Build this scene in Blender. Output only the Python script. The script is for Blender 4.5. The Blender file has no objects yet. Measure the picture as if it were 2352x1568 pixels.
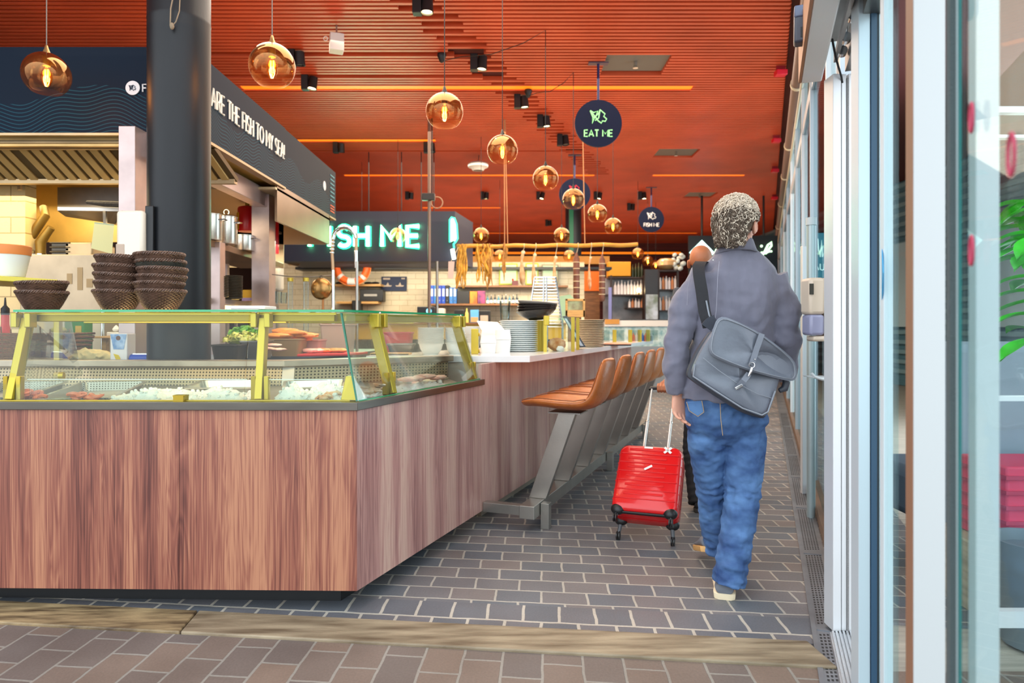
import bpy, math, random
from mathutils import Vector, Matrix, noise
PI = math.pi
R = random.Random(7)
SC = bpy.context.scene
COL = SC.collection
# ---------------------------------------------------------------- camera
F = 1568.0; HY = 748.0; CX = 1176.0; CH = 1.22
cam = bpy.data.cameras.new('camera'); camo = bpy.data.objects.new('camera', cam); COL.objects.link(camo)
camo.location = (0, 0, CH); camo.rotation_euler = (PI/2, 0, 0)
cam.sensor_width = 36; cam.lens = 24.0; cam.shift_y = (HY-784)/2352.0
cam.clip_start = 0.05; cam.clip_end = 200
cam.dof.use_dof = True; cam.dof.focus_distance = 3.2; cam.dof.aperture_fstop = 2.8
SC.camera = camo
# ---------------------------------------------------------------- sky and exposure
w = bpy.data.worlds.new('overcast_sky'); SC.world = w; w.use_nodes = True
nt = w.node_tree; bg = nt.nodes['Background']
bg.inputs[0].default_value = (0.87, 0.94, 1.0, 1); bg.inputs[1].default_value = 1.55
SC.view_settings.view_transform = 'Standard'; SC.view_settings.look = 'None'
SC.view_settings.exposure = 0.93; SC.view_settings.gamma = 1.0
try:
    SC.view_settings.use_curve_mapping = False
    SC.cycles.use_denoising = True
    SC.cycles.max_bounces = 8; SC.cycles.transparent_max_bounces = 24
    SC.cycles.sample_clamp_indirect = 4.0
    SC.cycles.caustics_reflective = False; SC.cycles.caustics_refractive = False
except Exception: pass

def light(kind, name, loc, power, color=(1, .8, .55), size=.1, rot=(0, 0, 0), size_y=None, angle=None, parent=None):
    l = bpy.data.lights.new(name, kind); l.energy = power; l.color = color
    if kind == 'AREA':
        l.shape = 'RECTANGLE' if size_y else 'SQUARE'; l.size = size
        if size_y: l.size_y = size_y
    else: l.shadow_soft_size = size
    if kind == 'SPOT': l.spot_size = angle or 1.2; l.spot_blend = .6
    o = bpy.data.objects.new(name, l); COL.objects.link(o); o.location = loc; o.rotation_euler = rot
    if parent:
        o.parent = parent; o.matrix_parent_inverse = Matrix.Identity(4); o.location = parent_inv(parent) @ Vector(loc)
    return o
# lamps of the kitchen hood, and area lights added to fill the hall
AWX = math.atan(.371)
def place_lights():
    light('AREA', 'hall_fill_front', (-.9, 4.8, 3.95), 62, (1, .88, .72), 3.0, size_y=2.5)  # this and the next two: added fill standing in for the hall lighting
    light('AREA', 'hall_fill_mid', (.3, 8.5, 3.95), 90, (1, .84, .64), 5.0, size_y=4)
    light('AREA', 'hall_fill_far', (-.5, 13.0, 3.95), 260, (1, .84, .64), 8.0, size_y=5)
    light('AREA', 'upward_fill_front', (-.6, 5.0, 2.9), 14, (1, .62, .36), 5, rot=(PI, 0, 0), size_y=3)  # this and the next two: added upward fill to brighten the ceiling
    light('AREA', 'upward_fill_mid', (.6, 9.5, 2.9), 40, (1, .60, .34), 7, rot=(PI, 0, 0), size_y=5)
    light('AREA', 'upward_fill_far', (2, 17.0, 2.9), 85, (1, .62, .40), 10, rot=(PI, 0, 0), size_y=8)
    light('AREA', 'window_daylight', (5.2, 6.5, 2.2), 230, (.84, .93, 1), 8, rot=(0, PI/2, -AWX), size_y=3.4)  # added area light standing in for daylight through the facade
    light('AREA', 'stall_fill', (-1.0, 11.4, 2.2), 55, (1, .88, .68), 4.0, rot=(.5, 0, 0), size_y=.5)  # added fill to brighten the tiled wall under the neon fascia
    light('AREA', 'hood_light', (-3.3, 5.0, 2.20), 16, (1, .80, .45), 2.0, size_y=.8)
    light('AREA', 'hood_light_side', (-2.6, 6.6, 2.05), 12, (1, .86, .64), .8, size_y=1.2)
place_lights()
# ---------------------------------------------------------------- placing helpers
CEIL = 4.12
def P(x, y, z): return Vector(((x-CX)/F*z, z, CH+(HY-y)/F*z))
def PX(x, z): return (x-CX)/F*z
def PH(y, z): return CH+(HY-y)/F*z
TW = .371; TC = .379
def W(c, z, h): return Vector((c+TW*z, z, h))                      # along the glass facade
def K(o, z, h): return Vector((-1.7575+TC*z+o, z, h))              # along the long counter
AC = math.atan(TC); AW = math.atan(TW)
# ---------------------------------------------------------------- materials
def lin(c):
    if isinstance(c, str):
        c = [int(c[i:i+2], 16)/255 for i in (0, 2, 4)]
    return tuple((v/12.92 if v <= .04045 else ((v+.055)/1.055)**2.4) for v in c[:3])+(1,)
MATS = {}
def mat(name, col, rough=.5, metal=0, bump=0, bscale=40, var=0, vscale=8, stretch=(1, 1, 1), emit=None, estr=1, col2=None, coat=0, spec=None, sheen=0):
    if name in MATS: return MATS[name]
    m = bpy.data.materials.new(name); m.use_nodes = True; MATS[name] = m
    n = m.node_tree.nodes; l = m.node_tree.links; b = n['Principled BSDF']
    b.inputs['Base Color'].default_value = lin(col); b.inputs['Roughness'].default_value = rough; b.inputs['Metallic'].default_value = metal
    if coat: b.inputs['Coat Weight'].default_value = coat
    if sheen: b.inputs['Sheen Weight'].default_value = sheen
    if spec is not None: b.inputs['Specular IOR Level'].default_value = spec
    if emit:
        b.inputs['Emission Color'].default_value = lin(emit); b.inputs['Emission Strength'].default_value = estr
    tc = n.new('ShaderNodeTexCoord'); mp = n.new('ShaderNodeMapping'); mp.inputs['Scale'].default_value = stretch
    l.new(tc.outputs['Object'], mp.inputs[0])
    if var or col2:
        ns = n.new('ShaderNodeTexNoise'); ns.inputs['Scale'].default_value = vscale; ns.inputs['Detail'].default_value = 5
        l.new(mp.outputs[0], ns.inputs['Vector'])
        cr = n.new('ShaderNodeValToRGB'); cr.color_ramp.elements[0].position = .32; cr.color_ramp.elements[1].position = .68
        c = lin(col)
        if col2: c0, c1 = c, lin(col2)
        else: c0 = tuple(v*(1-var) for v in c[:3])+(1,); c1 = tuple(min(1, v*(1+var)) for v in c[:3])+(1,)
        cr.color_ramp.elements[0].color = c0; cr.color_ramp.elements[1].color = c1
        l.new(ns.outputs[0], cr.inputs[0]); l.new(cr.outputs[0], b.inputs['Base Color'])
    if bump:
        nb = n.new('ShaderNodeTexNoise'); nb.inputs['Scale'].default_value = bscale; nb.inputs['Detail'].default_value = 4
        l.new(mp.outputs[0], nb.inputs['Vector'])
        bu = n.new('ShaderNodeBump'); bu.inputs['Strength'].default_value = bump; bu.inputs['Distance'].default_value = .01
        l.new(nb.outputs[0], bu.inputs['Height']); l.new(bu.outputs[0], b.inputs['Normal'])
    return m
def glass(name, tint='FFFFFF', refl=1.0, rough=0.02):
    if name in MATS: return MATS[name]
    m = bpy.data.materials.new(name); m.use_nodes = True; MATS[name] = m
    n = m.node_tree.nodes; l = m.node_tree.links; n.remove(n['Principled BSDF'])
    tr = n.new('ShaderNodeBsdfTransparent'); tr.inputs[0].default_value = lin(tint)
    gl = n.new('ShaderNodeBsdfGlossy'); gl.inputs['Roughness'].default_value = rough
    fr = n.new('ShaderNodeFresnel'); fr.inputs[0].default_value = 1.45
    ml = n.new('ShaderNodeMath'); ml.operation = 'MULTIPLY'; ml.inputs[1].default_value = refl; ml.use_clamp = True
    mx = n.new('ShaderNodeMixShader')
    l.new(fr.outputs[0], ml.inputs[0]); l.new(ml.outputs[0], mx.inputs[0]); l.new(tr.outputs[0], mx.inputs[1]); l.new(gl.outputs[0], mx.inputs[2])
    l.new(mx.outputs[0], n['Material Output'].inputs[0])
    return m
def smokeglass(name, top, bottom, h):
    """pendant globe: amber mirror coating that fades from the top to clear glass below"""
    m = bpy.data.materials.new(name); m.use_nodes = True; MATS[name] = m
    n = m.node_tree.nodes; l = m.node_tree.links; b = n['Principled BSDF']
    b.inputs['Base Color'].default_value = lin('B98A5C'); b.inputs['Metallic'].default_value = .95; b.inputs['Roughness'].default_value = .08
    tr = n.new('ShaderNodeBsdfTransparent'); tr.inputs[0].default_value = lin('FBEBD6')
    tc = n.new('ShaderNodeTexCoord'); sp = n.new('ShaderNodeSeparateXYZ'); l.new(tc.outputs['Object'], sp.inputs[0])
    mr = n.new('ShaderNodeMapRange'); mr.inputs[1].default_value = bottom; mr.inputs[2].default_value = top; mr.inputs[3].default_value = .03; mr.inputs[4].default_value = .78
    l.new(sp.outputs[2], mr.inputs[0])
    lw = n.new('ShaderNodeLayerWeight'); lw.inputs[0].default_value = .35
    ad = n.new('ShaderNodeMath'); ad.operation = 'MULTIPLY_ADD'; ad.inputs[1].default_value = .38; ad.use_clamp = True
    l.new(lw.outputs['Facing'], ad.inputs[0]); l.new(mr.outputs[0], ad.inputs[2])
    mx = n.new('ShaderNodeMixShader'); l.new(ad.outputs[0], mx.inputs[0]); l.new(tr.outputs[0], mx.inputs[1]); l.new(b.outputs[0], mx.inputs[2])
    l.new(mx.outputs[0], n['Material Output'].inputs[0]); return m
def emis(name, col, s):
    if name in MATS: return MATS[name]
    m = bpy.data.materials.new(name); m.use_nodes = True; MATS[name] = m
    b = m.node_tree.nodes['Principled BSDF']; b.inputs['Base Color'].default_value = lin(col)
    b.inputs['Emission Color'].default_value = lin(col); b.inputs['Emission Strength'].default_value = s
    return m
def wood_laminate(name, dark, mid, light_, horiz=False, seams=True, rough=.38):
    m = bpy.data.materials.new(name); m.use_nodes = True; MATS[name] = m
    n = m.node_tree.nodes; l = m.node_tree.links; b = n['Principled BSDF']; b.inputs['Roughness'].default_value = rough
    tc = n.new('ShaderNodeTexCoord'); mp = n.new('ShaderNodeMapping')
    mp.inputs['Scale'].default_value = (.9, 6, 6) if horiz else (9, 9, .5)
    l.new(tc.outputs['Object'], mp.inputs[0])
    ns = n.new('ShaderNodeTexNoise'); ns.inputs['Scale'].default_value = 1.1; ns.inputs['Detail'].default_value = 3; ns.inputs['Distortion'].default_value = .6
    l.new(mp.outputs[0], ns.inputs['Vector'])
    # rings: contour lines of the stretched noise make the cathedral grain
    k = n.new('ShaderNodeMath'); k.operation = 'MULTIPLY'; k.inputs[1].default_value = 17; l.new(ns.outputs[0], k.inputs[0])
    fr = n.new('ShaderNodeMath'); fr.operation = 'PINGPONG'; fr.inputs[1].default_value = .5; l.new(k.outputs[0], fr.inputs[0])
    mp2 = n.new('ShaderNodeMapping'); mp2.inputs['Scale'].default_value = (1.5, 90, 90) if horiz else (170, 170, 2.4)
    l.new(tc.outputs['Object'], mp2.inputs[0])
    n2 = n.new('ShaderNodeTexNoise'); n2.inputs['Scale'].default_value = 1; n2.inputs['Detail'].default_value = 4; l.new(mp2.outputs[0], n2.inputs['Vector'])
    n3 = n.new('ShaderNodeTexNoise'); n3.inputs['Scale'].default_value = 1; n3.inputs['Detail'].default_value = 1
    mp3 = n.new('ShaderNodeMapping'); mp3.inputs['Scale'].default_value = (.4, 9, 9) if horiz else (9, 9, .35); l.new(tc.outputs['Object'], mp3.inputs[0]); l.new(mp3.outputs[0], n3.inputs['Vector'])
    a = n.new('ShaderNodeMath'); a.operation = 'MULTIPLY_ADD'; a.inputs[1].default_value = .26; l.new(fr.outputs[0], a.inputs[0]); 
    a2 = n.new('ShaderNodeMath'); a2.operation = 'MULTIPLY_ADD'; a2.inputs[1].default_value = .85; a2.inputs[2].default_value = -.12; l.new(n2.outputs[0], a2.inputs[0]); l.new(a2.outputs[0], a.inputs[2])
    a3 = n.new('ShaderNodeMath'); a3.operation = 'MULTIPLY_ADD'; a3.inputs[1].default_value = .9; l.new(n3.outputs[0], a3.inputs[0])
    l.new(a.outputs[0], a3.inputs[2])
    cr = n.new('ShaderNodeValToRGB'); e = cr.color_ramp.elements
    e[0].position = .55; e[0].color = lin(dark); e[1].position = 1.0; e[1].color = lin(light_)
    x = e.new(.78); x.color = lin(mid)
    l.new(a3.outputs[0], cr.inputs[0]); l.new(cr.outputs[0], b.inputs['Base Color'])
    bu = n.new('ShaderNodeBump'); bu.inputs['Strength'].default_value = .12; bu.inputs['Distance'].default_value = .002
    l.new(n2.outputs[0], bu.inputs['Height']); l.new(bu.outputs[0], b.inputs['Normal'])
    return m
def brickmat(name, ca, cb, mortar, bw, bh, ang=0, shear=0, gap=.006, rough=.6, offset=.5, bump=.5, var=.35, plane='XY', grout_rough=.9, dirt=None):
    m = bpy.data.materials.new(name); m.use_nodes = True; MATS[name] = m
    n = m.node_tree.nodes; l = m.node_tree.links; b = n['Principled BSDF']; b.inputs['Roughness'].default_value = rough
    geo = n.new('ShaderNodeNewGeometry'); sp = n.new('ShaderNodeSeparateXYZ'); l.new(geo.outputs['Position'], sp.inputs[0])
    cb_ = n.new('ShaderNodeCombineXYZ')
    # u = x*a + y*b ; v = x*c + y*d  (solves the skewed basis)
    U = Vector((math.cos(ang), math.sin(ang))); V = Vector((-math.sin(ang+shear), math.cos(ang+shear)))
    det = U.x*V.y-U.y*V.x
    co = [(V.y/det, -V.x/det), (-U.y/det, U.x/det)]
    ax = {'XY': (0, 1), 'XZ': (0, 2), 'YZ': (1, 2)}[plane]
    for i, (p, q) in enumerate(co):
        m1 = n.new('ShaderNodeMath'); m1.operation = 'MULTIPLY'; m1.inputs[1].default_value = p; l.new(sp.outputs[ax[0]], m1.inputs[0])
        m2 = n.new('ShaderNodeMath'); m2.operation = 'MULTIPLY_ADD'; m2.inputs[1].default_value = q; l.new(sp.outputs[ax[1]], m2.inputs[0]); l.new(m1.outputs[0], m2.inputs[2])
        l.new(m2.outputs[0], cb_.inputs[i])
    # slight waviness of the joints
    nw = n.new('ShaderNodeTexNoise'); nw.inputs['Scale'].default_value = 9; l.new(cb_.outputs[0], nw.inputs['Vector'])
    vs = n.new('ShaderNodeVectorMath'); vs.operation = 'SCALE'; vs.inputs['Scale'].default_value = .012 if plane == 'XY' else .002; l.new(nw.outputs[1], vs.inputs[0])
    va = n.new('ShaderNodeVectorMath'); va.operation = 'ADD'; l.new(cb_.outputs[0], va.inputs[0]); l.new(vs.outputs[0], va.inputs[1])
    br = n.new('ShaderNodeTexBrick'); l.new(va.outputs[0], br.inputs['Vector'])
    br.inputs['Color1'].default_value = lin(ca); br.inputs['Color2'].default_value = lin(cb); br.inputs['Mortar'].default_value = lin(mortar)
    br.inputs['Scale'].default_value = 1; br.inputs['Mortar Size'].default_value = gap; br.inputs['Mortar Smooth'].default_value = .3
    br.inputs['Brick Width'].default_value = bw; br.inputs['Row Height'].default_value = bh; br.offset = offset
    ns = n.new('ShaderNodeTexNoise'); ns.inputs['Scale'].default_value = 3.2; ns.inputs['Detail'].default_value = 6; l.new(geo.outputs['Position'], ns.inputs['Vector'])
    n2 = n.new('ShaderNodeTexNoise'); n2.inputs['Scale'].default_value = 110; n2.inputs['Detail'].default_value = 3; l.new(geo.outputs['Position'], n2.inputs['Vector'])
    ma = n.new('ShaderNodeMath'); ma.operation = 'MULTIPLY_ADD'; ma.inputs[1].default_value = var*2; ma.inputs[2].default_value = 1-var; l.new(ns.outputs[0], ma.inputs[0])
    mb = n.new('ShaderNodeMath'); mb.operation = 'MULTIPLY_ADD'; mb.inputs[1].default_value = var*1.3; mb.inputs[2].default_value = -var*.65; l.new(n2.outputs[0], mb.inputs[0])
    mc = n.new('ShaderNodeMath'); mc.operation = 'ADD'; l.new(ma.outputs[0], mc.inputs[0]); l.new(mb.outputs[0], mc.inputs[1])
    sc = n.new('ShaderNodeVectorMath'); sc.operation = 'SCALE'; l.new(br.outputs['Color'], sc.inputs[0]); l.new(mc.outputs[0], sc.inputs['Scale'])
    l.new(sc.outputs[0], b.inputs['Base Color'])
    hh = n.new('ShaderNodeMath'); hh.operation = 'MULTIPLY_ADD'; hh.inputs[1].default_value = -1.0; l.new(br.outputs['Fac'], hh.inputs[0])
    h2 = n.new('ShaderNodeMath'); h2.operation = 'MULTIPLY'; h2.inputs[1].default_value = .35; l.new(n2.outputs[0], h2.inputs[0]); l.new(h2.outputs[0], hh.inputs[2])
    bu = n.new('ShaderNodeBump'); bu.inputs['Strength'].default_value = bump; bu.inputs['Distance'].default_value = .006
    l.new(hh.outputs[0], bu.inputs['Height']); l.new(bu.outputs[0], b.inputs['Normal'])
    ro = n.new('ShaderNodeMath'); ro.operation = 'MULTIPLY_ADD'; ro.inputs[1].default_value = .5; ro.inputs[2].default_value = rough-.25; l.new(ns.outputs[0], ro.inputs[0]); l.new(ro.outputs[0], b.inputs['Roughness'])
    return m
def perfmat(name, base='B9A98F', pitch=.02, r=.28):
    """perforated steel: regular grid of dark punched holes"""
    m = bpy.data.materials.new(name); m.use_nodes = True; MATS[name] = m
    n = m.node_tree.nodes; l = m.node_tree.links; b = n['Principled BSDF']; b.inputs['Metallic'].default_value = .75; b.inputs['Roughness'].default_value = .35
    tc = n.new('ShaderNodeTexCoord'); mp = n.new('ShaderNodeMapping'); mp.inputs['Scale'].default_value = (1/pitch,)*3; mp.inputs['Rotation'].default_value = (0, 0, 0)
    l.new(tc.outputs['UV'], mp.inputs[0])
    sp = n.new('ShaderNodeSeparateXYZ'); l.new(mp.outputs[0], sp.inputs[0])
    outs = []
    for i in range(2):
        f = n.new('ShaderNodeMath'); f.operation = 'PINGPONG'; f.inputs[1].default_value = .5; l.new(sp.outputs[i], f.inputs[0])
        g = n.new('ShaderNodeMath'); g.operation = 'POWER'; g.inputs[1].default_value = 2; l.new(f.outputs[0], g.inputs[0]); outs.append(g)
    a = n.new('ShaderNodeMath'); a.operation = 'ADD'; l.new(outs[0].outputs[0], a.inputs[0]); l.new(outs[1].outputs[0], a.inputs[1])
    c = n.new('ShaderNodeMath'); c.operation = 'GREATER_THAN'; c.inputs[1].default_value = r*r; l.new(a.outputs[0], c.inputs[0])
    mx = n.new('ShaderNodeMix'); mx.data_type = 'RGBA'; mx.inputs[6].default_value = lin('3A2E22'); mx.inputs[7].default_value = lin(base); l.new(c.outputs[0], mx.inputs[0])
    l.new(mx.outputs[2], b.inputs['Base Color']); return m
def wavemat(name, base, line):
    """navy board with thin wavy lines in its lower part (object coords: x along, z up from its base)"""
    m = bpy.data.materials.new(name); m.use_nodes = True; MATS[name] = m
    n = m.node_tree.nodes; l = m.node_tree.links; b = n['Principled BSDF']; b.inputs['Roughness'].default_value = .55; b.inputs['Specular IOR Level'].default_value = .1
    tc = n.new('ShaderNodeTexCoord'); sp = n.new('ShaderNodeSeparateXYZ'); l.new(tc.outputs['UV'], sp.inputs[0])
    def M(op, a, b2, c=None):
        k = n.new('ShaderNodeMath'); k.operation = op
        for i, v in enumerate((a, b2, c)):
            if v is None: continue
            if isinstance(v, (int, float)): k.inputs[i].default_value = v
            else: l.new(v, k.inputs[i])
        return k.outputs[0]
    u, v = sp.outputs[0], sp.outputs[1]
    s = M('SINE', M('MULTIPLY', u, 16.0), None); s2 = M('SINE', M('MULTIPLY', u, 5.5), None)
    y = M('ADD', v, M('ADD', M('MULTIPLY', s, .022), M('MULTIPLY', s2, .05)))
    f = M('PINGPONG', M('MULTIPLY', y, 42.0), .5)
    ln = M('LESS_THAN', f, .13)
    low = M('LESS_THAN', M('ADD', v, M('MULTIPLY', s2, .06)), .24)
    fac = M('MULTIPLY', ln, low)
    mx = n.new('ShaderNodeMix'); mx.data_type = 'RGBA'; mx.inputs[6].default_value = lin(base); mx.inputs[7].default_value = lin(line); l.new(fac, mx.inputs[0])
    l.new(mx.outputs[2], b.inputs['Base Color']); return m
# ---------------------------------------------------------------- mesh building
def parent_inv(p):
    m = Matrix.Identity(4); q = p
    while q: m = Matrix.LocRotScale(q.location, q.rotation_euler, None) @ m; q = q.parent
    return m.inverted()
def tag(o, label=None, cat=None, group=None, kind=None):
    if label: o['label'] = label
    if cat: o['category'] = cat
    if group: o['group'] = group
    if kind: o['kind'] = kind
    return o
def thing(name, label, cat, loc=(0, 0, 0), rz=0, group=None):
    o = bpy.data.objects.new(name, None); COL.objects.link(o); o.empty_display_size = .05
    o.location = loc; o.rotation_euler = (0, 0, rz); tag(o, label, cat, group); return o
def frame_at(d, up=Vector((0, 0, 1))):
    d = d.normalized()
    if abs(d.dot(up)) > .98: up = Vector((1, 0, 0))
    x = d.cross(up).normalized(); y = x.cross(d).normalized(); return x, y
class MB:
    def __init__(s): s.v = []; s.f = []; s.uv = None
    def add(s, vs, fs):
        k = len(s.v); s.v += [Vector(p) for p in vs]; s.f += [tuple(i+k for i in f) for f in fs]; return s
    def hexa(s, p): return s.add(p, [(0, 3, 2, 1), (4, 5, 6, 7), (0, 1, 5, 4), (1, 2, 6, 5), (2, 3, 7, 6), (3, 0, 4, 7)])
    def box(s, c, d, rz=0, M=None):
        c = Vector(c); a = [(-1, -1, -1), (1, -1, -1), (1, 1, -1), (-1, 1, -1), (-1, -1, 1), (1, -1, 1), (1, 1, 1), (-1, 1, 1)]
        Q = M if M is not None else Matrix.Rotation(rz, 3, 'Z')
        return s.hexa([c+Q @ Vector((x*d[0]/2, y*d[1]/2, z*d[2]/2)) for x, y, z in a])
    def bb(s, x0, x1, y0, y1, z0, z1): return s.box(((x0+x1)/2, (y0+y1)/2, (z0+z1)/2), (abs(x1-x0), abs(y1-y0), abs(z1-z0)))
    def prism(s, poly, z0, z1):
        n = len(poly); a = sum(poly[i][0]*poly[(i+1) % n][1]-poly[(i+1) % n][0]*poly[i][1] for i in range(n))
        if a < 0: poly = poly[::-1]
        vs = [(x, y, z0) for x, y in poly]+[(x, y, z1) for x, y in poly]
        return s.add(vs, [tuple(range(n))[::-1], tuple(range(n, 2*n))]+[(i, (i+1) % n, n+(i+1) % n, n+i) for i in range(n)])
    def slab(s, pts, off):
        """polygon of 3-D points given a thickness vector"""
        off = Vector(off); n = len(pts); vs = [Vector(p) for p in pts]; vs += [p+off for p in vs]
        nr = Vector((0, 0, 0))
        for i in range(n): nr += vs[i].cross(vs[(i+1) % n])
        fl = nr.dot(off) > 0
        fs = [tuple(range(n)), tuple(range(2*n-1, n-1, -1))]+[(i, n+i, n+(i+1) % n, (i+1) % n) for i in range(n)]
        if fl: fs = [f[::-1] for f in fs]
        return s.add(vs, fs)
    def rings(s, rs, closed=True, cap=True, flip=False):
        n = len(rs[0]); vs = [p for r in rs for p in r]; fs = []
        for j in range(len(rs)-1):
            for i in range(n if closed else n-1):
                k = (i+1) % n; fs.append((j*n+i, j*n+k, (j+1)*n+k, (j+1)*n+i))
        if cap: fs += [tuple(range(n))[::-1], tuple((len(rs)-1)*n+i for i in range(n))]
        if flip: fs = [f[::-1] for f in fs]
        return s.add(vs, fs)
    def tube(s, pts, r, seg=8, cap=True, flat=None):
        pts = [Vector(p) for p in pts]; n = len(pts); rs = []
        x = None
        for i, p in enumerate(pts):
            d = (pts[min(i+1, n-1)]-pts[max(i-1, 0)])
            if d.length < 1e-9: d = Vector((0, 0, 1))
            d.normalize()
            if x is None: x, y = frame_at(d)
            else:
                x = (x-d*x.dot(d)); x = x.normalized() if x.length > 1e-6 else frame_at(d)[0]; y = x.cross(d).normalized()
            q = r[i] if isinstance(r, (list, tuple)) else r
            qa, qb = (q if isinstance(q, (list, tuple)) else (q, q*(flat or 1)))
            rs.append([p+x*math.cos(t)*qa+y*math.sin(t)*qb for t in [2*PI*k/seg for k in range(seg)]])
        return s.rings(rs, cap=cap, flip=True)
    def cyl(s, a, b, r, r2=None, seg=20): return s.tube([a, b], [r, r if r2 is None else r2], seg)
    def lathe(s, c, prof, seg=24, M=None, a0=0, a1=2*PI):
        c = Vector(c); Q = M or Matrix.Identity(3); rs = []
        full = abs(a1-a0-2*PI) < 1e-6; cnt = seg if full else seg+1
        for r, z in prof:
            rs.append([c+Q @ Vector((max(r, 1e-5)*math.cos(a0+(a1-a0)*k/seg), max(r, 1e-5)*math.sin(a0+(a1-a0)*k/seg), z)) for k in range(cnt)])
        return s.rings(rs, closed=full, cap=False)
    def torus(s, c, Rr, r, seg=32, sg=8, M=None, a0=0, a1=2*PI):
        c = Vector(c); Q = M or Matrix.Identity(3); full = abs(a1-a0-2*PI) < 1e-6
        pts = [c+Q @ Vector((Rr*math.cos(a0+(a1-a0)*k/seg), Rr*math.sin(a0+(a1-a0)*k/seg), 0)) for k in range(seg+1)]
        if not full: return s.tube(pts, r, sg)
        rs = []
        for k in range(seg):
            t = 2*PI*k/seg; d = Vector((math.cos(t), math.sin(t), 0))
            rs.append([c+Q @ (d*(Rr+r*math.cos(u))+Vector((0, 0, r*math.sin(u)))) for u in [2*PI*j/sg for j in range(sg)]])
        rs.append(rs[0]); return s.rings(rs, cap=False)
    def ball(s, c, r, seg=16, ring=10, M=None, nz=0, nf=3, seed=0):
        c = Vector(c); r = Vector(r) if not isinstance(r, (int, float)) else Vector((r, r, r)); Q = M or Matrix.Identity(3); rs = []
        for j in range(ring+1):
            ph = -PI/2+PI*j/ring; row = []
            for k in range(seg):
                t = 2*PI*k/seg; d = Vector((math.cos(ph)*math.cos(t), math.cos(ph)*math.sin(t), math.sin(ph)))
                q = 1+(nz*noise.noise(d*nf+Vector((seed, seed*1.7, 0))) if nz else 0)
                if j in (0, ring): d = Vector((1e-4*math.cos(t), 1e-4*math.sin(t), math.sin(ph)))
                row.append(c+Q @ Vector((d.x*r.x*q, d.y*r.y*q, d.z*r.z*q)))
            rs.append(row)
        return s.rings(rs, cap=False)
    def disc(s, c, r, nrm, seg=32, th=.01):
        d = Vector(nrm).normalized(); c = Vector(c); return s.cyl(c-d*th/2, c+d*th/2, r, seg=seg)
    def build(s, name, m, parent=None, smooth=True, bevel=0, label=None, cat=None, group=None, kind=None, uv=None, ang=.7, mods=None, bseg=2, subd=0):
        me = bpy.data.meshes.new(name)
        if parent is not None: inv = parent_inv(parent); vs = [inv @ p for p in s.v]; org = None
        else:
            xs = [p.x for p in s.v]; ys = [p.y for p in s.v]; zs = [p.z for p in s.v]
            org = Vector(((min(xs)+max(xs))/2, (min(ys)+max(ys))/2, min(zs))); vs = [p-org for p in s.v]
        me.from_pydata([tuple(p) for p in vs], [], s.f)
        if uv:
            ul = me.uv_layers.new(name='UVMap')
            for lp in me.loops: ul.data[lp.index].uv = uv(s.v[lp.vertex_index])
        me.update()
        if smooth:
            me.shade_smooth(); me.set_sharp_from_angle(angle=ang)
        for mm in (m if isinstance(m, (list, tuple)) else [m]): me.materials.append(mm)
        o = bpy.data.objects.new(name, me); COL.objects.link(o)
        if parent is not None: o.parent = parent
        else: o.location = org
        if bevel:
            b = o.modifiers.new('bevel', 'BEVEL'); b.width = bevel; b.segments = bseg; b.limit_method = 'ANGLE'; b.angle_limit = .6
        if subd:
            b = o.modifiers.new('subd', 'SUBSURF'); b.levels = subd; b.render_levels = subd
        tag(o, label, cat, group, kind); return o
def remesh(o, voxel, smooth=2, fac=.5):
    r = o.modifiers.new('remesh', 'REMESH'); r.mode = 'VOXEL'; r.voxel_size = voxel; r.use_smooth_shade = True
    if smooth:
        q = o.modifiers.new('smooth', 'SMOOTH'); q.iterations = smooth; q.factor = fac
    return o
def copy_tree(o, parent=None, loc=None, label=None, name=None, rz=None, group=None, scale=None):
    c = o.copy(); COL.objects.link(c)
    if parent: c.parent = parent
    if loc is not None: c.location = loc
    if rz is not None: c.rotation_euler = (0, 0, rz)
    if scale is not None: c.scale = (scale,)*3
    if label: c['label'] = label
    if group: c['group'] = group
    for ch in list(o.children): copy_tree(ch, c)
    return c
ORD = ['topmost', 'second from the top', 'third from the top', 'fourth from the top', 'fifth from the top', 'sixth from the top', 'seventh from the top', 'eighth from the top', 'ninth from the top', 'tenth from the top', 'eleventh from the top', 'twelfth from the top', 'thirteenth from the top', 'fourteenth from the top', 'fifteenth from the top', 'sixteenth from the top']
NTH = ['first', 'second', 'third', 'fourth', 'fifth', 'sixth', 'seventh', 'eighth', 'ninth', 'tenth', 'eleventh', 'twelfth', 'thirteenth', 'fourteenth', 'fifteenth', 'sixteenth']
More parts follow.
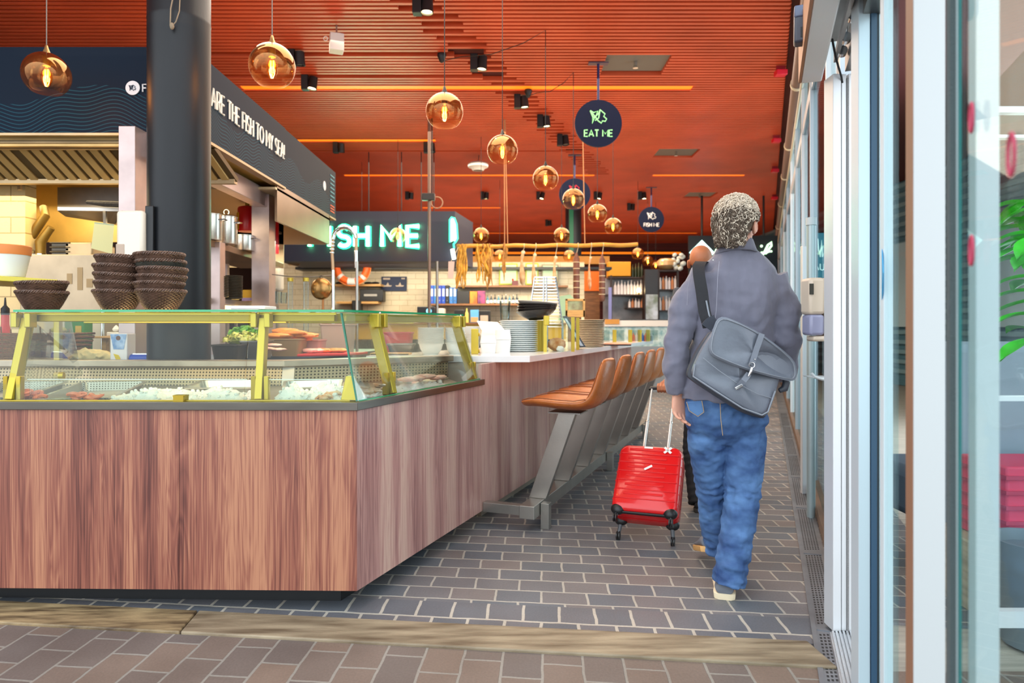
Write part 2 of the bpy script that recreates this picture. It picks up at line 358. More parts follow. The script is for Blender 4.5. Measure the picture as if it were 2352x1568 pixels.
# stroke letters (unit height), drawn as tubes along o + x*right + z*up
def arc(cx, cy, rx, ry, a, b, n=10): return [(cx+rx*math.cos(math.radians(a+(b-a)*i/n)), cy+ry*math.sin(math.radians(a+(b-a)*i/n))) for i in range(n+1)]
GL = {
 'A': (.72, [[(0, 0), (.36, 1), (.72, 0)], [(.13, .32), (.59, .32)]]), 'E': (.52, [[(.52, 1), (0, 1), (0, 0), (.52, 0)], [(0, .52), (.46, .52)]]),
 'F': (.5, [[(.5, 1), (0, 1), (0, 0)], [(0, .52), (.44, .52)]]), 'H': (.62, [[(0, 0), (0, 1)], [(.62, 0), (.62, 1)], [(0, .52), (.62, .52)]]),
 'I': (0, [[(0, 0), (0, 1)]]), 'J': (.35, [[(.35, 1), (.35, .2)]+arc(.17, .2, .18, .2, 0, -170, 8)]), 'K': (.6, [[(0, 0), (0, 1)], [(.58, 1), (0, .42)], [(.2, .6), (.6, 0)]]),
 'L': (.48, [[(0, 1), (0, 0), (.48, 0)]]), 'M': (.8, [[(0, 0), (0, 1), (.4, .38), (.8, 1), (.8, 0)]]), 'N': (.64, [[(0, 0), (0, 1), (.64, 0), (.64, 1)]]),
 'O': (.86, [arc(.43, .5, .43, .5, 0, 360, 22)]), 'R': (.56, [[(0, 0), (0, 1), (.3, 1)]+arc(.3, .73, .26, .27, 90, -90, 8)+[(0, .46)], [(.3, .46), (.56, 0)]]),
 'P': (.54, [[(0, 0), (0, 1), (.3, 1)]+arc(.3, .73, .26, .27, 90, -90, 8)+[(0, .46)]]),
 'S': (.54, [arc(.28, .74, .25, .26, 35, 270, 10)+arc(.28, .24, .26, .24, 90, -145, 10)]), 'T': (.6, [[(0, 1), (.6, 1)], [(.3, 1), (.3, 0)]]),
 'U': (.62, [[(0, 1), (0, .3)]+arc(.31, .3, .31, .3, 180, 360, 10)+[(.62, 1)]]), 'Y': (.66, [[(0, 1), (.33, .48), (.66, 1)], [(.33, .48), (.33, 0)]]),
 '!': (0, [[(0, 1), (0, .3)], [(0, .05), (0, 0)]]), ' ': (.25, []), 'D': (.62, [[(0, 0), (0, 1), (.2, 1)]+arc(.2, .5, .42, .5, 90, -90, 12)+[(0, 0)]]),
 'C': (.6, [arc(.4, .5, .4, .5, 50, 310, 14)]), 'W': (.95, [[(0, 1), (.24, 0), (.47, .8), (.71, 0), (.95, 1)]]), '-': (.3, [[(0, .5), (.3, .5)]]),
}
def letters(mb, txt, o, right, up, h, r, gap=.24, seg=6, flat=1.0, xs=1.0):
    o = Vector(o); right = Vector(right).normalized(); up = Vector(up).normalized(); x = 0
    for ch in txt:
        wd, st = GL[ch]
        for s_ in st: mb.tube([o+right*(x+a*xs)*h+up*b*h for a, b in s_], r, seg)
        x += wd*xs+gap
    return x*h
def textw(txt, h, gap=.24, xs=1.0): return sum(GL[c][0]*xs+gap for c in txt)*h-gap*h
def textobj(txt, size, m, parent, M, name='lettering', ext=.001, align='CENTER'):
    cu = bpy.data.curves.new('lettering', 'FONT'); cu.body = txt; cu.size = size; cu.extrude = ext; cu.align_x = align
    tmp = bpy.data.objects.new('lettering_curve', cu)
    COL.objects.link(tmp); dg = bpy.context.evaluated_depsgraph_get(); me = bpy.data.meshes.new_from_object(tmp.evaluated_get(dg))
    bpy.data.objects.remove(tmp)
    inv = parent_inv(parent) if parent else Matrix.Identity(4); me.transform(inv @ M); me.materials.clear(); me.materials.append(m)
    o = bpy.data.objects.new(name, me); COL.objects.link(o); o.parent = parent; return o
def TM(o, right, up):
    r = Vector(right).normalized(); u = Vector(up).normalized(); n_ = r.cross(u)
    return Matrix(((r.x, u.x, n_.x, o[0]), (r.y, u.y, n_.y, o[1]), (r.z, u.z, n_.z, o[2]), (0, 0, 0, 1)))
# ---------------------------------------------------------------- shared materials
STEEL = mat('brushed_steel', 'B4AEA6', .32, .9, bump=.05, bscale=200, var=.12, vscale=3)
STEELD = mat('dark_steel', '8A8580', .38, .85, var=.15, vscale=5)
STEELW = mat('warm_steel', 'B89E78', .4, .6, var=.15, vscale=4)
CHROME = mat('chrome', 'DADADA', .1, 1)
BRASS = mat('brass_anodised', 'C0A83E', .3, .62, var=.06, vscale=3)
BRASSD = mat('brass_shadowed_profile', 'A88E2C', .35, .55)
NAVY = mat('navy_board', '1E2B40', .5)
ALU = mat('white_aluminium', 'D6DADD', .35, .15)
ALUG = mat('grey_aluminium', 'A9B4BC', .35, .4)
RUB = mat('black_rubber', '2B2D30', .7)
BLACK = mat('black_paint', '17181A', .45)
WHITEC = mat('white_ceramic', 'EDEBE4', .25)
CLEAR = glass('clear_glass', 'F4FAF6', .6)
PANE = glass('facade_glass', 'EAF4F5', .3)
PANEN = glass('door_glass', 'EEF8F8', .14)
GREENEDGE = mat('green_glass_edge', '1C9A62', .12, 0, spec=.8)
AMBER = emis('amber_filament', 'FFB347', 30)
WARMW = emis('warm_white_lamp', 'FFE2A0', 14)
LED = emis('orange_led', 'F47A12', .62)
PAPER = mat('white_paper', 'F0EFEA', .8)
DARKW = mat('dark_wicker', '644B3E', .5, var=.3, vscale=25)
CARD = mat('cardboard', 'B08A54', .8)
LWOOD = mat('light_wood', 'C99A5A', .5, var=.2, vscale=6, stretch=(1, 8, 8))
BWOOD = mat('brown_wood', '7A5230', .5, var=.3, vscale=6, stretch=(1, 8, 8))
# ================================================================ FLOOR, SILL, GROUND
S0 = Vector((-2.09, 2.789)); SD = Vector((3.163, -.358)).normalized(); SA = math.atan2(SD.y, SD.x)
def sline(off, x):                    # y of the line parallel to the sill, 'off' metres beyond its near edge
    return S0.y+(x-S0.x)*SD.y/SD.x+off
SH = .068
pav_in = brickmat('grey_pavers', '5E656D', '7A7270', 'ACA69C', .207, .131, SA, SH, gap=.0065, rough=.5, var=.3)
pav_sol = brickmat('soldier_pavers', '5A5F66', '6C6A6E', 'B4ACA0', .152, .235, SA, SH, gap=.008, rough=.5, var=.3)
pav_out = brickmat('brown_pavers', '655C58', '7A685C', '8C867E', .215, .146, math.radians(87.3), math.radians(-96.6-87.3), gap=.006, rough=.6, var=.35)
def ground(name, pts, m, z0=-.05, z1=0):
    o = MB().prism(pts, z0, z1).build(name, m, smooth=False, kind='structure'); return o
XL, XR = -9, 12
ground('floor', [(XL, sline(.20+.235, XL)), (1.9, sline(.435, 1.9)), (10.2, 26), (XL, 26)], pav_in)
ground('floor.001', [(XL, sline(.2, XL)), (1.4, sline(.2, 1.4)), (1.48, sline(.435, 1.48)), (XL, sline(.435, XL))], pav_sol)
ground('floor.002', [(XL, -6), (XR, -6), (XR, sline(.0, 1.2)-.0), (1.25, sline(0, 1.25)), (XL, sline(0, XL))], pav_out)
deck = mat('outdoor_deck', 'A79F92', .7, var=.2, vscale=3, stretch=(1, 12, 1))
ground('ground', [(1.26, 2.2), (30, 2.2), (30, 40), (15.2, 40), (1.26, 2.5)], deck, -.08, -.012)
sillm = mat('sill_wood', '4E3C28', .55, col2='B09870', vscale=2.2, stretch=(2.2, 14, 1), bump=.25, bscale=26)
def sill(name, xa, xb):
    MB().prism([(xa, sline(0, xa)), (xb, sline(0, xb)), (xb-.02, sline(.2, xb-.02)), (xa-.02, sline(.2, xa-.02))], -.04, .012).build(
        name, sillm, bevel=.006, kind='structure')
sill('trim_1', XL, PX(425, 2.75)); sillm = mat('sill_wood_worn', '5E4E3A', .55, col2='A4947A', vscale=1.8, stretch=(1.6, 12, 1), bump=.25, bscale=26); sill('trim_2', PX(425, 2.75)+.006, 1.155)
# ================================================================ CEILING OF RED SLATS
slat = mat('red_ceiling_slat', 'CE5430', .42, var=.14, vscale=1.3, spec=.5)
slatd = mat('red_ceiling_board', '481410', .8)
mb = MB(); y = 2.35; k = 0; CE = CEIL
hatches = [(7.30, 7.86, 1.02, 1.72), (11.2, 11.78, 2.42, 3.1), (14.9, 15.5, 3.86, 4.5)]
leds = [(8.33, -3.3, 2.2), (10.7, -3.4, -1.2), (13.18, -3.24, 1.59), (13.18, 2.72, 4.49), (16.8, -2.2, -.28), (21.4, -1.4, 5.8)]
while y < 24:
    xr_ = .23+TW*y; segs = [(-7.4, xr_)]
    cuts = []
    if k % 2 == 0 and y > 5.2:
        c = -.8+.365*(y-6.25)+.05*math.sin(k*.9)
        if y < 13.2: cuts.append((c-.2, c+.2))
    for a, b, x0, x1 in hatches:
        if a < y < b: cuts.append((x0, x1))
    for zz, x0, x1 in leds:
        if abs(y-zz) < .1: cuts.append((x0, x1))
    for zz, xe in ((7.32, -.3), (7.95, -.1), (11.35, 1.2)):
        if abs(y-zz) < .042: cuts.append((-7.4, xe))
    for a, b in cuts:
        ns = []
        for p, q in segs:
            if b <= p or a >= q: ns.append((p, q)); continue
            if a > p: ns.append((p, a))
            if b < q: ns.append((b, q))
        segs = ns
    for p, q in segs: mb.bb(p, q, y-.0215, y+.0215, CE, CE+.055)
    y += .081; k += 1
mb.build('ceiling', slat, smooth=False, kind='structure')
MB().bb(-7.6, 9.6, 2.2, 24.3, CE+.06, CE+.12).build('ceiling.001', slatd, smooth=False, kind='structure')
sprk = mat('hatch_grey', '6A6660', .6)
for i, (a, b, x0, x1) in enumerate(hatches):
    t = thing('ceiling_hatch', ['dark rectangular ceiling recess with a sprinkler, right above the EAT ME sign', 'dark rectangular ceiling recess, middle of the row of three', 'small dark ceiling recess farthest away above the curly haired man'][i], 'ceiling hatch', ((x0+x1)/2, (a+b)/2, CE), group='ceiling recesses')
    MB().bb(x0, x1, a, b, CE+.035, CE+.05).build('backing', sprk, t, smooth=False)
    MB().cyl(((x0+x1)/2, (a+b)/2, CE+.04), ((x0+x1)/2, (a+b)/2, CE-.02), .02, seg=10).lathe(((x0+x1)/2, (a+b)/2, CE-.04), [(.001, 0), (.03, .0), (.02, .02), (.001, .02)], 10).build('sprinkler_head', CHROME, t)
names = ['long orange light strip nearest the camera, crossing above the EAT ME sign', 'short orange light strip above the far end of the navy boards', 'orange light strip passing behind the middle round sign', 'short orange light strip on the right, beside the middle ceiling recess', 'short dim orange light strip above the neon FISH ME board', 'farthest orange light strip on the ceiling, above the far bar']
for i, (zz, x0, x1) in enumerate(leds):
    t = thing('light_strip', names[i], 'light strip', ((x0+x1)/2, zz, CE), group='orange ceiling light strips')
    MB().bb(x0, x1, zz-.075, zz+.075, CE+.01, CE+.03).build('diffuser', LED, t, smooth=False)
    MB().bb(x0-.02, x1+.02, zz-.09, zz-.076, CE-.002, CE+.05).bb(x0-.02, x1+.02, zz+.076, zz+.09, CE-.002, CE+.05).build('side_trim', slat, t, smooth=False)
# ================================================================ FAR WALLS
redwall = mat('far_slat_wall', '7A3A34', .6, var=.25, vscale=4, stretch=(.3, 1, 12))
mb = MB().bb(-8, 10, 24.0, 24.15, 0, CE+.1)
for i in range(26): mb.bb(-8, 10, 23.96, 24.0, 1.9+i*.085, 1.94+i*.085)
mb.build('wall_back', redwall, smooth=False, kind='structure')
MB().bb(-7.6, -7.5, 2.35, 24, 0, CE+.1).build('wall_left', mat('dark_wall', '3A2C28', .8), smooth=False, kind='structure')
t = thing('light_strip', 'thin orange light strip along the far wall, below all the ceiling strips', 'light strip', (2, 23.9, 3.76), group='orange ceiling light strips')
MB().bb(-1.4, 5.9, 23.86, 23.90, 3.73, 3.8).build('diffuser', LED, t, smooth=False)
MB().bb(-1.45, 5.95, 23.90, 23.955, 3.7, 3.83).build('housing', BLACK, t, smooth=False)
cream = brickmat('cream_tiles', 'E3D3B2', 'DCCBA8', 'C2AE86', .30, .10, 0, 0, gap=.006, rough=.3, var=.07, plane='XZ', bump=.25)
MB().bb(-4.6, 1.35, 12.75, 12.9, 0, 2.41).build('wall_kiosk', cream, smooth=False, kind='structure')
# ================================================================ GLASS FACADE (right)
def wbox(mb, c0, c1, z0, z1, h0, h1):
    a = W(c0, z0, h0); b = W(c0, z1, h0); n_ = Vector((math.cos(AW), -math.sin(AW), 0))*(c1-c0)*math.cos(AW); u = Vector((0, 0, h1-h0))
    return mb.hexa([a, a+n_, b+n_, b, a+u, a+n_+u, b+n_+u, b+u])
rail_b = mat('bronze_rail', '7A6250', .45, .3, var=.2, vscale=3)
mb = MB(); wbox(mb, .325, .40, 2.8, 24, 0, .07); mb.build('trim_3', rail_b, smooth=False, kind='structure')
mb = MB(); wbox(mb, .345, .40, 2.8, 24, 2.98, 3.08); wbox(mb, .345, .40, 2.8, 24, 4.05, 4.2); mb.build('trim_4', ALUG, smooth=False, kind='structure')
mulls = [3.05, 3.75, 5.1, 6.3, 7.6, 9.1, 10.8, 12.8, 15.2, 18.2, 21.5, 23.9]
for i, z_ in enumerate(mulls):
    mb = MB(); wbox(mb, .335, .39, z_, z_+.055, .07, 4.1); mb.build('trim_%d' % (5+i), ALU if i % 2 else ALUG, smooth=False, kind='structure')
for i in range(len(mulls)-1):
    mb = MB(); wbox(mb, .36, .366, mulls[i]+.055, mulls[i+1], .07, 2.98); wbox(mb, .36, .366, mulls[i]+.055, mulls[i+1], 3.08, 4.05)
    mb.build('window_%d' % (i+1), PANE, smooth=False, kind='structure')
# drain channel with slotted grating
drm = mat('drain_steel', '8E9298', .38, .7, var=.2, vscale=5)
t = thing('drain_channel', 'long perforated steel drain channel in the floor beside the glass facade', 'drain', W(.24, 2.5, 0))
mb = MB(); wbox(mb, .185, .205, .9, 23, -.02, .006); wbox(mb, .30, .318, .9, 23, -.02, .006)
z_ = .9
while z_ < 23:
    mb2 = wbox(mb, .185, .318, z_, z_+.012, -.02, .0055); z_ += .92
mb.build('rim', drm, t, smooth=False)
mb = MB(); holes = MB(); wbox(mb, .205, .30, .9, 23, -.02, .002); mb.build('grating', drm, t, smooth=False)
z_ = 1.6
while z_ < 9.5:
    if (z_-.9) % .92 > .05 and (z_-.9) % .92 < .88:
        for j in range(6): wbox(holes, .2135+j*.0145, .222+j*.0145, z_, z_+.013, .002, .0026)
    z_ += .0265
holes.build('slots', BLACK, t, smooth=False)
# pipes under the ceiling edge
t = thing('ceiling_pipe', 'brown pipe running under the ceiling edge along the facade', 'pipe', W(.31, 3, 3.55))
MB().cyl(W(.31, 2.6, 3.55), W(.31, 23.9, 3.55), .056, seg=16).build('pipe', mat('pipe_brown', '6A5048', .45), t)
cl = MB()
for z_ in (4.6, 6.55, 8.8, 10.6, 13, 16): cl.cyl(W(.31, z_, 3.55), W(.31, z_+.05, 3.55), .066, seg=16)
cl.build('pipe_clamp', mat('clamp_cream', 'D8CDB0', .4), t)
t = thing('conduit', 'thin pale conduit running beside the brown ceiling pipe', 'conduit', W(.40, 3, 3.5))
MB().cyl(W(.335, 2.6, 3.42), W(.335, 23.9, 3.42), .016, seg=8).build('tube', mat('conduit_cream', 'C9C6B4', .4), t)
for i, (x, y) in enumerate([(1793, 168), (1783, 323), (1780, 392), (1779, 455)]):
    z_ = 2.82*F/(HY-y); c = P(x, y, z_); t = thing('call_box', 'small red box under the ceiling edge, %s in the row' % ['nearest', 'second nearest', 'third nearest', 'farthest'][i], 'alarm box', (c.x, c.y, CE), group='red boxes at the ceiling edge')
    MB().box(c, (.12, .1, .06)).build('box', mat('red_box', 'E0162E', .4), t, bevel=.006)
    MB().bb(c.x-.05, c.x+.05, c.y-.01, c.y+.01, c.z+.03, CE+.005).build('bracket', mat('red_box_dark', '9A1824', .5), t)
# ---------------------------------------------------------------- sliding door near the camera
t = thing('door_jamb', 'bright white aluminium door jamb beside the drain with a grey brush seal', 'door jamb', (1.32, 2.73, 0))
MB().bb(1.27, 1.302, 2.70, 2.78, .012, 2.217).bb(1.306, 1.325, 2.704, 2.78, .012, 2.217).bb(1.332, 1.372, 2.70, 2.78, .012, 2.217).build('profile', ALU, t, smooth=False, bevel=.002)
MB().bb(1.3255, 1.3315, 2.698, 2.71, .012, 2.2).build('brush_seal', mat('brush_grey', '8A8A8A', .9, bump=.6, bscale=300), t)
MB().bb(1.302, 1.306, 2.708, 2.78, .012, 2.217).build('groove', RUB, t, smooth=False)
def vpost(name, label, z_, x0, x1, m, h1=2.6, dep=.05, extra=(), h0=.0):
    t = thing(name, label, 'door frame', (PX((x0+x1)/2, z_), z_, 0))
    MB().bb(PX(x0, z_), PX(x1, z_), z_, z_+dep, h0, h1).build('profile', m, t, smooth=False, bevel=.002)
    for nm, a, b, mm, dz in extra: MB().bb(PX(a, z_), PX(b, z_), z_-dz, z_+dep-(.01 if dep > .03 else 0), h0, h1).build(nm, mm, t, smooth=False)
    return t
GREYB = mat('blue_grey_gasket', '2F4A63', .5)
vpost('door_stile', 'light grey sliding door stile with dark blue gasket right of the white jamb', 2.2, 1972, 1999, mat('stile_grey', 'C5D0D8', .35, .2), extra=[('gasket', 2000, 2013, GREYB, .004), ('gasket', 2014, 2019, RUB, .002), ('inner_lip', 2019.5, 2030, mat('stile_grey', 'C5D0D8'), 0)])
vpost('door_stile', 'pale stile seen through the glass between the dark blue gasket and the brown edge', 1.85, 2030, 2052, mat('stile_pale', 'CBD6DC', .4), dep=.02)
vpost('door_stile', 'white door post with a brown painted left edge', 1.45, 2098, 2172, mat('post_white', 'B9BFC0', .5), dep=.026, extra=[('edge_strip', 2096.5, 2097.8, mat('brown_strip', '8C6650', .5), -.0005)])
vpost('door_stile', 'narrow grey door edge with a dark fuzzy brush seal, between two white posts', 1.15, 2193, 2202, ALU, dep=.006, extra=[('brush_seal', 2178, 2192.5, mat('brush_dark', '5E686A', .95, bump=.8, bscale=400), .004), ('glass_edge', 2202.5, 2209, mat('teal_edge', '4E9A98', .15), .0)])
vpost('door_stile', 'broad white door stile nearest the right edge of the picture', 1.10, 2242, 2297, mat('post_white2', 'BEC4C6', .5), dep=.02)
t = thing('door_leaf_glass', 'glass pane between the grey door stile and the white post with the brown edge', 'glass pane', (PX(2050, 1.8), 1.8, 0))
a, b = Vector((PX(2022, 2.2), 2.22, 0)), Vector((PX(2088, 1.45), 1.5, 0))
MB().slab([a, b, b+Vector((0, 0, 2.6)), a+Vector((0, 0, 2.6))], (.008, 0.003, 0)).build('pane', PANEN, t, smooth=False)
dc = mat('sticker_cream', 'D8C49A', .6)
d = (b-a).normalized(); q = a+(b-a)*.42
MB().rings([[q+Vector((-.006, 0, 0))+d*(.03*math.cos(u))+Vector((0, 0, .95+.11*math.sin(u))) for u in [2*PI*i/24 for i in range(24)]], [q+Vector((-.004, 0, 0))+d*(.03*math.cos(u))+Vector((0, 0, .95+.11*math.sin(u))) for u in [2*PI*i/24 for i in range(24)]]]).build('oval_sticker', dc, t)
q = a+(b-a)*.50
MB().slab([q+d*.06+Vector((-.006, 0, 1.36)), q+d*0+Vector((-.006, 0, 1.29)), q-d*.06+Vector((-.006, 0, 1.36)), q+Vector((-.006, 0, 1.43))], (-.002, 0, 0)).build('diamond_sticker', mat('sticker_blue', '2C9AD0', .5), t)
t = thing('door_leaf_glass', 'glass pane at the right edge of the picture with red ring markings', 'glass pane', (PX(2300, .9), .9, 0))
a, b = Vector((PX(2209, 1.15), 1.17, 0)), Vector((PX(2480, .62), .62, 0))
MB().slab([a, b, b+Vector((0, 0, 2.6)), a+Vector((0, 0, 2.6))], (.008, 0.003, 0)).build('pane', PANEN, t, smooth=False)
d = (b-a).normalized(); redr = mat('ring_red', 'B03050', .6)
def onpane(x):   # point of the pane seen at picture column x
    s = (x-CX)/F; tt = (a.x-s*a.y)/((s*(b.y-a.y))-(b.x-a.x)); return a+(b-a)*tt
for x, y, hh in ((2237, 270, .022), (2237, 575, .022), (2330, 355, .026)):
    q = onpane(x); zz = CH+(HY-y)/F*q.y; nn = Vector((-.004, 0, 0))
    MB().tube([q+nn+d*(hh*.55*math.cos(u))+Vector((0, 0, zz+hh*math.sin(u))) for u in [2*PI*i/20 for i in range(21)]], .0022, 6).build('ring_marking', redr, t)
t = thing('floor_track', 'ribbed aluminium door track on the ground at the lower right', 'floor track', W(.31, 2.2, 0))
mb = MB()
for j in range(7): wbox(mb, .262+j*.014, .271+j*.014, 1.3, 2.695, 0, .018)
wbox(mb, .255, .36, 1.3, 2.695, 0, .012); mb.build('ribbed_plate', mat('track_alu', 'C8CCD0', .35, .6, bump=.4, bscale=90), t, smooth=False)
# door operator header over the jamb
t = thing('door_operator', 'white door operator header above the sliding door', 'door operator', W(.2, 2.4, 2.24))
mb = MB(); wbox(mb, .152, .236, .7, 2.88, 2.24, 2.40); mb.build('cover', mat('cover_grey', 'F2F5F7', .5), t, smooth=False, bevel=.006)
mb = MB(); wbox(mb, .140, .1515, .7, 2.88, 2.242, 2.40); mb.build('wood_edge', mat('edge_wood', 'B07850', .5), t, smooth=False)
mb = MB(); wbox(mb, .27, .285, .9, 2.70, 2.26, 2.29); wbox(mb, .315, .372, .9, 2.70, 2.225, 2.34); wbox(mb, .24, .372, .9, 2.85, 2.40, 2.42); mb.build('track', STEELD, t, smooth=False)
mb = MB()
for z_ in (1.9, 2.12, 2.3, 2.48, 2.6): mb.cyl(W(.295, z_, 2.27), W(.295, z_+.03, 2.27), .018, seg=12); mb.cyl(W(.295, z_+.01, 2.27), W(.295, z_+.01, 2.33), .005, seg=6)
mb.build('roller', CHROME, t)
MB().tube([W(.25, 2.55, 2.29), W(.27, 2.62, 2.25), W(.30, 2.69, 2.2), W(.31, 2.72, 2.17)], .004, 6).build('cable', RUB, t)
t = thing('motion_sensor', 'dark motion sensor fixed to the side of the door operator header', 'sensor', W(.12, 2.6, 2.25))
c = P(1838, 72, 2.58); MB().box(c+Vector((0, 0, -.0)), (.045, .06, .10), rz=-AW).build('body', mat('sensor_grey', '3C4250', .35), t, bevel=.008)
MB().box(c+Vector((.003, 0, .065)), (.05, .07, .045), rz=-AW).build('hood', mat('sensor_hood', '55607A', .3), t, bevel=.006)
MB().box(c+Vector((0.002, -.031, -.015)), (.026, .006, .04), rz=-AW).build('lens', BLACK, t, bevel=.002)
# sanitiser dispenser on the jamb
t = thing('soap_dispenser', 'beige sanitiser dispenser fixed beside the white door jamb', 'dispenser', (P(1884, 790, 2.92)))
DB = mat('dispenser_beige', 'D9C9B4', .35); zz = 2.90
def px(x0, x1, y0, y1, z0, dep, m, nm, bev=.006): return MB().bb(PX(x0, z0), PX(x1, z0), z0, z0+dep, PH(y1, z0), PH(y0, z0)).build(nm, m, t, bevel=bev)
px(1860, 1897, 637, 722, zz, .1, DB, 'cover', .014); px(1897, 1913, 637, 778, zz+.01, .1, mat('dispenser_side', 'BBA68C', .4), 'back_plate', .008)
px(1861, 1895, 722, 770, zz+.003, .09, mat('dispenser_window', '9A9CB8', .2), 'refill_window', .012); px(1869, 1908, 771, 784, zz+.01, .08, DB, 'nozzle_block', .01)
px(1860, 1869, 651, 676, zz-.004, .004, mat('sticker_dark', '3A3A32', .5), 'sticker', 0)
MB().tube([P(1864, 857, zz), P(1872, 865, zz), P(1888, 870, zz), P(1903, 870, zz), P(1912, 864, zz)], .006, 8).tube([P(1864, 857, zz+.1), P(1872, 866, zz+.1), P(1888, 871, zz+.1), P(1903, 871, zz+.1), P(1912, 866, zz+.1)], .006, 8).bb(PX(1868, zz), PX(1912, zz), zz, zz+.1, PH(868, zz), PH(866, zz)).build('drip_tray', mat('tray_white', 'D4DCDE', .3), t)
MB().bb(PX(1909, zz), PX(1914, zz), zz+.03, zz+.07, PH(870, zz), PH(640, zz)).build('mounting_strip', ALUG, t)
# inner door stile, tall pale pole with a cap
t = thing('door_stile', 'pale blue grey rounded door stile ending below head height behind the beige dispenser', 'door frame', W(.3, 4.35, 0))
z_ = 4.35; c = W(.292, z_, 0); MB().cyl(c, c+Vector((0, 0, PH(502, z_))), .026, seg=16).build('pole', mat('pole_grey', 'A9BABD', .35, .3), t)
MB().cyl(c+Vector((0, 0, PH(517, z_))), c+Vector((0, 0, PH(500, z_))), .032, seg=16).build('cap', mat('pole_cap', 'C0CCD0', .4), t)
t = thing('door_stile', 'slim bright vertical bar between the pale door stile and the man', 'door frame', W(.3, 5.2, 0))
z_ = 4.95; c = W(.29, z_, 0); MB().bb(c.x-.02, c.x+.02, z_, z_+.04, 0.0, 1.8).build('bar', ALU, t, bevel=.004)
# ================================================================ OUTDOORS seen through the glass
tealw = mat('teal_cladding', '5C8494', .5, var=.25, vscale=2, stretch=(.3, .3, 10))
t = thing('building', 'dark teal slatted building across the street beyond the glass facade', 'building', (11, 14, 0))
mb = MB().bb(8.0, 8.3, 1.0, 30, 0, 6.5); mb.build('wall', tealw, t, smooth=False)
mb = MB()
for i in range(30): mb.bb(7.94, 8.0, 1.0, 30, .25+i*.2, .33+i*.2)
mb.build('cladding_slats', mat('teal_slat', '8AACB8', .5), t, smooth=False)
for i in range(7):
    y0 = 2.2+i*3.8; MB().bb(7.9, 7.93, y0, y0+1.6, 1.2, 2.9).build('window', mat('window_pale', 'CFE4EC', .1, emit='D8ECF4', estr=.0), t, smooth=False)
t = thing('shop_banner', 'teal banner with pale script lettering seen through the glass behind the pale door stile', 'banner', (2.85, 6.0, 1.2))
z_ = 6.6; MB().bb(PX(1872, z_), PX(1912, z_), z_, z_+.03, PH(655, z_), PH(535, z_)).build('panel', mat('banner_teal', '13788A', .5), t, smooth=False)
mb = MB(); wl = mat('banner_white', 'CFEFEA', .5, emit='CFEFEA', estr=.4)
mb.tube([P(x, y, z_-.01) for x, y in ((1869, 590), (1876, 556), (1878, 548), (1880, 575), (1884, 590), (1887, 552), (1889, 590), (1894, 576), (1899, 586), (1911, 580))], .006, 6)
letters(mb, 'AU F', P(1870, 620, z_-.01), (1, 0, 0), (0, 0, 1), .06, .005); mb.build('lettering', wl, t)
t = thing('partition_frame', 'white framed outdoor glazing with thin horizontal bars at the right edge', 'window frame', (2.0, 2.2, 0))
mb = MB(); z_ = 2.2
for y0, y1 in ((244, 258), (309, 316), (910, 921), (1404, 1442)): mb.bb(PX(2240, z_), PX(2600, z_), z_, z_+.03, PH(y1, z_), PH(y0, z_))
mb.bb(PX(2560, z_), PX(2590, z_), z_, z_+.03, 0, 2.6); mb.build('bars', ALU, t, smooth=False)
t = thing('outdoor_sofa', 'grey outdoor sofa standing behind the glass at the right edge', 'sofa', (2.5, 3.3, 0))
MB().bb(2.05, 3.6, 3.2, 3.36, .25, PH(785, 3.2)).build('backrest', mat('sofa_grey', '8C99A4', .8), t, bevel=.05)
MB().bb(2.05, 3.6, 3.36, 4.0, .22, .48).build('seat', mat('sofa_dark', '46586A', .8), t, bevel=.05)
MB().bb(2.1, 2.16, 3.22, 3.28, 0, .26).bb(3.45, 3.5, 3.22, 3.28, 0, .26).bb(2.1, 2.16, 3.9, 3.96, 0, .24).bb(3.45, 3.5, 3.9, 3.96, 0, .24).build('feet', BLACK, t)
t = thing('red_crate', 'pinkish red crate outdoors on a low wooden box at the right edge', 'crate', (2.2, 2.85, .3))
MB().bb(2.03, 2.6, 2.8, 3.1, PH(1262, 2.8), PH(1072, 2.8)).build('box', mat('crate_red', 'D8405C', .6), t, bevel=.01)
mb = MB()
for i in range(5): mb.bb(2.02, 2.61, 2.79, 3.11, PH(1262, 2.8)+.04+i*.062, PH(1262, 2.8)+.055+i*.062)
mb.build('ribs', mat('crate_red2', 'B83850', .6), t)
t = thing('wooden_box', 'low weathered wooden box under the red crate outdoors', 'box', (2.2, 2.85, 0))
MB().bb(1.95, 2.75, 2.75, 3.2, .0, PH(1262, 2.8)-.001).build('planks', mat('grey_planks', 'B5A288', .7, var=.25, vscale=3, stretch=(1, 1, 14)), t, bevel=.008)
t = thing('leafy_plant', 'bright green leafy plant outdoors at the right edge', 'plant', (2.0, 2.62, 0))
MB().lathe((2.02, 2.62, 0), [(.001, 0), (.12, 0), (.16, .4), (.15, .4), (.13, .36), (.001, .36)], 20).build('planter', mat('planter_grey', '707A80', .7), t)
MB().tube([(2.02, 2.62, .3), (2.0, 2.63, .8), (2.03, 2.6, 1.2), (2.0, 2.6, 1.62)], [.014, .012, .01, .006], 8).build('stem', mat('stem_green', '4E7A34', .6), t)
mb = MB(); rr = random.Random(3)
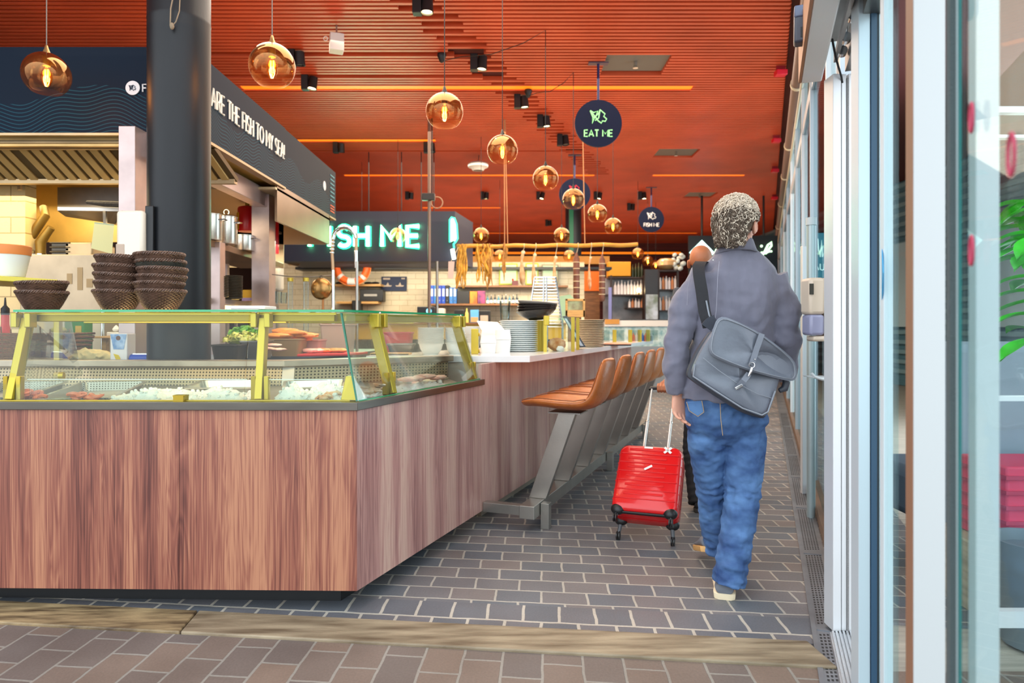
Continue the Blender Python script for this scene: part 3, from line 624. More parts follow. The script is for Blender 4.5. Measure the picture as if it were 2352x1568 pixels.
for i in range(46):
    h = 1.2+.011*i+rr.uniform(-.05, .05); ang = rr.uniform(0, 2*PI); d = Vector((math.cos(ang), math.sin(ang), rr.uniform(-.5, .3))).normalized(); L = rr.uniform(.12, .2); sd = d.cross(Vector((0, 0, 1))).normalized()
    o = Vector((2.0, 2.61, h))+d*.03; rows = []
    for j in range(7):
        s = j/6; wv = .45*L*math.sin(PI*min(1, s*1.02+.02))**.8; mid = o+d*L*s+Vector((0, 0, -.06*s*s)); rows.append([mid-sd*wv*.5+Vector((0, 0, .008)), mid+Vector((0, 0, -.004)), mid+sd*wv*.5+Vector((0, 0, .008))])
    mb.rings(rows, closed=False, cap=False)
mb.build('leaves', mat('leaf_green', '3FC22A', .4, var=.3, vscale=10), t)
# ================================================================ HANGING ROUND SIGNS
NV = mat('sign_navy', '0B1634', .6, spec=.2)
logo = [[(-.62, .45), (-.30, .05), (-.02, -.32), (.22, -.5), (.30, -.32), (.52, -.36), (.62, -.18), (.40, .02), (.50, .2), (.12, .52), (.0, .22), (-.28, -.02), (-.48, -.52), (-.42, -.05), (-.62, .45)],
        [(-.62, .45), (-.36, .3), (-.05, .42), (-.2, .0), (-.42, -.05)], [(.12, .52), (.02, -.1), (-.25, -.3)]]
def drawlogo(mb, c, s, r, right=(1, 0, 0), up=(0, 0, 1)):
    c = Vector(c); ri = Vector(right); u = Vector(up)
    for pl in logo: mb.tube([c+ri*a*s+u*b*s for a, b in pl], r, 6)
def round_sign(x, y, z_, r, txt, label, ink, lc):
    c = P(x, y, z_); t = thing('hanging_sign', label, 'sign', (c.x, c.y, CE), group='round navy hanging signs')
    MB().disc(c, r, (0, 1, 0), 48, .03).build('disc', NV, t)
    MB().cyl((c.x, c.y, c.z+r-.01), (c.x, c.y, CE), .014, seg=10).build('rod', mat('rod_navy', '1C2A60', .4), t)
    MB().bb(c.x-.11, c.x+.11, c.y-.04, c.y+.04, CE-.012, CE+.002).build('ceiling_plate', mat('plate_grey', '5A4858', .5), t)
    f = c+Vector((0, -.016, 0)); mb = MB(); drawlogo(mb, f+Vector((0, 0, r*.28)), r*.56, r*.03); mb.build('logo', lc, t)
    if not txt: return t
    h = r*.27; w_ = textw(txt, h, .2); mb = MB(); letters(mb, txt, f+Vector((-w_/2, 0, -r*.56)), (1, 0, 0), (0, 0, 1), h, r*.032, .2); mb.build('lettering', ink, t)
    return t
gr = mat('print_green', '9CE2A0', .6, emit='8CE090', estr=.25); wh = mat('print_white', 'E8ECF0', .6)
round_sign(1374, 284, 7.54, .26, 'EAT ME', 'round navy hanging sign reading EAT ME with a pale green fish logo', gr, gr)
round_sign(1320, 446, 11.6, .267, '', 'round navy hanging sign with a red mark, half behind a glass pendant', mat('print_red', 'C02840', .6), mat('print_red', 'C02840'))
round_sign(1496, 504, 14.3, .265, 'FISH ME', 'round navy hanging sign reading FISH ME with a white fish logo, smallest of the three', wh, wh)
# dark wall sign far right
t = thing('wall_sign', 'dark sign with a blue diamond emblem and green script, behind the curly haired man', 'sign', (P(1680, 620, 15.2)))
z_ = 15.2; MB().bb(PX(1582, z_), PX(1786, z_), z_, z_+.06, PH(640, z_), PH(541, z_)).build('board', mat('sign_dark', '14202A', .6), t, smooth=False)
def diam(cx, cy, r): return [P(cx-r, cy, z_-.01), P(cx, cy-r, z_-.01), P(cx+r, cy, z_-.01), P(cx, cy+r, z_-.01)]
MB().slab(diam(1612, 580, 29), (0, -.01, 0)).build('emblem_border', emis('emblem_pale', 'BFF3EA', 1.6), t, smooth=False)
MB().slab([p+Vector((0, -.012, 0)) for p in diam(1612, 581, 20)], (0, -.01, 0)).build('emblem', emis('emblem_blue', '2BB8E0', 1.2), t, smooth=False)
mb = MB(); G2 = emis('script_green', 'BFEFC0', 1.5)
mb.tube([P(x, y, z_-.02) for x, y in ((1728, 590), (1735, 572), (1745, 585), (1750, 578), (1745, 590))], .02, 6).ball(P(1749, 565, z_-.02), .028)
mb.tube([P(x, y, z_-.02) for x, y in ((1752, 586), (1764, 562), (1772, 556), (1772, 564), (1758, 583), (1768, 577), (1773, 577))], .022, 6)
mb.tube([P(x, y, z_-.02) for x, y in ((1640, 588), (1650, 560), (1662, 556), (1650, 575), (1664, 590), (1676, 572), (1690, 590), (1705, 572), (1715, 590))], .02, 6)
mb.build('lettering', G2, t)
for xx in (1613, 1755): MB().cyl((PX(xx, z_), z_+.03, PH(545, z_)), (PX(xx, z_), z_+.03, CE), .025, seg=8).build('hanger_rod', BLACK, t)
# ================================================================ STRUCTURAL COLUMNS
def blackcol():
    c = Vector((PX(412, 3.93), 3.93, 0)); t = thing('column', 'thick black painted steel column rising through the front counter', 'column', c)
    MB().lathe(c, [(.001, 0), (.167, 0), (.167, 2.95), (.169, 2.96), (.167, 2.97), (.167, CE), (.001, CE)], 48).build('shaft', mat('column_black', '17191D', .42, 0, spec=.35, bump=.25, bscale=9, var=.3, vscale=3, stretch=(1, 1, .3)), t)
    p = P(395, 60, 3.74); q = P(402, -30, 3.74)
    MB().tube([q, P(392, 20, 3.74), p+Vector((-.01, 0, 0))], .0035, 6).tube([q+Vector((.03, 0, 0)), P(412, 25, 3.74), P(404, 50, 3.74), p], .003, 6).ball(p, (.012, .012, .02), 10, 6).build('cord', mat('cord_tan', '8A7A64', .7), t)
blackcol()
c = Vector((PX(1317, 16.9), 16.9, 0)); t = thing('column', 'dark green and black column in the far hall behind the pendants', 'column', c)
MB().lathe(c, [(.001, 0), (.2, 0), (.2, CE), (.001, CE)], 32).build('shaft', mat('column_dark', '26303A', .4), t)
MB().bb(c.x-.12, c.x-.02, c.y-.24, c.y-.16, 1.0, CE).build('green_strip', mat('strip_green', '1F6A4C', .4, emit='1F8A5C', estr=.15), t)
# ================================================================ CEILING SPOTLIGHTS
def spot(x, y, label, lit=True, power=0, proto=[None]):
    z_ = 2.74*F/(HY-y); p = P(x, y, z_)
    t = thing('ceiling_spotlight', label, 'spotlight', (p.x, p.y, CE), group='black ceiling spotlights')
    MB().bb(p.x-.115, p.x-.035, p.y-.04, p.y+.05, CE-.17, CE+.002).build('driver_box', BLACK, t, bevel=.006)
    tl = R.uniform(-.1, .25); M_ = Matrix.Rotation(tl, 3, 'Y') @ Matrix.Rotation(R.uniform(-.1, .2), 3, 'X')
    mb = MB().lathe((p.x+.012, p.y, p.z+.07), [(.001, .07), (.048, .07), (.056, -.07), (.05, -.07), (.047, -.055), (.047, -.05), (.001, -.05)], 24, M=M_); mb.build('lamp_head', BLACK, t)
    MB().lathe((p.x+.012, p.y, p.z+.07), [(.001, -.056), (.044, -.056), (.044, -.05), (.001, -.05)], 20, M=M_).build('lens', WARMW if lit else STEELD, t)
    MB().cyl((p.x-.05, p.y, p.z+.08), (p.x-.01, p.y, p.z+.08), .014, seg=10).build('swivel', BLACK, t)
    if power: light('SPOT', 'spot_lamp', (p.x+.012, p.y, p.z-.02), power, (1, .82, .55), .04, rot=(0, 0, 0), angle=1.5, parent=t)
sp_ = [(978, 30, 'black ceiling spotlight nearest the camera, lens glowing', 1, 60), (716, 205, 'black ceiling spotlight beside the second pendant, just above the first light strip', 1, 50), (1105, 160, 'black ceiling spotlight above the first light strip, right of the third pendant', 1, 40), (1202, 247, 'black ceiling spotlight just below the first light strip, left of the fifth pendant cord', 1, 40), (1253, 291, 'black ceiling spotlight left of the EAT ME sign, behind a pendant cord', 1, 30), (1297, 333, 'dark ceiling spotlight left below the EAT ME sign', 0, 0), (782, 350, 'dark ceiling spotlight above the far end of the navy boards', 0, 0), (990, 350, 'dark ceiling spotlight left of the white smoke detector', 0, 0), (943, 457, 'glowing spotlight in the far row, leftmost', 1, 60), (1116, 457, 'glowing spotlight in the far row, second from the left', 1, 60), (1244, 457, 'glowing spotlight in the far row, third from the left', 1, 60), (1376, 457, 'glowing spotlight in the far row, right of the middle round sign', 1, 60), (1478, 457, 'glowing spotlight in the far row, rightmost, above the FISH ME disc', 1, 60), (686, 150, 'dark ceiling spotlight just behind the second pendant globe', 0, 0), (1262, 518, 'dark spotlight left of the far green column', 0, 0), (1452, 482, 'dark spotlight left above the FISH ME disc', 0, 0)]
for x, y, lb, lit, pw in sp_: spot(x, y, lb, lit, pw)
t = thing('speaker', 'small white box speaker hanging under the slats near the camera', 'speaker', P(773, 80, 6.6))
c = P(773, 100, 6.6); MB().box(c, (.13, .13, .165), rz=.35).build('box', mat('box_white', 'DDD8D2', .5), t, bevel=.006)
MB().cyl(c, (c.x, c.y, CE+.05), .008, seg=8).build('rod', STEEL, t); MB().torus(c+Vector((-.1, -.02, .04)), .02, .004, 14, 6, M=Matrix.Rotation(PI/2, 3, 'X')).build('cable_loop', PAPER, t)
t = thing('smoke_detector', 'round white detector disc hanging below the ceiling, left of the fourth pendant', 'detector', P(1098, 380, 11.6))
c = P(1098, 381, 11.6); MB().lathe(c, [(.001, -.08), (.09, -.08), (.12, -.04), (.17, -.02), (.175, .03), (.12, .06), (.001, .06)], 28).build('body', mat('det_white', 'E4E2DA', .5), t)
MB().lathe(c, [(.001, -.082), (.08, -.082), (.08, -.079), (.001, -.079)], 20).build('grille', STEELD, t)
MB().tube([c+Vector((0, 0, .05)), c+Vector((.03, 0, .3)), (c.x+.02, c.y, CE)], .006, 6).build('cable', BLACK, t)
# ================================================================ GLASS PENDANTS
smokeglass('pendant_glass', .10, -.04, .25)
PG = MATS['pendant_glass']
def pendant(x, y, z_, label, wpow, swag=None):
    c = P(x, y, z_); r = .125
    t = thing('pendant_lamp', label, 'pendant lamp', (c.x, c.y, CE), group='amber glass globe pendants')
    tl = Matrix.Rotation(-.16 if z_ < 4.5 else -.05, 3, 'Y')
    prof = []
    for i in range(19):
        a = math.radians(80-i*7.3); prof.append((r*math.cos(a), r*math.sin(a)))
    m = MB().lathe(c, prof, 40 if z_ < 7 else 24)
    me_o = m.build('glass_globe', PG, None)
    # keep the globe's own origin at its centre so the coating fades with its height
    me = me_o.data; off = me_o.location-c
    for v in me.vertices: v.co += off
    me_o.location = c-Vector(t.location); me_o.parent = t
    cm = BRASSD if z_ < 4.5 else BLACK
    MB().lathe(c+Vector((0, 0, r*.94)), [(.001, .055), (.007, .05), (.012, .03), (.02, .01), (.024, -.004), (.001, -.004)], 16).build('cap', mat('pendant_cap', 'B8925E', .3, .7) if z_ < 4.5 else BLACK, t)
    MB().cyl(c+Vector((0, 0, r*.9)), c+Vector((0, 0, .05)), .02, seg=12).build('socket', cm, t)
    MB().lathe(c+Vector((0, 0, -.012)), [(.001, -.055), (.016, -.05), (.028, -.025), (.03, 0), (.024, .03), (.014, .055), (.001, .06)], 16).build('bulb', glass('bulb_glass', 'FFC878', .8), t)
    bulb_ = t.children[-1] if False else [q for q in t.children if q.name.startswith('bulb')][0]
    MB().cyl(c+Vector((-.008, 0, .03)), c+Vector((-.009, 0, -.04)), .0045, seg=6).cyl(c+Vector((.008, 0, .03)), c+Vector((.009, 0, -.04)), .0045, seg=6).build('filament', AMBER, bulb_)
    if swag:
        hk = Vector((c.x, c.y, CE-.01)); cn = Vector((swag, c.y+.6, CE)); mid = (hk+cn)/2+Vector((0, 0, -.12))
        MB().tube([c+Vector((0, 0, r)), hk, hk*.6+mid*.4+Vector((0, 0, -.03)), mid, mid*.4+cn*.6+Vector((0, 0, -.03)), cn+Vector((0, 0, -.08))], .004, 6).build('cord', BLACK, t)
        MB().lathe(cn, [(.001, 0), (.045, 0), (.05, -.02), (.02, -.09), (.001, -.1)], 14).build('ceiling_rose', BLACK, t)
    else:
        MB().cyl(c+Vector((0, 0, r)), (c.x, c.y, CE+.03), .0035 if z_ > 4.5 else .003, seg=6).build('cord', BLACK if z_ > 4.5 else mat('cord_grey', '7A7068', .6), t)
    light('POINT', 'bulb_light', c+Vector((0, 0, -.01)), wpow*.4, (1, .72, .4), .02, parent=t)
pd = [(107, 172, 3.906, 'amber glass globe pendant in the upper left corner'), (625, 152, 3.782, 'amber glass globe pendant right of the black column'), (1021, 256, 4.58, 'glass globe pendant on a black cord, largest of the diagonal row'), (1154, 345, 5.60, 'glass globe pendant, second in the diagonal row'), (1253, 410, 6.68, 'glass globe pendant, third in the diagonal row'), (1317, 458, 7.79, 'glass globe pendant in front of the middle round sign'), (1372, 491, 8.75, 'glass globe pendant right of the one before the round sign'), (1408, 520, 9.86, 'last and lowest glass globe pendant of the diagonal row'),
      (914, 541, 10.7, 'glass globe pendant in front of the neon letters'), (1105, 541, 10.5, 'glass globe pendant above the bundle of dried sticks'), (1290, 541, 10.4, 'glass globe pendant left of the far green column'), (989, 588, 12.2, 'glass globe pendant below the letter E of the neon sign'), (1148, 588, 13.6, 'glass globe pendant in front of the green framed papers'), (1307, 588, 13.9, 'glass globe pendant just under the meat pole by the far column'), (831, 588, 12.1, 'glass globe pendant over the orange life ring'), (675, 596, 11.4, 'glass globe pendant left of the life ring, near the hood end'), (1465, 583, 13.7, 'glass globe pendant at the end of the meat pole, top of a cluster of three'), (1488, 600, 15.3, 'glass globe pendant, middle of the cluster of three by the far bar'), (1506, 609, 16.0, 'glass globe pendant, lowest of the cluster of three by the far bar'), (518, 592, 9.0, 'glass globe pendant seen under the pot shelf right of the black column')]
for i, (x, y, z_, lb) in enumerate(pd): pendant(x, y, z_, lb, 7 if z_ < 10 else 9, {4: -.75, 5: .2}.get(i))
# ================================================================ COUNTERS
def T_(name, label, cat, parts, group=None):
    """parts: (part_name, MB, material, kwargs); one part alone becomes one mesh object"""
    if len(parts) == 1:
        p = parts[0]; kw = p[3] if len(p) > 3 else {}
        return p[1].build(name, p[2], None, label=label, cat=cat, group=group, **kw)
    vs = [v for p in parts for v in p[1].v]
    t = thing(name, label, cat, ((min(v.x for v in vs)+max(v.x for v in vs))/2, (min(v.y for v in vs)+max(v.y for v in vs))/2, min(v.z for v in vs)), group=group)
    for p in parts: p[1].build(p[0], p[2], t, **(p[3] if len(p) > 3 else {}))
    return t
NS = dict(smooth=False)
lamA = wood_laminate('laminate_front', '582F29', '8A5243', 'B07A5E')
def lam_side_daylit():
    return wood_laminate('laminate_side_daylit', '8C625E', 'B4867E', 'CCA898', rough=.3)  # same laminate, paler and pinker: daylight on this side put into the colour
lamB = lam_side_daylit()
def FLz(X): return 2.9+(-.6584-X)*.0214
XF0 = -4.4
t = thing('fish_counter', 'long wood-fronted fish display counter with a steel edge', 'counter', (-1.5, 3.1, 0))
def fpanel(x0, x1):
    return MB().slab([(x0, FLz(x0), .094), (x1, FLz(x1), .094), (x1, FLz(x1), .861), (x0, FLz(x0), .861)], (0, .02, 0))
for i, (a, b) in enumerate([(XF0, -1.4235), (-1.4215, -.878), (-.876, -.6592)]): fpanel(a, b).build('front_panel', lamA, t, smooth=False)
def spanel(z0, z1, h0, h1):
    return MB().slab([K(0, z0, h0), K(0, z1, h0), K(0, z1, h1), K(0, z0, h1)], (-.018, .006, 0))
for a, b in ((2.901, 3.44), (3.442, 4.142)): spanel(a, b, .094, .861).build('side_panel', lamB, t, smooth=False)
pl = MB().prism([(XF0, FLz(XF0)+.14), (-.76, 3.03), (-.33, 4.14), (-1.0, 4.2), (-1.5, 3.5), (XF0, 3.5)], 0, .10); pl.build('plinth', BLACK, t, smooth=False)
# steel edge band that returns round the corner
eb = MB(); a = Vector((XF0, FLz(XF0)-.012, .861)); b = Vector((-.6535, 2.888, .861)); c = K(.014, 4.165, .861)
eb.slab([a, b, c, K(-.05, 4.165, .861), Vector((-.71, 2.95, .861)), a+Vector((0, .06, 0))], (0, 0, .034))
eb.build('steel_edge', mat('edge_steel', '66625C', .28, .9, var=.2, vscale=2, stretch=(1, 1, 6)), t, smooth=False, bevel=.002)
# well: sloping steel bed, raised back ledge
ws = mat('well_steel', 'BFB6A8', .33, .7, var=.15, vscale=4)
bed = MB(); bed.slab([(XF0, 2.99, .845), (-.70, 2.93, .845), (-.235, 4.12, .845), (-.42, 4.24, .90), (-1.24, 3.68, .90), (XF0, 3.72, .90)], (0, 0, -.03)); bed.build('steel_bed', ws, t, smooth=False)
perf = perfmat('perforated_steel', 'A08C6C', pitch=.017, r=.26)
pb = MB().slab([(XF0, 3.70, .88), (-1.24, 3.66, .88), (-1.24, 3.69, 1.01), (XF0, 3.73, 1.01)], (0, .01, 0)); pb.build('perforated_panel', perf, t, smooth=False, uv=lambda v: (v.x, v.z))
pb = MB().slab([(-1.19, 3.68, .88), (-.40, 4.22, .88), (-.40, 4.25, 1.01), (-1.19, 3.71, 1.01)], (-.005, .01, 0)); pb.build('perforated_panel', perf, t, smooth=False, uv=lambda v: (v.x, v.z))
MB().slab([(-1.26, 3.66, .88), (-1.18, 3.68, .88), (-1.18, 3.71, 1.01), (-1.26, 3.69, 1.01)], (0, .01, 0)).build('corner_panel', ws, t, smooth=False)
lg = MB().prism([(XF0, 3.69), (-1.22, 3.65), (-.36, 4.235), (-.42, 4.32), (-1.27, 3.74), (XF0, 3.79)], 1.0, 1.035); lg.build('back_ledge', mat('ledge_steel', 'A69684', .3, .8, var=.15), t, smooth=False, bevel=.004)
MB().prism([(XF0, 3.74), (-1.25, 3.72), (-.40, 4.28), (-.47, 4.33), (-1.27, 3.76), (XF0, 3.78)], .094, 1.0).build('back_panel', STEELD, t, smooth=False)
# ---------------------------------------------------------------- glass canopy
t = thing('glass_canopy', 'brass framed glass sneeze guard over the fish counter with a green-edged glass top', 'sneeze guard', (-1.4, 3.3, .896))
TOPG = [(-2.19, 3.0), (-.738, 2.998), (-.297, 4.165), (-.62, 4.28), (-1.10, 3.42), (-2.19, 3.46)]
MB().prism(TOPG, 1.281, 1.291).build('glass_top', glass('canopy_top_glass', 'F4FCF8', .5), t, smooth=False)
ge = MB()
for i in (0, 1): ge.slab([Vector((*TOPG[i], 1.281)), Vector((*TOPG[i+1], 1.281)), Vector((*TOPG[i+1], 1.291)), Vector((*TOPG[i], 1.291))], (-.0005, -.0025, 0))
ge.build('glass_edge', GREENEDGE, t, smooth=False)
def bar(mb, a, b, w_, d_, side=Vector((1, 0, 0))):
    a = Vector(a); b = Vector(b); u = (b-a).normalized(); s_ = (side-u*side.dot(u)).normalized(); f = u.cross(s_)
    p = []
    for q_ in (a, b): p += [q_-s_*w_/2-f*d_/2, q_+s_*w_/2-f*d_/2, q_+s_*w_/2+f*d_/2, q_-s_*w_/2+f*d_/2]
    return mb.hexa(p)
AK = Vector((math.sin(AC), math.cos(AC), 0))
posts = [((-2.18, 2.975, .896), (-2.175, 3.07, 1.25), Vector((1, 0, 0))), ((-1.100, 2.975, .896), (-1.115, 3.07, 1.25), Vector((1, 0, 0))), ((-.572, 3.235, .896), (-.668, 3.30, 1.25), AK), ((-.235, 4.13, .896), (-.345, 4.14, 1.25), AK)]
for a, b, s_ in posts:
    MB_ = MB(); bar(MB_, a, b, .032, .05, s_); po_ = MB_.build('post', BRASS, t, smooth=False, bevel=.003)
    nf = Vector((0, -1, 0)) if s_.x == 1 else Vector((s_.y, -s_.x, 0))
    b = Vector(b); a = Vector(a)
    for k_ in (-1, 1):
        m_ = MB(); o = b+s_*.030*k_+nf*.028+Vector((0, 0, -.005)); Mx = Matrix((s_, nf, Vector((0, 0, 1)))).transposed(); m_.box(o, (.026, .05, .066), M=Mx); m_.build('clamp_block', BRASS, po_, smooth=False, bevel=.004)
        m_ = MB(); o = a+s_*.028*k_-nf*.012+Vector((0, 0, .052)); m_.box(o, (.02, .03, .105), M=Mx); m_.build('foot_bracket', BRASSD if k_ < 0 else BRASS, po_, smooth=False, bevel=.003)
    m_ = MB(); m_.ball(b+nf*.045+Vector((0, 0, .03))+s_*-.018, .006, 10, 6); m_.build('screw', CHROME, po_)
# profiles below the glass top
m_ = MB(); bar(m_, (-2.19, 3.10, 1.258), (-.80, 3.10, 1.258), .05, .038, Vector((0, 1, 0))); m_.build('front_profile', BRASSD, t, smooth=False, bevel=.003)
m_ = MB(); bar(m_, (-2.19, 3.068, 1.274), (-.79, 3.068, 1.274), .012, .010, Vector((0, 1, 0))); m_.build('front_profile_lip', BRASS, t, smooth=False)
m_ = MB(); bar(m_, (-.775, 3.10, 1.258), (-.375, 4.14, 1.258), .05, .038, Vector((1, 0, 0))); m_.build('side_profile', BRASS, t, smooth=False, bevel=.003)
m_ = MB(); bar(m_, (-2.15, 3.44, 1.255), (-1.12, 3.40, 1.255), .03, .045, Vector((0, 1, 0))); bar(m_, (-1.12, 3.40, 1.255), (-.62, 4.24, 1.255), .03, .045, Vector((1, 0, 0))); m_.build('back_profile', BRASS, t, smooth=False, bevel=.003)
lampp = MB().cyl((-2.12, 3.16, 1.262), (-.95, 3.16, 1.262), .009, seg=8); lampp.build('lamp_tube', emis('case_lamp', 'FFDCA0', 9), t)
# sloping panes
def pane(mb, p, th=.005): mb.slab(p, th if not isinstance(th, (int, float)) else Vector((0, th, 0))); return mb
cg = glass('canopy_glass', 'FAFEFB', .45)
def fr(xa, xb, name='front_glass'):
    pane(MB(), [(xa, FLz(xa)+.028, .897), (xb, FLz(xb)+.028, .897), (xb-(.02 if xb > -.8 else 0), 3.012, 1.276), (xa, 3.012, 1.276)]).build(name, cg, t, smooth=False)
fr(-2.30, -1.16); fr(-1.155, -.672)
MB().slab([K(-.012, 2.93, .897), K(-.012, 4.145, .897), Vector((-.315, 4.16, 1.278)), Vector((-.757, 3.012, 1.278))], (-.004, .002, 0)).build('side_glass', cg, t, smooth=False)
MB().slab([K(-.011, 2.92, .897), K(-.011, 2.923, .897), Vector((-.747, 3.012, 1.276)), Vector((-.750, 3.003, 1.276))], (-.006, -.001, 0)).build('corner_glass_edge', mat('dark_green_edge', '1F6B52', .15), t, smooth=False)
MB().slab([K(-.0105, 2.93, .896), K(-.0105, 4.15, .896), K(-.0105, 4.15, .901), K(-.0105, 2.93, .901)], (.002, -.001, 0)).build('bottom_glass_edge', GREENEDGE, t, smooth=False)
MB().slab([(-2.12, 3.0, .897), (-1.16, 2.985, .897), (-1.16, 2.985, .985), (-2.12, 3.0, .985)], (0, .004, 0)).build('low_glass', cg, t, smooth=False)
MB().slab([(-1.06, 2.985, .897), (-.74, 2.98, .897), (-.74, 2.98, .985), (-1.06, 2.985, .985)], (0, .004, 0)).build('low_glass', cg, t, smooth=False)
el = mat('glass_edge_pale', 'E8F4EC', .2, emit='FFFFFF', estr=.0)
m_ = MB().bb(-2.12, -1.16, 2.985, 3.0, .985, .9875).bb(-1.06, -.74, 2.978, 2.984, .985, .9875); m_.build('low_glass_edge', el, t, smooth=False)
MB().slab([(-2.155, 3.0, .90), (-2.155, 3.06, 1.25), (-2.30, 3.56, 1.25), (-2.34, 3.68, 1.04), (-2.3, 3.66, .96)], (.004, 0, 0)).build('end_glass', cg, t, smooth=False)
m_ = MB().cyl((-2.235, 3.37, .972), (-2.215, 3.375, .972), .02, seg=16); m_.build('glass_clamp', BRASS, t)
# corner trapezoid bracket and the catch in the front rail
MB().hexa([Vector(p) for p in ((-.745, 2.965, .897), (-.672, 2.945, .897), (-.655, 3.03, .897), (-.74, 3.03, .897), (-.728, 2.985, 1.0), (-.70, 2.98, 1.0), (-.69, 3.02, 1.0), (-.725, 3.02, 1.0))]).build('corner_bracket', BRASS, t, smooth=False, bevel=.003)
c = P(413, 915, 2.94); MB().bb(c.x-.022, c.x+.022, 2.925, 2.975, .895, .920).bb(c.x-.026, c.x+.026, 2.93, 2.97, .916, .922).build('catch', BRASSD, t, smooth=False)
MB().bb(-2.3, -.70, 2.945, 2.955, .8955, .900).build('bottom_rail', BRASS, t, smooth=False)
m_ = MB(); bar(m_, (-2.46, 3.70, 1.03), (-2.46, 3.70, 1.26), .032, .03); m_.build('rear_post', BRASS, t, smooth=False, bevel=.003)
# ---------------------------------------------------------------- pans, ice and seafood
panp = perfmat('perforated_pan', 'B4AEA2', .0135, .24)
PANM = mat('pan_steel', 'CFCABF', .25, .85, var=.1)
def rrect(w_, l_, r, n=5):
    o = []
    for cx, cy, a0 in ((w_/2-r, l_/2-r, 0), (-w_/2+r, l_/2-r, 90), (-w_/2+r, -l_/2+r, 180), (w_/2-r, -l_/2+r, 270)):
        for i in range(n+1): a = math.radians(a0+90*i/n); o.append((cx+r*math.cos(a), cy+r*math.sin(a)))
    return o
def pan(name, label, cx, cy, z, w_, l_, d_, rz, perf_=False, tilt=.06, group='steel pans in the fish counter'):
    t = thing(name, label, 'pan', (cx, cy, z-d_), group=group)
    Q = Matrix.Rotation(rz, 3, 'Z') @ Matrix.Rotation(tilt, 3, 'X'); c = Vector((cx, cy, z))
    def ring(a, b, r, zz): return [c+Q @ Vector((x, y, zz)) for x, y in rrect(a, b, r)]
    m_ = MB().rings([ring(w_+.02, l_+.02, .03, -.004), ring(w_+.02, l_+.02, .03, .001), ring(w_-.01, l_-.01, .035, .001)], cap=False); m_.build('rim', PANM, t)
    m_ = MB().rings([ring(w_-.01, l_-.01, .035, .001), ring(w_-.03, l_-.03, .04, -d_)], cap=False); m_.add(ring(w_-.03, l_-.03, .04, -d_), [tuple(range(24))])
    iq = Q.inverted(); m_.build('basin', panp if perf_ else PANM, t, uv=lambda v: ((iq @ (v-c)).x+(iq @ (v-c)).z*.0, (iq @ (v-c)).y+(iq @ (v-c)).z), ang=1.2)
    return t
pan('steel_pan', 'perforated steel pan with orange shrimp at its near end, left of the ice', -2.0, 3.28, .915, .30, .52, .055, .22, True)
pan('steel_pan', 'perforated steel pan at the far left under the end glass', -2.42, 3.30, .915, .30, .50, .055, .22, True)
pan('steel_pan', 'shallow steel pan half buried in the ice, behind the brass catch', -1.42, 3.42, .93, .34, .26, .04, .1)
pan('steel_pan', 'shallow steel pan behind the right ice heap', -.98, 3.42, .93, .30, .24, .04, .3)
pan('steel_pan', 'shallow steel pan under the pink fish near the far end of the side glass', -.56, 3.86, .905, .24, .4, .04, -.4)
icem = mat('crushed_ice', 'FBF4EC', .35, bump=.6, bscale=120, var=.06, vscale=30)
def ice(label, poly, base, top, seed, nchunk=130):
    xs = [p[0] for p in poly]; ys = [p[1] for p in poly]; rr = random.Random(seed)
    def inside(x, y):
        c_ = False; n = len(poly)
        for i in range(n):
            x1, y1 = poly[i]; x2, y2 = poly[(i+1) % n]
            if (y1 > y) != (y2 > y) and x < (x2-x1)*(y-y1)/(y2-y1)+x1: c_ = not c_
        return c_
    def edge(x, y):
        return min(((Vector((x, y))-Vector(poly[i])).length if False else abs(((poly[(i+1) % len(poly)][0]-poly[i][0])*(poly[i][1]-y)-(poly[i][0]-x)*(poly[(i+1) % len(poly)][1]-poly[i][1])))/max(1e-6, (Vector(poly[(i+1) % len(poly)])-Vector(poly[i])).length)) for i in range(len(poly)))
    mb = MB(); st = .009; nx = int((max(xs)-min(xs))/st)+1; ny = int((max(ys)-min(ys))/st)+1; idx = {}; vs = []; fs = []
    for j in range(ny+1):
        for i in range(nx+1):
            x = min(xs)+i*st; y = min(ys)+j*st
            if inside(x, y):
                e = min(1, edge(x, y)/.06); h = top-base; q_ = noise.noise(Vector((x*9, y*9, seed)))*.5+.6; q2 = noise.noise(Vector((x*45, y*45, seed)))
                idx[i, j] = len(vs); vs.append((x, y, base+h*(e**.6)*q_+q2*.006))
    for (i, j), k_ in idx.items():
        if (i+1, j) in idx and (i, j+1) in idx and (i+1, j+1) in idx: fs.append((k_, idx[i+1, j], idx[i+1, j+1], idx[i, j+1]))
    mb.add(vs, fs)
    for _ in range(nchunk):
        v = rr.choice(vs); s_ = rr.uniform(.005, .014); Q = Matrix.Rotation(rr.uniform(0, 6), 3, 'Z') @ Matrix.Rotation(rr.uniform(0, 6), 3, 'X')
        mb.ball((v[0], v[1], v[2]+s_*.2), (s_, s_*rr.uniform(.6, 1), s_*rr.uniform(.5, .9)), 7, 5, M=Q, nz=.3, nf=2, seed=_)
    return mb.build('crushed_ice', icem, None, label=label, cat='ice', kind='stuff')
ice('white crushed ice heap left of the middle brass post', [(-1.84, 3.0), (-1.16, 2.99), (-1.2, 3.3), (-1.75, 3.26)], .86, .945, 2, 170)
ice('white crushed ice heap between the middle brass post and the corner bracket', [(-1.06, 2.99), (-.73, 2.98), (-.72, 3.25), (-1.08, 3.28)], .86, .985, 5, 150)
ice('white crushed ice behind the shells, inside the side glass', [(-.70, 3.0), (-.63, 3.04), (-.32, 3.85), (-.55, 3.95), (-.72, 3.3)], .85, .925, 9, 140)
shm = mat('shrimp_orange', 'EE7A4E', .35, var=.2, vscale=40)
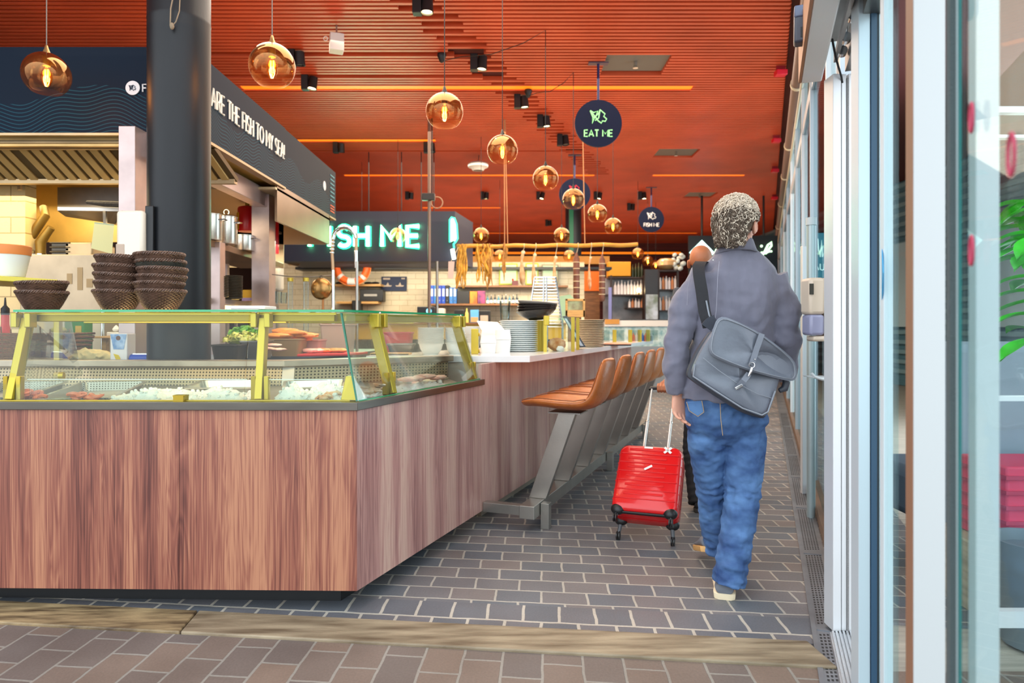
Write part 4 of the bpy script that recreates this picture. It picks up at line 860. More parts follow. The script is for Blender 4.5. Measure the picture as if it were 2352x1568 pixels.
def shrimp(x, y, z, label, rz, s=1):
    mb = MB(); pts = []; rs = []
    for i in range(9):
        a = i/8*PI*1.15; pts.append((x+.02*s*math.cos(a+rz), y+.02*s*math.sin(a+rz), z+.004*math.sin(a*2))); rs.append(.0035*s+.005*s*math.sin(PI*min(1, .15+i/9)))
    mb.tube(pts, rs, 7)
    for i in (-1, 1): mb.tube([pts[-1], Vector(pts[-1])+Vector((.012*i, -.012, .006))], .001, 4)
    return mb.build('shrimp', shm, None, label=label, cat='shrimp', group='orange shrimps in the pans')
for i, (x, y) in enumerate([(52, 905), (66, 911), (80, 903), (95, 912), (170, 905), (183, 912), (196, 906), (210, 913), (224, 908), (70, 900)]):
    z_ = 3.03+.01*(i % 3); shrimp(PX(x, z_), z_, PH(y, z_)+.0, 'orange shrimp lying loose in a steel pan at the left of the fish counter', R.uniform(0, 6), 1.3)
crm = mat('crab_orange', 'E8945C', .4, col2='F2D2A8', vscale=30)
def claw(x, y, z_, label, s):
    c = P(x, y, z_); mb = MB(); mb.ball(c, (.022*s, .016*s, .013*s), 12, 8, nz=.25, nf=3, seed=x)
    mb.tube([c, c+Vector((.02, -.004, .01))*s, c+Vector((.035, -.006, .004))*s], [.009*s, .007*s, .002*s], 8).tube([c, c+Vector((.022, .01, .002))*s, c+Vector((.034, .006, -.003))*s], [.007*s, .005*s, .0015*s], 8)
    mb.tube([c, c+Vector((-.022, .004, .006))*s, c+Vector((-.036, 0, -.006))*s], [.007*s, .006*s, .004*s], 8)
    return mb.build('crab_claw', crm, None, label=label, cat='crab claw', group='crab claws on the ice')
claw(745, 913, 3.0, 'orange crab claw on the ice, left one of the pair by the corner bracket', 1.1); claw(764, 906, 3.04, 'orange crab claw on the ice, right one of the pair by the corner bracket', 1.2)
shl = mat('shell_tan', 'D9A878', .4, col2='F3E2C8', vscale=18, stretch=(4, 1, 1))
def shell(x, y, z_, r, label, rz):
    c = P(x, y, z_); mb = MB(); Q = Matrix.Rotation(-.7, 3, 'X') @ Matrix.Rotation(rz, 3, 'Z'); rs = []
    for j in range(7):
        s_ = j/6; row = []
        for k_ in range(33):
            a = PI*(.05+.9*k_/32); rad = r*s_*(1+.04*math.cos(k_*PI)); row.append(c+Q @ Vector((rad*math.cos(a), rad*math.sin(a)-r*.5, .35*r*math.sin(PI*s_*.5)*(1-.4*s_)+(.03*r if k_ % 2 else 0))))
        rs.append(row)
    mb.rings(rs, closed=False, cap=False); o = mb.build('scallop_shell', shl, None, label=label, cat='shell', group='shellfish inside the side glass')
    m = o.modifiers.new('solid', 'SOLIDIFY'); m.thickness = .004; return o
for i, (x, y, r, lb) in enumerate([(836, 893, .02, 'small round shell, left of the shellfish inside the side glass'), (871, 888, .028, 'large upright scallop shell inside the side glass'), (848, 905, .024, 'striped shell lying in front of the large scallop shell'), (866, 903, .022, 'dark eyed shell lying nearest the side glass'), (884, 897, .022, 'orange edged shell right of the dark eyed shell')]):
    shell(x, y, 3.14+.02*i, r, lb, R.uniform(-.4, .4))
def fillet(x, y, z_, l_, w_, m, label, rz=0, hh=.014, group='fish and meat pieces'):
    c = P(x, y, z_); mb = MB(); Q = Matrix.Rotation(rz, 3, 'Z'); mb.ball(c+Vector((0, 0, hh*.6)), (l_/2, w_/2, hh), 18, 9, M=Q, nz=.22, nf=3, seed=x*.1)
    return mb.build('fillet', m, None, label=label, cat='fillet', group=group)
pk = mat('fish_pink', 'F09A84', .4, col2='F8D0BC', vscale=25, stretch=(1, 5, 1)); org = mat('salmon_orange', 'EE7418', .35, col2='F6A04E', vscale=18, stretch=(1, 6, 1))
for i, (x, y) in enumerate([(945, 874), (975, 868), (1005, 870), (958, 884)]): fillet(x, y, 3.62+.12*i, .16, .07, pk, 'pink fish fillet on ice behind the side glass, %s from the near end' % NTH[i], .5+.3*i, group='pink fillets behind the side glass')
# ================================================================ BAR COUNTER
t = thing('bar_counter', 'long bar counter with wood panels running beside the brown stools', 'counter', K(0, 6.3, 0))
for a, b in ((4.146, 5.415), (5.423, 8.6)): spanel(a, b, .094, .987).build('side_panel', lamB, t, smooth=False)
MB().prism([tuple(K(-.1, 4.38, 0)[:2]), tuple(K(-.1, 8.55, 0)[:2]), tuple(K(-.7, 8.6, 0)[:2]), tuple(K(-.7, 4.85, 0)[:2])], 0, .985).build('carcass', mat('carcass_tan', '9A8878', .5), t, smooth=False)
MB().bb(-.93, K(0, 4.36, 0).x-.012, 4.36, 4.38, .094, .986).build('end_panel', mat('end_beige', 'D8CCB8', .5), t, smooth=False)
slabm = mat('white_stone_top', 'EFEFEC', .12, var=.03, vscale=5)
MB().prism([(-.93, 4.345), (.1137, 4.35), (1.838, 8.9), (1.0, 9.0), (-.70, 4.95), (-.93, 4.8)], .987, 1.0286).build('worktop', slabm, t, smooth=False, bevel=.003)
# ================================================================ NAVY KITCHEN BOARDS
wv = wavemat('navy_wave_board', '0F1C2C', '1C4252')
BX = -1.965
t = thing('sign_board', 'long navy fascia board with wave lines and a round white fish emblem, facing the camera', 'sign board', (-4, 4.27, 2.42))
MB().bb(-7.0, BX-.0, 4.25, 4.31, 2.42, 2.955).build('board', wv, t, smooth=False, uv=lambda v: (v.x, v.z-2.42))
MB().bb(-7.0, BX, 4.246, 4.256, 2.405, 2.42).build('edge_trim', STEELW, t, smooth=False)
c = P(305, 202, 4.243); MB().disc(c, .044, (0, 1, 0), 32, .006).build('emblem', mat('print_pale', 'D8DDE2', .6), t)
mb = MB(); drawlogo(mb, c+Vector((0, -.005, 0)), .034, .0022); mb.build('emblem_lines', NAVY, t)
mb = MB(); letters(mb, 'FISH ME', P(328, 211, 4.245), (1, 0, 0), (0, 0, 1), .046, .0048, .2); mb.build('lettering', mat('print_pale', 'D8DDE2'), t)
def slant_board(x, z0, z1, h0, h1, label):
    t = thing('sign_board', label, 'sign board', (x, (z0+z1)/2, h0))
    MB().bb(x-.05, x, z0, z1, h0, h1).build('board', wv, t, smooth=False, uv=lambda v: (v.y*1.3+2, v.z-2.42))
    MB().bb(x-.06, x+.004, z0, z1, h0-.018, h0).build('edge_trim', mat('trim_tan', 'B89A74', .4, .3), t, smooth=False)
    return t
t = slant_board(BX, 4.25, 5.92, 2.42, 2.93, 'navy fascia board with white lettering along the side of the kitchen')
txt = 'YOU ARE THE FISH TO MY SEA!'; hh = .122; L = 5.87-4.16
xs = 1.0; gp = .2
for _ in range(30):
    L0 = textw(txt, hh, gp, xs)
    xs *= L/L0 if abs(L/L0-1) > .002 else 1; gp = .2*min(1, xs*1.15)
mb = MB(); letters(mb, txt, (BX+.004, 4.16, 2.652), (0, 1, 0), (0, 0, 1), hh, .0082, gp, xs=xs); mb.build('lettering', mat('print_cream', 'E9E4D8', .5), t)
t = slant_board(BX-.02, 5.94, 7.68, 2.42, 2.94, 'second navy fascia board farther along the kitchen, with a menu list at its end')
c = Vector((BX-.018, 7.22, 2.70)); MB().disc(c, .05, (1, 0, 0), 24, .006).build('emblem', mat('print_pale', 'D8DDE2'), t)
mb = MB(); mr = mat('menu_teal', '4E8C98', .6); mo = mat('menu_red', 'C4532E', .6)
for i in range(7): mb.bb(BX-.019, BX-.016, 7.45, 7.62, 2.86-i*.045, 2.875-i*.045)
mb.build('menu_lines', mr, t, smooth=False); mb = MB()
for i in range(3): mb.bb(BX-.019, BX-.016, 7.45, 7.62, 2.53-i*.03, 2.545-i*.03)
mb.build('menu_lines', mo, t, smooth=False)
# ---------------------------------------------------------------- extraction hood
HD = mat('hood_steel', 'C9A468', .35, .55, var=.2, vscale=3)
HDW = mat('hood_inner', 'D9B25E', .4, .35, var=.22, vscale=3)
t = thing('extraction_hood', 'large steel extraction hood with slanted baffle filters above the kitchen', 'hood', (-3.5, 5.0, 2.1))
MB().bb(-6.5, BX-.06, 4.33, 4.36, 2.36, 2.42).build('front_lip', HD, t, smooth=False)
MB().bb(-6.5, BX-.06, 4.32, 7.6, 2.43, 2.46).build('top_panel', HDW, t, smooth=False)
MB().cyl((-6.4, 4.33, 2.385), (-2.1, 4.33, 2.385), .012, seg=8).build('conduit', STEELW, t)
for i in range(4):
    x1 = -1.99-i*.66
    f = MB(); n_ = 8
    for j in range(n_):
        xa = x1-.62+j*.62/n_
        f.slab([(xa, 4.50, 2.395), (xa+.052, 4.50, 2.395), (xa+.052+.06, 4.72, 2.225), (xa+.06, 4.72, 2.225)], (0, .02, .022))
    f.build('baffle_filter', HD, t, smooth=False, bevel=.004)
    MB().slab([(x1-.64, 4.52, 2.39), (x1+.02, 4.52, 2.39), (x1+.02+.06, 4.75, 2.22), (x1-.64+.06, 4.75, 2.22)], (0, .02, .03)).build('filter_backing', mat('hood_dark', '5A4526', .5, .3), t, smooth=False)
MB().bb(-6.5, -1.99, 4.48, 4.51, 2.38, 2.42).bb(-6.5, -1.92, 4.72, 4.77, 2.205, 2.235).build('filter_rail', STEELW, t, smooth=False)
MB().bb(-6.5, -2.72, 5.55, 5.58, 1.90, 2.43).build('inner_back', HDW, t, smooth=False)
MB().bb(-1.995, -1.975, 5.74, 7.40, 2.10, 2.42).build('side_skirt', mat('skirt_steel', '8A735C', .3, .8, var=.2, vscale=2), t, smooth=False)
MB().bb(-3.7, -2.47, 7.38, 7.40, 1.85, 2.36).build('rear_panel', mat('end_cream', 'D9C29A', .5), t, smooth=False)
MB().bb(-3.4, -1.975, 7.38, 7.40, 2.10, 2.42).build('end_panel', mat('end_cream', 'D9C29A', .5), t, smooth=False)
MB().bb(-3.4, -1.975, 5.70, 7.40, 2.36, 2.38).build('underside', mat('end_cream', 'D9C29A'), t, smooth=False)
# ---------------------------------------------------------------- steel frame
FRM = mat('frame_steel', 'B9A6A2', .35, .65, var=.1)
t = thing('steel_portal', 'brushed steel portal post with a top arm, left of the black column', 'frame', (PX(298, 4.05), 4.05, 0))
MB().bb(PX(272, 4.02), PX(310, 4.02), 4.02, 4.16, 1.0, PH(289, 4.02)).build('post', FRM, t, smooth=False, bevel=.003)
MB().bb(PX(272, 4.02)+.098, PX(272, 4.02)+.2, 4.16, 5.9, PH(289, 4.02)-.15, PH(289, 4.02)).build('top_arm', FRM, t, smooth=False, bevel=.003)
MB().bb(-2.25, -2.10, 5.9, 6.05, 1.0, PH(289, 4.02)).build('post', FRM, t, smooth=False)
t = thing('steel_portal', 'steel shelf frame with two posts standing right of the black column', 'frame', (-2.1, 6.5, 0))
for x0, x1, z_, y0 in ((480, 505, 5.2, 555), (590, 625, 6.6, 440)):
    MB().bb(PX(x0, z_), PX(x1, z_), z_, z_+.1, .99, PH(y0, z_)).build('post', FRM, t, smooth=False, bevel=.003)
MB().slab([P(480, 360, 4.9), P(640, 452, 6.7), P(640, 484, 6.7), P(480, 405, 4.9)], (-.1, 0, 0)).build('beam', mat('beam_steel', '8A7458', .35, .7), t, smooth=False)
# ---------------------------------------------------------------- left kitchen wall and cabinet
z_ = 5.15
cream2 = brickmat('cream_tiles_left', 'E2C892', 'DCC088', 'A88C5A', .28, .12, 0, 0, gap=.005, rough=.3, var=.05, plane='XZ', bump=.2)
MB().slab([(-6.0, z_, 0), (PX(58, z_), z_, 0), (PX(58, z_), z_, PH(418, z_)), (-6.0, z_, PH(330, z_))], (0, .12, 0)).build('wall_kitchen', cream2, smooth=False, kind='structure')
T_('pipe', 'small bent pale pipe at the top of the tiled kitchen wall', 'pipe', [('tube', MB().tube([P(-10, 398, 5.1), P(10, 392, 5.1), P(34, 400, 5.1), P(44, 412, 5.1), P(46, 436, 5.1)], .016, 8), STEELW)])
z_ = 5.0; t = thing('steel_cabinet', 'big plain steel refrigerated cabinet behind the single basket stack', 'cabinet', (PX(145, z_), 5.2, 0))
MB().bb(PX(46, z_), PX(236, z_), z_, 5.55, .1, PH(584, z_)).build('body', mat('cabinet_steel', 'B8A488', .4, .45, var=.08), t, smooth=False, bevel=.006)
MB().cyl((PX(238, z_), z_-.01, PH(584, z_)), (PX(238, z_), z_-.01, 1.0), .014, seg=10).build('corner_tube', CHROME, t)
mb = MB()
for x, y, a, b in ((160, 640, 6, 12), (184, 640, 6, 26), (206, 650, 7, 10)): mb.bb(PX(x-a, z_), PX(x+a, z_), z_-.003, z_, PH(y+b, z_), PH(y-b, z_))
mb.build('worn_marks', mat('worn_tan', 'A68C64', .6), t, smooth=False)
mb = MB().bb(PX(46, z_), PX(236, z_), z_+.05, 5.5, 0, .1); mb.build('plinth', BLACK, t, smooth=False)
# things on the cabinet
def at_top(x, y, z): return P(x, y, z)
ct = PH(584, 5.0); z_ = 5.25
t = thing('hose_pipe', 'two thick brass coloured bent pipes on top of the steel cabinet', 'pipe', P(85, 580, z_)); BR2 = mat('old_brass', '8A6C2E', .4, .6, var=.2)
c = P(70, 584, z_); c.z = ct
MB().tube([c, P(68, 548, z_), P(84, 524, z_), P(104, 496, z_), P(100, 478, z_+.1)], [.034, .036, .034, .032, .03], 14).build('pipe', BR2, t)
c = P(94, 584, z_); c.z = ct
MB().tube([c, P(93, 556, z_), P(106, 538, z_), P(118, 522, z_)], [.034, .038, .03, .028], 14).build('pipe', BR2, t)
for x in (70, 94):
    c = P(x, 584, z_); c.z = ct; MB().cyl(c, c+Vector((0, 0, .03)), .04, seg=16).build('collar', CHROME, t)
def stack_boxes(x0, x1, z_, base, top, n, m, name, label, cat, group=None, dep=.3):
    h = (top-base)/n
    for i in range(n):
        mb = MB(); zz = base+i*h; X0, X1 = PX(x0, z_), PX(x1, z_)
        mb.bb(X0, X1, z_, z_+dep, zz+.001, zz+h*.78); mb2 = MB().bb(X0-.01, X1+.01, z_-.01, z_+dep+.01, zz+h*.78, zz+h*.98)
        T_(name, label % ORD[n-1-i], cat, [('tray', mb, m, dict(bevel=.004)), ('rim', mb2, m, dict(bevel=.003))], group)
stack_boxes(118, 158, 5.1, ct, PH(556, 5.1), 3, mat('dark_tray', '50483C', .4, .3), 'baking_tray', 'dark baking tray on the steel cabinet, %s of its stack', 'tray', 'dark trays on the cabinet')
T_('steel_pan', 'steel pan at the right end of the cabinet top behind the yellow paper', 'pan', [('pan', MB().bb(PX(168, 5.2), PX(230, 5.2), 5.1, 5.4, ct, PH(560, 5.2)), STEELW, dict(bevel=.01))])
t = thing('notice_paper', 'yellow green handwritten paper hanging from the kitchen shelf', 'paper', P(240, 500, 4.7))
a, b, c, d = P(217, 510, 4.7), P(262, 515, 4.7), P(257, 583, 4.68), P(209, 570, 4.68)
MB().slab([a, b, c, d], (0, .002, 0)).build('sheet', mat('paper_yellow', 'D6D29A', .8), t, smooth=False)
MB().slab([a+Vector((0, -.001, 0)), b+Vector((0, -.001, 0)), P(261, 526, 4.699), P(216, 521, 4.699)], (0, .001, 0)).build('header_strip', mat('paper_green', 'A9B89A', .8), t, smooth=False)
MB().slab([P(236, 484, 4.74), P(242, 484, 4.74), P(243, 516, 4.70), P(237, 516, 4.70)], (0, .02, 0)).build('clip', STEELD, t, smooth=False)
t = thing('wall_shelf', 'steel shelf behind the white dispenser, holding blackened tongs', 'shelf', P(200, 480, 4.9))
MB().slab([P(132, 475, 4.75), P(275, 477, 4.75), P(275, 485, 4.75), P(132, 483, 4.75)], (.0, .8, 0)).build('board', STEEL, t, smooth=False)
MB().slab([P(132, 484, 4.78), P(275, 486, 4.78), P(262, 514, 5.0), P(150, 497, 5.0)], (0, .02, 0)).build('bracket', STEELD, t, smooth=False)
MB().bb(PX(132, 5.5), PX(275, 5.5), 5.5, 5.53, PH(480, 5.5), PH(430, 5.5)).build('rear_panel', STEELD, t, smooth=False)
T_('tongs', 'blackened metal tongs lying on the steel shelf beside the column', 'tongs', [('tool', MB().tube([P(200, 464, 4.7), P(240, 468, 4.65), P(290, 470, 4.6), P(330, 478, 4.5)], [.012, .02, .02, .012], 8), mat('charred', '2E2620', .7, bump=.5, bscale=60)), ('cloth', MB().ball(P(322, 473, 4.45), (.07, .05, .04), 14, 9, nz=.4, nf=4), mat('black_cloth', '1B1B1E', .9))])
t = thing('soap_dispenser', 'white soap dispenser fixed to a black bracket on the left of the black column', 'dispenser', P(300, 600, 3.72))
z_ = 3.72; DW = mat('dispenser_white', 'E4D8C6', .35)
MB().bb(PX(265, z_), PX(329, z_), z_, z_+.12, PH(602, z_), PH(482, z_)).build('body', DW, t, bevel=.02)
MB().bb(PX(266, z_), PX(286, z_), z_-.003, z_+.02, PH(596, z_), PH(560, z_)).build('window', mat('win_tan', 'B49C88', .3), t, smooth=False, bevel=.004)
MB().bb(PX(326, z_), PX(345, z_), z_+.03, z_+.2, PH(598, z_), PH(470, z_)).build('bracket', BLACK, t, bevel=.004)
# kitchen room behind: left parts of hall seen through (purple slats)
# yellow shelf with the planter
t = thing('counter_shelf', 'yellow edged shelf at the left edge holding the white and orange pot', 'shelf', (-2.7, 3.5, 1.46))
z_ = 3.62; MB().slab([(-3.4, 3.34, 1.492), (PX(0, 3.5), 3.5, PH(633, 3.5)), (PX(133, z_), z_, PH(642, z_)), (PX(128, 4.0), 4.0, PH(642, z_)), (-3.4, 4.0, 1.492)], (0, 0, -.026)).build('board', mat('shelf_yellow', 'D2C23E', .4), t, smooth=False, bevel=.003)
MB().bb(-2.95, -2.9, 3.6, 3.65, 1.03, 1.46).build('leg', mat('leg_blue', '56686E', .5), t)
z_ = 3.72; c = Vector((PX(18, z_), z_, 1.486)); t = thing('plant_pot', 'white ribbed bucket with an orange rim on the yellow shelf', 'pot', c)
pr = [(.001, 0), (.078, 0)]+[(.079+.024*i/24+(.0012 if i % 2 else 0), .004+.118*i/24) for i in range(25)]
MB().lathe(c, pr+[(.10, .12), (.001, .12)], 36).build('body', mat('bucket_white', 'DDE4E4', .4), t)
MB().lathe(c, [(.105, .118), (.106, .12), (.110, .165), (.104, .17), (.10, .165), (.10, .12)], 36).build('rim', mat('rim_orange', 'E08A4A', .5), t)
# ================================================================ WICKER BASKETS
def basket(c, r, h, label, group, rz=0, tilt=(0, 0), dk=0):
    t = thing('wicker_basket', label, 'basket', c, group=group); Q = Matrix.Rotation(tilt[0], 3, 'X') @ Matrix.Rotation(tilt[1], 3, 'Y') @ Matrix.Rotation(rz, 3, 'Z')
    def wall(rad, z0, z1, sg, amp, flip=1):
        rs = []; n = 96; rows = 28
        for j in range(rows+1):
            s = j/rows; row = []
            for k_ in range(n):
                a = 2*PI*k_/n; rr_ = r*(.56+.44*s**.8)*rad+amp*.75*math.cos(24*a+PI*(j//2))+(.0022 if j % 2 else -.0012)*flip
                row.append(Vector(c)+Q @ Vector((rr_*math.cos(a), rr_*math.sin(a), z0+(z1-z0)*s)))
            rs.append(row)
        return rs
    m_ = MB().rings(wall(1, 0, h*.86, 0, .0055), cap=False); m_.add(wall(1, 0, h*.86, 0, .0055)[0], [tuple(range(96))[::-1]]); m_.rings(wall(.95, .004, h*.86, 0, -.0042), cap=False, flip=True)
    m_.build('woven_wall', DARKW if not dk else mat('dark_wicker_grey', '43423A', .6, var=.3, vscale=25), t, ang=.5)
    m_ = MB()
    for ph in (0, 2*PI/3, 4*PI/3):
        m_.tube([Vector(c)+Q @ Vector(((r*.985+.005*math.cos(20*a+ph))*math.cos(a), (r*.985+.005*math.cos(20*a+ph))*math.sin(a), h*.9+.006*math.sin(20*a+ph))) for a in [2*PI*i/150 for i in range(151)]], .0036, 5)
    m_.build('braided_rim', DARKW, t)
    return t
def bstack(x, z_, n, r, step, h, nm, base=1.292, jig=.006):
    c = Vector((PX(x, z_), z_, base))
    for i in range(n):
        basket(c+Vector((R.uniform(-jig, jig) if i else 0, R.uniform(-jig, jig) if i else 0, i*step)), r, h, nm % ORD[n-1-i], 'wicker baskets stacked on the glass top', R.uniform(0, 6), (R.uniform(-.04, .04)*(i > 0), R.uniform(-.05, .05)*(i > 0)), dk=(i == n-2 and n == 6))
bstack(97, 3.28, 2, .106, .045, .098, 'dark wicker basket, %s of the short stack at the left end')
bstack(272, 3.2, 5, .104, .040, .098, 'dark wicker basket, %s of the middle stack on the glass')
bstack(370, 3.2, 6, .106, .034, .1, 'dark wicker basket, %s of the tallest stack, before the column')
# ================================================================ KITCHEN WORKTOP AND FOOD
WT = 1.0
t = thing('kitchen_worktop', 'grey steel kitchen worktop behind the fish counter, covered with food', 'worktop', (-3, 5, 0))
WP = [(-4.5, 3.87), (-2.13, 3.87), (-2.13, 4.15), (-2.05, 4.3), (-1.35, 6.0), (-2.0, 6.3), (-2.9, 4.95), (-4.5, 4.9)]
MB().prism(WP, .965, WT).build('top', mat('worktop_blue_steel', '7C8CA0', .3, .6), t, smooth=False, bevel=.003)
MB().prism([(-4.4, 4.25), (-2.45, 4.28), (-2.12, 4.4), (-1.45, 6.0), (-2.0, 6.2), (-2.85, 4.9), (-4.4, 4.85)], 0, .965).build('carcass', STEELD, t, smooth=False)
def base(x, y, z_): return P(x, y, z_)
def onw(x, z_, dz=0): return Vector((PX(x, z_), z_, WT+dz))
# squeeze bottle
c = onw(12, 4.35); c.z = 1.03
t = thing('sauce_bottle', 'red squeeze bottle with a dark cap at the far left', 'bottle', c)
MB().lathe(c, [(.001, 0), (.045, 0), (.048, .05), (.045, .12), (.03, .16), (.022, .2), (.022, .26), (.001, .26)], 20).build('body', mat('bottle_red', 'D02A22', .35), t)
MB().lathe(c, [(.024, .26), (.024, .30), (.008, .32), (.004, .37), (.001, .37)], 16).build('cap', BLACK, t)
# wicker tray
c = Vector((PX(62, 4.3), 4.3, WT)); t = thing('wicker_tray', 'low brown wicker tray basket behind the left glass', 'basket', c)
wk = mat('brown_wicker', '8A5E36', .6, var=.5, vscale=70, bump=.6, bscale=120, stretch=(1, 1, 4)); mb = MB()
for j in range(13):
    zz = .012+.013*j; mb.tube([c+Vector((x_*(1+.012*j), y_*(1+.012*j), zz+.003*math.sin(i*2.1+j*3.1))) for i, (x_, y_) in enumerate([(-.32, -.11), (-.1, -.12), (.1, -.12), (.3, -.11), (.31, .1), (0, .11), (-.32, .1), (-.32, -.11)])], .008, 6)
mb.build('woven_sides', wk, t); mb = MB()
for i in range(13): mb.tube([c+Vector((-.34+i*.057, -.125, .01)), c+Vector((-.36+i*.06, -.14, .2+.015*(i % 2)))], .004, 5)
mb.build('stakes', wk, t); MB().bb(c.x-.31, c.x+.3, c.y-.1, c.y+.1, c.z+.001, c.z+.01).build('base', wk, t)
# green jug with white handle
c = onw(170, 4.55); t = thing('detergent_carton', 'tall green carton with a yellow patch behind the fish counter', 'carton', c)
MB().bb(c.x-.065, c.x+.065, c.y, c.y+.1, c.z, c.z+.30).build('box', mat('carton_green', '2E7A22', .5, var=.2, vscale=6), t, bevel=.006)
MB().bb(c.x+.01, c.x+.05, c.y-.003, c.y, c.z+.16, c.z+.22).build('patch', mat('patch_yellow', 'C8A23A', .6), t, smooth=False)
c = onw(135, 4.5); t = thing('squash', 'pale green squash with a brown loaf shaped base behind the end glass', 'vegetable', c)
MB().ball(c+Vector((0, 0, .19)), (.05, .04, .025), 14, 8).build('body', mat('squash_green', 'A8A042', .5), t); MB().bb(c.x-.06, c.x+.07, c.y-.03, c.y+.06, c.z, c.z+.165).build('box', mat('box_brown', 'A87444', .7, var=.2), t, bevel=.01)
# yellow cloth / dough
c = onw(218, 4.25); mb = MB().ball(c+Vector((-.03, 0, .03)), (.11, .06, .045), 24, 14, nz=.5, nf=3.2, seed=2).ball(c+Vector((.05, -.01, .03)), (.05, .04, .035), 18, 10, nz=.5, nf=4, seed=5).ball(c+Vector((.09, 0, .02)), (.06, .035, .022), 18, 10, nz=.4, nf=4, seed=8)
o = mb.build('crumpled_cloth', mat('cloth_yellow', 'D8C48A', .85, bump=.4, bscale=30), None, label='crumpled pale yellow cloth on the worktop beside the milk carton', cat='cloth'); remesh(o, .006, 1)
# milk carton
c = onw(282, 3.96); t = thing('milk_carton', 'white and blue carton with a small yellow figure, in front of the black column', 'carton', c)
MB().bb(c.x-.05, c.x+.048, c.y-.04, c.y+.05, c.z, c.z+.175).build('box', mat('carton_white', 'E8E2DC', .5), t, bevel=.004)
MB().slab([(c.x-.048, c.y-.041, c.z+.172), (c.x+.046, c.y-.041, c.z+.172), (c.x+.03, c.y-.041, c.z+.085), (c.x-.03, c.y-.041, c.z+.085)], (0, -.001, 0)).build('blue_print', mat('print_blue', '5A86B8', .5, col2='B8CCE0', vscale=30), t, smooth=False)
MB().disc((c.x-.002, c.y-.043, c.z+.15), .013, (0, 1, 0), 16, .002).build('round_mark', mat('mark_brown', '6A4A3A', .6), t)
MB().slab([(c.x-.03, c.y-.0415, c.z+.06), (c.x, c.y-.0415, c.z+.052), (c.x+.012, c.y-.0415, c.z+.03), (c.x-.012, c.y-.0415, c.z+.018)], (0, -.001, 0)).build('yellow_figure', mat('fig_yellow', 'E0C020', .6), t, smooth=False)
c = onw(322, 3.96); t = thing('foil_roll', 'blue roll with a silver top strip lying beside the carton', 'roll', c)
MB().cyl(c+Vector((-.05, 0, .028)), c+Vector((.05, 0, .028)), .028, seg=20).build('roll', mat('roll_blue', '1646B0', .35), t); MB().bb(c.x-.04, c.x+.045, c.y-.01, c.y+.01, c.z+.054, c.z+.060).build('strip', CHROME, t)
c = onw(338, 4.35, .09); t = thing('sieve', 'round wire rimmed strainer leaning against the black column', 'strainer', c-Vector((0, 0, .09)))
Q = Matrix.Rotation(1.25, 3, 'X'); MB().torus(c, .085, .006, 32, 8, M=Q).build('rim', CHROME, t); MB().lathe(c, [(.083, 0), (.06, -.025), (.03, -.038), (.001, -.04)], 24, M=Q).build('mesh_bowl', mat('sieve_mesh', '8C8680', .5, .6), t)
MB().cyl(c+Q @ Vector((-.07, -.05, 0)), c+Q @ Vector((.03, .08, 0)), .004, seg=6).build('bar', CHROME, t); MB().tube([c+Q @ Vector((0, -.085, 0)), c+Vector((0, .03, -.088))], .005, 6).build('handle', CHROME, t)
# row of egg-like bulbs on a board
zz = 4.6; t = thing('wooden_board', 'narrow wooden ledge with white garlic bulbs above the milk carton', 'board', P(285, 770, zz)); hb = PH(772, zz)
MB().bb(PX(213, zz), PX(330, zz), zz, zz+.12, hb-.014, hb).build('plank', LWOOD, t, bevel=.003); MB().bb(PX(240, zz), PX(318, zz), zz+.02, zz+.10, hb, hb+.028).build('dish', mat('dish_cream', 'E0D4C0', .4), t, bevel=.006)
MB().bb(PX(225, zz), PX(235, zz), zz+.04, zz+.08, WT, hb-.014).bb(PX(318, zz), PX(326, zz), zz+.04, zz+.08, WT, hb-.014).build('supports', LWOOD, t)
for i, x in enumerate((255, 270, 288, 303)): MB().lathe((PX(x, zz), zz+.06, hb+.029), [(.001, 0), (.02, .006), (.024, .018), (.014, .034), (.004, .045), (.001, .046)], 14).build('garlic_bulb', mat('garlic_white', 'F0E6D6', .5), None, label='white garlic bulb on the wooden ledge, %s from the left' % NTH[i], cat='garlic', group='garlic bulbs on the ledge')
# carved pots etc. right of column
def tub(x0, x1, y0, y1, z_, m, name, label, cat, dep=.2, rim=None, base=None):
    X0, X1 = PX(x0, z_), PX(x1, z_); b = WT if base is None else base; h1 = PH(y0, z_); cx, cy = (X0+X1)/2, z_+dep/2
    t = thing(name, label, cat, (cx, cy, b)); w_ = X1-X0
    def rg(k_, zz): return [Vector((cx+x*k_, cy+y*k_, zz)) for x, y in rrect(w_, dep, min(.03, w_*.15))]
    MB().rings([rg(.86, b), rg(1, h1), rg(.95, h1), rg(.82, b+.01)], cap=False).add(rg(.82, b+.01), [tuple(range(24))]).add(rg(.86, b+.0), [tuple(range(24))[::-1]]).build('tub', m, t)
    MB().rings([rg(1.0, h1-.012), rg(1.06, h1-.008), rg(1.06, h1+.002), rg(.96, h1+.002)], cap=False).build('rim', rim or m, t)
    return t
tub(482, 545, 792, 815, 4.45, mat('dark_pan', '4A3F36', .4, .3), 'oven_pan', 'low dark pan with a steel handle right of the black column', 'pan')
tub(548, 606, 783, 808, 4.6, STEEL, 'steel_tray', 'silver tray filled with green salad', 'tray')
tub(615, 690, 778, 806, 4.9, mat('tray_tan', 'A8845A', .4, .2), 'food_tray', 'tan tray piled with orange salmon', 'tray')
tub(690, 735, 780, 802, 5.1, mat('tray_pink', 'B88A80', .4), 'food_tray', 'pinkish tray behind the red cutting board', 'tray')
tub(733, 800, 744, 796, 5.5, mat('tub_clear', 'C8A690', .3), 'storage_tub', 'pale translucent storage tub behind the cutting board', 'tub', .3)
sal = mat('salad_green', 'A8B83A', .5, col2='E0D27A', vscale=22)
